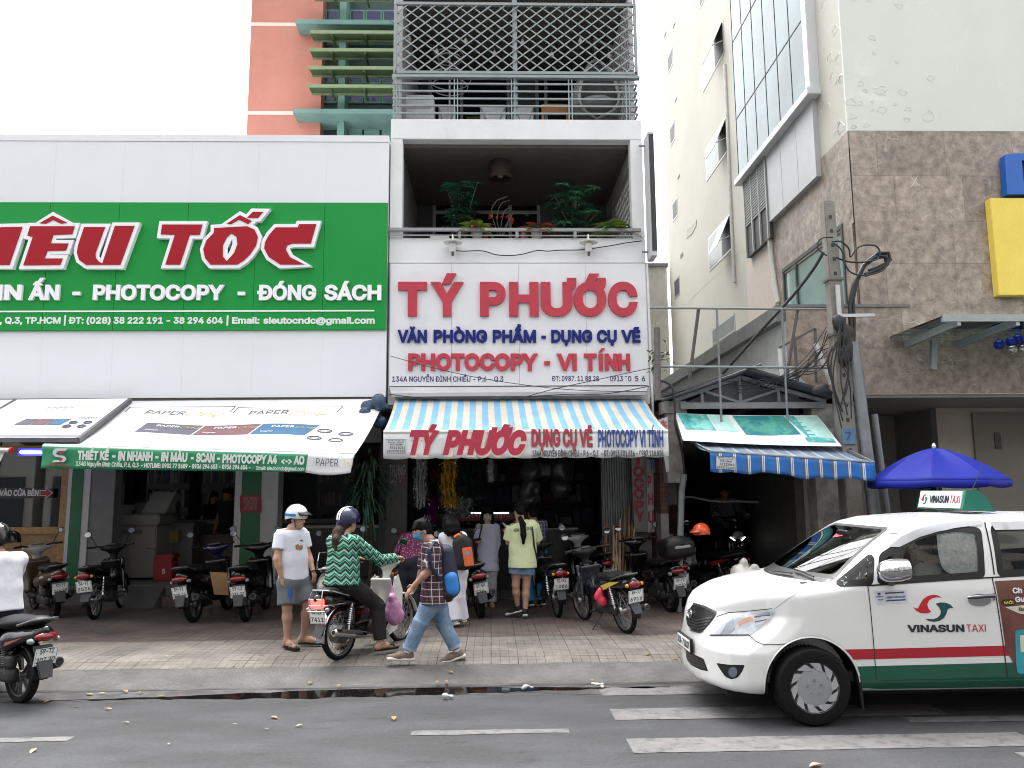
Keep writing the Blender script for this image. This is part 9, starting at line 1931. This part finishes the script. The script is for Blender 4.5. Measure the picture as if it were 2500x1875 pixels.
for zz0,x0 in((.0,0),):
 for ax in ARX:
  ring=[(ax+.402*math.cos(a),ARZ+.402*math.sin(a))for a in np.linspace(-.12,PI+.12,48)]
  for s_ in(-1,1):
   p=hit_y(ring,s_);m=MB();m.tube([tuple(q+OFF+np.array([0,s_*.001,0]))for q in p],.006,8);m.build('arch_lip',CARW,taxi)
 for ax in ARX:
  for s_ in(-1,1):m=MB();m.lathe([(.392,s_*.60),(.392,s_*.86)],(CX+ax,CY,ARZ),'Y',40,-.12,PI+.12);m.build('wheel_well',mat('wheel_well',(.006,.006,.006),rough=.95,var=0,spec=.1),taxi,recalc=False)
m=MB();cb(m,.25,4.4,-.62,.62,.20,.30);m.build('underbody',mat('underbody',(.012,.012,.012),rough=.9,var=0),taxi)
# ---- wheels with swirled covers
HUB=mat('wheel_cover',(.36,.37,.38),rough=.35,metal=.5,var=.06);CVR=mat('cover_dark',(.03,.03,.03),rough=.7)
def car_wheel(ax,s_):
 c=(CX+ax,CY+s_*.785,.318);R_,tw=.318,.205
 m=MB();m.lathe([(.20,-.10),(.215,-.103),(.27,-.106),(.296,-.100),(.312,-.080),(.318,-.045),(.318,.045),(.312,.080),(.296,.1),(.27,.106),(.215,.103),(.20,.10)],c,'Y',64)
 o=m.build('wheel',mat('car_tyre',(.006,.006,.006),spec=.2,rough=.85,var=.25,vs=18,bump=.25,bs=60),taxi,smooth=35)
 m=MB()
 for k in range(60):
  a=2*PI*k/60
  for w0,w1 in((-.078,-.028),(.028,.078)):
   q=lambda r_,y:(c[0]+r_*math.cos(a+.12*(y)),c[1]+y,c[2]+r_*math.sin(a+.12*y));m.bar(q(.3165,w0),q(.3185,w1),.012,.004,up=(math.cos(a),0,math.sin(a)))
 m.build('tread',RUB,o,smooth=0)
 m=MB();y=s_*.098;m.lathe([(0,y),(.13,y),(.152,y-s_*.004),(.155,y-s_*.02),(.192,y-s_*.03),(.200,y-s_*.002),(.208,y+s_*.004),(.208,y-s_*.05)],c,'Y',60)
 cv=m.build('wheel_cover',HUB,o,smooth=50)
 m=MB()
 for k in range(10):
  a=2*PI*k/10;pts=[]
  for r_,da,wd in((.143,0,.21),(.163,.11,.24),(.184,.22,.26),(.203,.30,.24)):pts.append((r_,a+da,wd))
  L1=[(c[0]+r_*math.cos(t-w_),c[1]+y-s_*.0+s_*(.004),c[2]+r_*math.sin(t-w_))for r_,t,w_ in pts];L2=[(c[0]+r_*math.cos(t+w_*.75),c[1]+y+s_*.0015,c[2]+r_*math.sin(t+w_*.75))for r_,t,w_ in pts]
  m.add(L1+L2+[(p[0],p[1]-s_*.03,p[2])for p in L1+L2],[(i,i+1,i+5,i+4)for i in range(3)]+[(8+i,8+i+1,8+i+5,8+i+4)for i in range(3)]+[(i,i+1,i+9,i+8)for i in range(3)]+[(4+i,5+i,13+i,12+i)for i in range(3)])
 m.build('cover_blade',mat('blade_silver',(.48,.49,.50),rough=.3,metal=.5),cv,smooth=0)
 m=MB();m.lathe([(.15,y-s_*.012),(.193,y-s_*.018)],c,'Y',48);m.build('cover_shadow_gap',CVR,cv,recalc=False)
 m=MB()
 for k in range(5):a=2*PI*k/5+.35;m.lathe([(0,y+s_*.012),(.012,y+s_*.010),(.014,y-s_*.004)],(c[0]+.062*math.cos(a),c[1],c[2]+.062*math.sin(a)),'Y',12)
 m.build('wheel_nut',CHR,cv)
for ax in ARX:
 for s_ in(-1,1):car_wheel(ax,s_)
m=MB();q=(CX+ARX[0]+.375,CY-.80);m.hexa([(q[0],q[1]-.05,.40),(q[0]+.04,q[1]-.05,.40),(q[0]+.04,q[1]+.14,.40),(q[0],q[1]+.14,.40),(q[0]+.035,q[1]-.05,.125),(q[0]+.05,q[1]-.05,.125),(q[0]+.05,q[1]+.14,.125),(q[0]+.035,q[1]+.14,.125)]);m.build('mud_flap',CBLK,taxi)
# ---- front: grille, lamps, bumper mouth, plate
gr_=smooth_loop([(228,722),(300,742),(368,778),(360,800),(330,840),(275,900),(225,885),(192,850),(185,800),(205,755)],16)
g_=patch('grille',gr_,CBLK,taxi,.003,16,v='G');SLT=mat('grille_slat',(.09,.09,.095),rough=.3,metal=.6)
for k in range(5):strip('grille_slat',[(192+k*5,800+k*20),(250+k*3,822+k*18),(345-k*14,805+k*20)],.012,SLT,g_,.010,v='G')
strip('grille_rim',[(228,722),(300,742),(368,778)],.02,SLT,g_,.006,v='G')
pe=hit_ray([(212,782)],'G')[0];ne=car_n(pe[None])[0];m=MB();M_=frame(ne);c=pe+ne*.012+OFF
for a_,b_ in((.055,.038),(.024,.036),(.052,.016)):m.tube([c+M_@np.array([0,a_*math.cos(t*PI/10),b_*math.sin(t*PI/10)+(.014 if b_<.02 else 0)])for t in range(21)],.006,6)
m.build('badge_oval',CHR,g_)
hl=smooth_loop([(713,752),(708,790),(690,820),(565,914),(328,914),(352,868),(400,825),(460,792),(550,770)],14)
HLB=mat('lamp_chrome',(.78,.79,.81),rough=.35,metal=.0,var=.25,vs=14);h_=patch('headlight',hl,HLB,taxi,.002,16,v='G')
for nm,lp,mm,of in(('lamp_inner',[(430,842),(468,815),(480,880),(450,905),(390,908)],mat('lamp_projector',(.40,.41,.43),rough=.15,metal=.3),.006),('amber_lamp',[(520,818),(562,802),(588,810),(584,826),(530,842),(500,862),(498,840)],mat('amber_lit',(.50,.23,.10),rough=.2,emit=(1,.55,.25),es=.06,var=.35),.006),('lamp_silver',[(590,790),(690,770),(694,806),(640,848),(596,860),(600,826)],mat('lamp_bright',(.66,.67,.69),rough=.25,metal=.1),.006),('lamp_divider',[(596,800),(690,786),(690,792),(596,808)],CBLK,.008),('lamp_divider',[(598,830),(672,816),(666,824),(598,838)],CBLK,.008),('lamp_rim',[(330,908),(560,908),(568,914),(328,916)],CBLK,.007)):patch(nm,lp,mm,h_,of,12,v='G')
patch('headlight_lens',hl,glass('lamp_lens',(.95,.97,1),.95,.01),h_,.014,16,v='G')
patch('fog_recess',smooth_loop([(366,1078),(440,1088),(538,1090),(520,1130),(495,1165),(455,1176),(420,1160),(395,1125)],10),CBLK,taxi,.002,14,v='G')
patch('fog_lamp',[(468+26*math.cos(a),1132+32*math.sin(a))for a in np.linspace(0,2*PI,19)[:-1]],mat('fog_glass',(.12,.13,.15),rough=.08,var=.2),taxi,.008,8,v='G')
mo=patch('bumper_mouth',smooth_loop([(182,995),(225,1022),(290,1052),(318,1128),(270,1118),(215,1090),(188,1055)],10),CBLK,taxi,.002,14,v='G')
for k in range(3):strip('mouth_slat',[(190+4*k,1020+k*22),(240,1046+k*20),(300+4*k,1078+k*14)],.010,SLT,mo,.008,v='G')
# plate on the nose, seen at a slant
m=MB();yc,zc=CY-.0,.545;px_=CX+.03;m.box(px_,px_+.012,yc-.235,yc+.235,zc-.055,zc+.055);np_=m.build('number_plate',PLT,taxi,bevel=.004);m=MB();m.box(px_+.004,px_+.03,yc-.245,yc+.245,zc-.064,zc+.064);m.build('plate_frame',CBLK,np_)
text('51A-710.07',(px_-.001,yc+.215,zc-.032),(px_-.001,yc-.215,zc-.032),.066,PTXT,parent=np_,bold=.02,out=(-1,0,0),depth=.002)
# ---- mirror, handle, wipers, visors, stickers
s=SDF(.010,.05);c=np.array(pY('G',1435,522,6.74));s.ell(c,(.125,.075,.085));s.cap(c+[-.06,0,-.01],c+[.09,.0,.01],.078,.082);s.cut(c+[.128,0,0],(1,-.25,0));mi=s.build('mirror',mat('mirror_chrome',(.62,.62,.64),rough=.06,metal=1,var=.05),taxi)
s=SDF(.010,.03);s.cap(c+[-.06,.02,-.085],c+[.10,.02,-.08],.022);s.cap(c+[.02,.02,-.08],c+[.05,.17,-.11],.03,.04);s.build('mirror_foot',CBLK,mi)
hc=[pY('G',1870,690,6.885),pY('G',2038,680,6.885)];m=MB();m.tube([hc[0]+Vector((0,-.005,.005)),hc[0]+Vector((.05,-.03,.012)),hc[1]+Vector((-.04,-.03,.012)),hc[1]+Vector((0,-.005,.008))],[.012,.018,.018,.014],12);h2=m.build('handle',mat('dark_chrome',(.16,.16,.17),rough=.12,metal=1),d_)
patch('handle_recess',[(1905+70*math.cos(a)+40,700+38*math.sin(a))for a in np.linspace(0,2*PI,25)[:-1]],mat('recess_grey',(.20,.20,.21),rough=.3),d_,.004,14,v='G');patch('handle_key',[(2020,660),(2036,658),(2036,700),(2020,705)],CHR,d_,.010,10,v='G')
VIS=mat('rain_visor',(.40,.41,.42),rough=.3,var=.06);patch('window_visor',[(1395,385),(1470,325),(1560,282),(1680,250),(1800,236),(1955,228),(1968,252),(1800,272),(1690,292),(1580,325),(1460,385)],VIS,taxi,.018,18,v='G')
patch('window_visor',[(XW(4.42),1.655),(XW(5.2),1.665),(XW(5.2),1.60),(XW(4.44),1.59)],VIS,taxi,.018,.05)
for a_,b_ in(((690,545),(830,556)),((840,530),(960,578))):
 q=hit_ray([a_,((a_[0]+b_[0])/2,(a_[1]+b_[1])/2-4),b_],'G');n=car_n(q);m=MB();m.tube([tuple(x+y*.03+OFF)for x,y in zip(q,n)],.010,6,flat=.6);m.build('wiper',CBLK,taxi)
patch('red_sticker',[(1065,328),(1085,305),(1138,293),(1125,318)],mat('sticker_red',(.45,.02,.05),rough=.4),taxi,.006,12,v='G');patch('blue_sticker',[(1395,272),(1475,262),(1455,300),(1380,305)],mat('sticker_pale',(.30,.42,.42),rough=.4),taxi,.006,12,v='G')
st_=patch('price_sticker',[(1312,648),(1505,640),(1518,716),(1326,726)],mat('sticker_paper',(.58,.60,.66),rough=.4),d_,.004,20,v='G')
def dtext(s_,x0,y0,x1,y1,hpx,m_,parent,bold=.02,off=.006):
 q=hit_ray([(x0,y0),(x1,y1),((x0+x1)/2,(y0+y1)/2-hpx)],'G');n=car_n(q);n0=n[:2].mean(0);h_m=np.linalg.norm(q[2]-(q[0]+q[1])/2);return text(s_,q[0]+n[0]*off+OFF,q[1]+n[1]*off+OFF,h_m,m_,parent=parent,bold=bold,up=(0,0,1),out=n0,depth=.0015)
NV2=mat('sticker_navy',(.05,.06,.16));merge([dtext('12.000 17.000 15.000',1380,690,1498,684,11,NV2,st_,.01),dtext('GIÁ CƯỚC TAXI',1325,684,1365,682,7,NV2,st_,0),dtext('VND / KM',1335,702,1365,700,7,NV2,st_,0)])
for(x0,y0,x1,y1)in((1376,659,1490,653),(1384,704,1500,698)):patch('print_bar',[(x0,y0-4),(x1,y1-4),(x1,y1+4),(x0,y0+4)],NV2,st_,.006,12,v='G')
patch('print_mark',[(1330,658),(1348,654),(1350,668),(1334,672)],NV2,st_,.006,12,v='G')
# swirl emblem and name on the door
redsw=[(1718,686),(1695,672),(1668,668),(1635,675),(1606,694),(1588,722),(1575,750),(1562,750),(1545,741),(1562,762),(1590,777),(1625,780),(1655,772),(1638,752),(1630,728),(1640,703),(1662,688),(1690,683)]
grnsw=[(1618,812),(1640,826),(1672,831),(1705,824),(1732,806),(1746,780),(1752,756),(1768,748),(1788,748),(1770,728),(1742,716),(1708,714),(1680,722),(1700,742),(1712,765),(1708,788),(1690,806),(1662,815)]
patch('emblem_red',redsw,mat('emblem_red_film',(.50,.015,.03),rough=.3),d_,.0045,10,v='G');patch('emblem_green',grnsw,mat('emblem_green_film',(.01,.07,.06),rough=.3),d_,.0045,10,v='G')
merge([dtext('VINASUN',1512,893,1853,890,44,mat('door_letter_dark',(.015,.025,.03),rough=.4),d_,.035),dtext('TAXI',1866,890,1982,889,44,mat('emblem_red_film',(.5,.015,.03)),d_,.0)])
# advert film on the rear door
ad=patch('advert_film',[(xr(1.17)+.02,1.165),(3.30,1.19),(3.26,.80),(3.05,.50),(3.02,.44),(xr(.6)+.10,.44),(xr(.62)+.02,.60),(xr(.9)+.02,.9)],mat('advert_brown',(.15,.06,.045),rough=.3,var=.25,vs=1.5,dirt=(.08,.02,.02),dscale=1.0,dlo=.45,dhi=.65),d2,.0062,.05)
patch('advert_oval',[(2115+44*math.cos(a),713+22*math.sin(a))for a in np.linspace(0,2*PI,21)[:-1]],mat('advert_dark',(.03,.02,.015)),ad,.009,12,v='G');patch('advert_can',smooth_loop([(2155,880),(2290,870),(2300,1140),(2170,1140),(2160,1080)],14),mat('advert_teal',(.04,.30,.36),rough=.25,var=.2),ad,.009,20,v='G');patch('advert_label',[(2182,910),(2290,905),(2290,1010),(2188,1012)],mat('advert_cream',(.60,.58,.45)),ad,.011,20,v='G');patch('advert_box',[(2095,742),(2290,722),(2290,800),(2180,780)],mat('advert_cream',(.6,.58,.45)),ad,.008,20,v='G')
merge([dtext('Ch',2140,660,2196,658,34,W_METAL,ad,.03,.012),dtext('Gu',2155,712,2212,710,32,W_METAL,ad,.03,.012),dtext('MỚI',2088,724,2142,722,16,mat('advert_yellow',(.6,.45,.05)),ad,.02,.014),dtext('Ba',2178,764,2212,762,20,PTXT,ad,.02,.014)])
# ---- lamp sign on the roof
rs_x=pY('G',1852,165,7.40).x;m=MB();z0=1.765;GRS=mat('roof_sign_green',(.012,.13,.09),rough=.3,coat=.3,var=.04);prof=[(rs_x-.02,z0),(rs_x+.28,z0-.02),(rs_x+.22,z0+.10),(rs_x+.13,z0+.175),(rs_x+.03,z0+.175),(rs_x-.015,z0+.03)]
m.prism(prof,lambda u,v,d:(u,CY-.40+d,v),.80);rs=m.build('roof_sign',GRS,taxi,bevel=.018);mx_=MB();f0,f1=(rs_x-.026,z0+.012),(rs_x+.012,z0+.172)
mx_.slab([(f0[0],CY+.37,f0[1]),(f0[0],CY-.36,f0[1]),(f1[0],CY-.36,f1[1]),(f1[0],CY+.37,f1[1])],(.02,0,0),1);fc=mx_.build('sign_face',mat('sign_face_white',(.66,.66,.66),rough=.35),rs)
up_=Vector((f1[0]-f0[0],0,f1[1]-f0[1])).normalized();fx=lambda y,k:(f0[0]+(f1[0]-f0[0])*k-.003,CY+y,f0[1]+(f1[1]-f0[1])*k)
merge([text('VINASUN',fx(.17,.28),fx(-.16,.28),.075,mat('door_letter_dark',(.015,.025,.03)),parent=fc,bold=.03,up=up_,out=(-1,0,.2)),text('TAXI',fx(-.18,.28),fx(-.345,.28),.075,CARR,parent=fc,bold=.0,up=up_,out=(-1,0,.2))])
for nm,sw_,mm in(('swirl_red',redsw,CARR),('swirl_green',grnsw,GRS)):
 m=MB();m.prism(sw_,lambda u,v,d:Vector(fx(.27-(u-1667)/243*.12,.5-(v-750)/163*.62))-Vector((d,0,0)),.002);m.build(nm,mm,fc)
q=pY('M',1893,1540,7.5);m=MB();m.tube([(q.x,7.5,1.77),q,pY('M',1930,1460,7.5),pY('M',1976,1366,7.5)],.0035,5);m.tube([(q.x,7.5,1.76),(q.x,7.5,1.80)],.014,8);m.build('antenna',CBLK,taxi)
# driver
q=lambda x,y,z:np.array([CX+x,CY-.37+y,z]);j=dict(head=q(2.22,0,1.42),neck=q(2.28,0,1.27),sl=q(2.28,-.17,1.20),sr=q(2.28,.17,1.20),el=q(2.10,-.24,.98),wl=q(1.72,-.16,1.12),er=q(2.10,.24,.98),wr=q(1.72,.16,1.12),hl=q(2.14,-.09,.86),hr=q(2.14,.09,.86),kl=q(1.72,-.10,.92),kr=q(1.72,.10,.92),al=q(1.45,-.1,.52),ar=q(1.45,.1,.52),face=(-1,0,0))
p=thing('person','taxi driver in a pale shirt behind the side window','person',q(2.1,0,.42),world=True);o,M,P=body(p,j,SKIN2,.95,hands={'l':((-1,0,.2),(0,-.4,.9),1,.8),'r':((-1,0,.2),(0,.4,.9),-1,.8)},feet=False,h=.011);face(p,P,M,.95);top(p,j,fab('pale_shirt',(.32,.36,.36)),.95,.02,.7);bottoms(p,j,DKC,.95,.015,1.9,.01);cap_hair(p,P,M,.95)
for s_ in 'lr':shoe(p,j['a'+s_],j['a'+s_]+np.array([-.14,0,-.06]),.9,CV,RUBW)
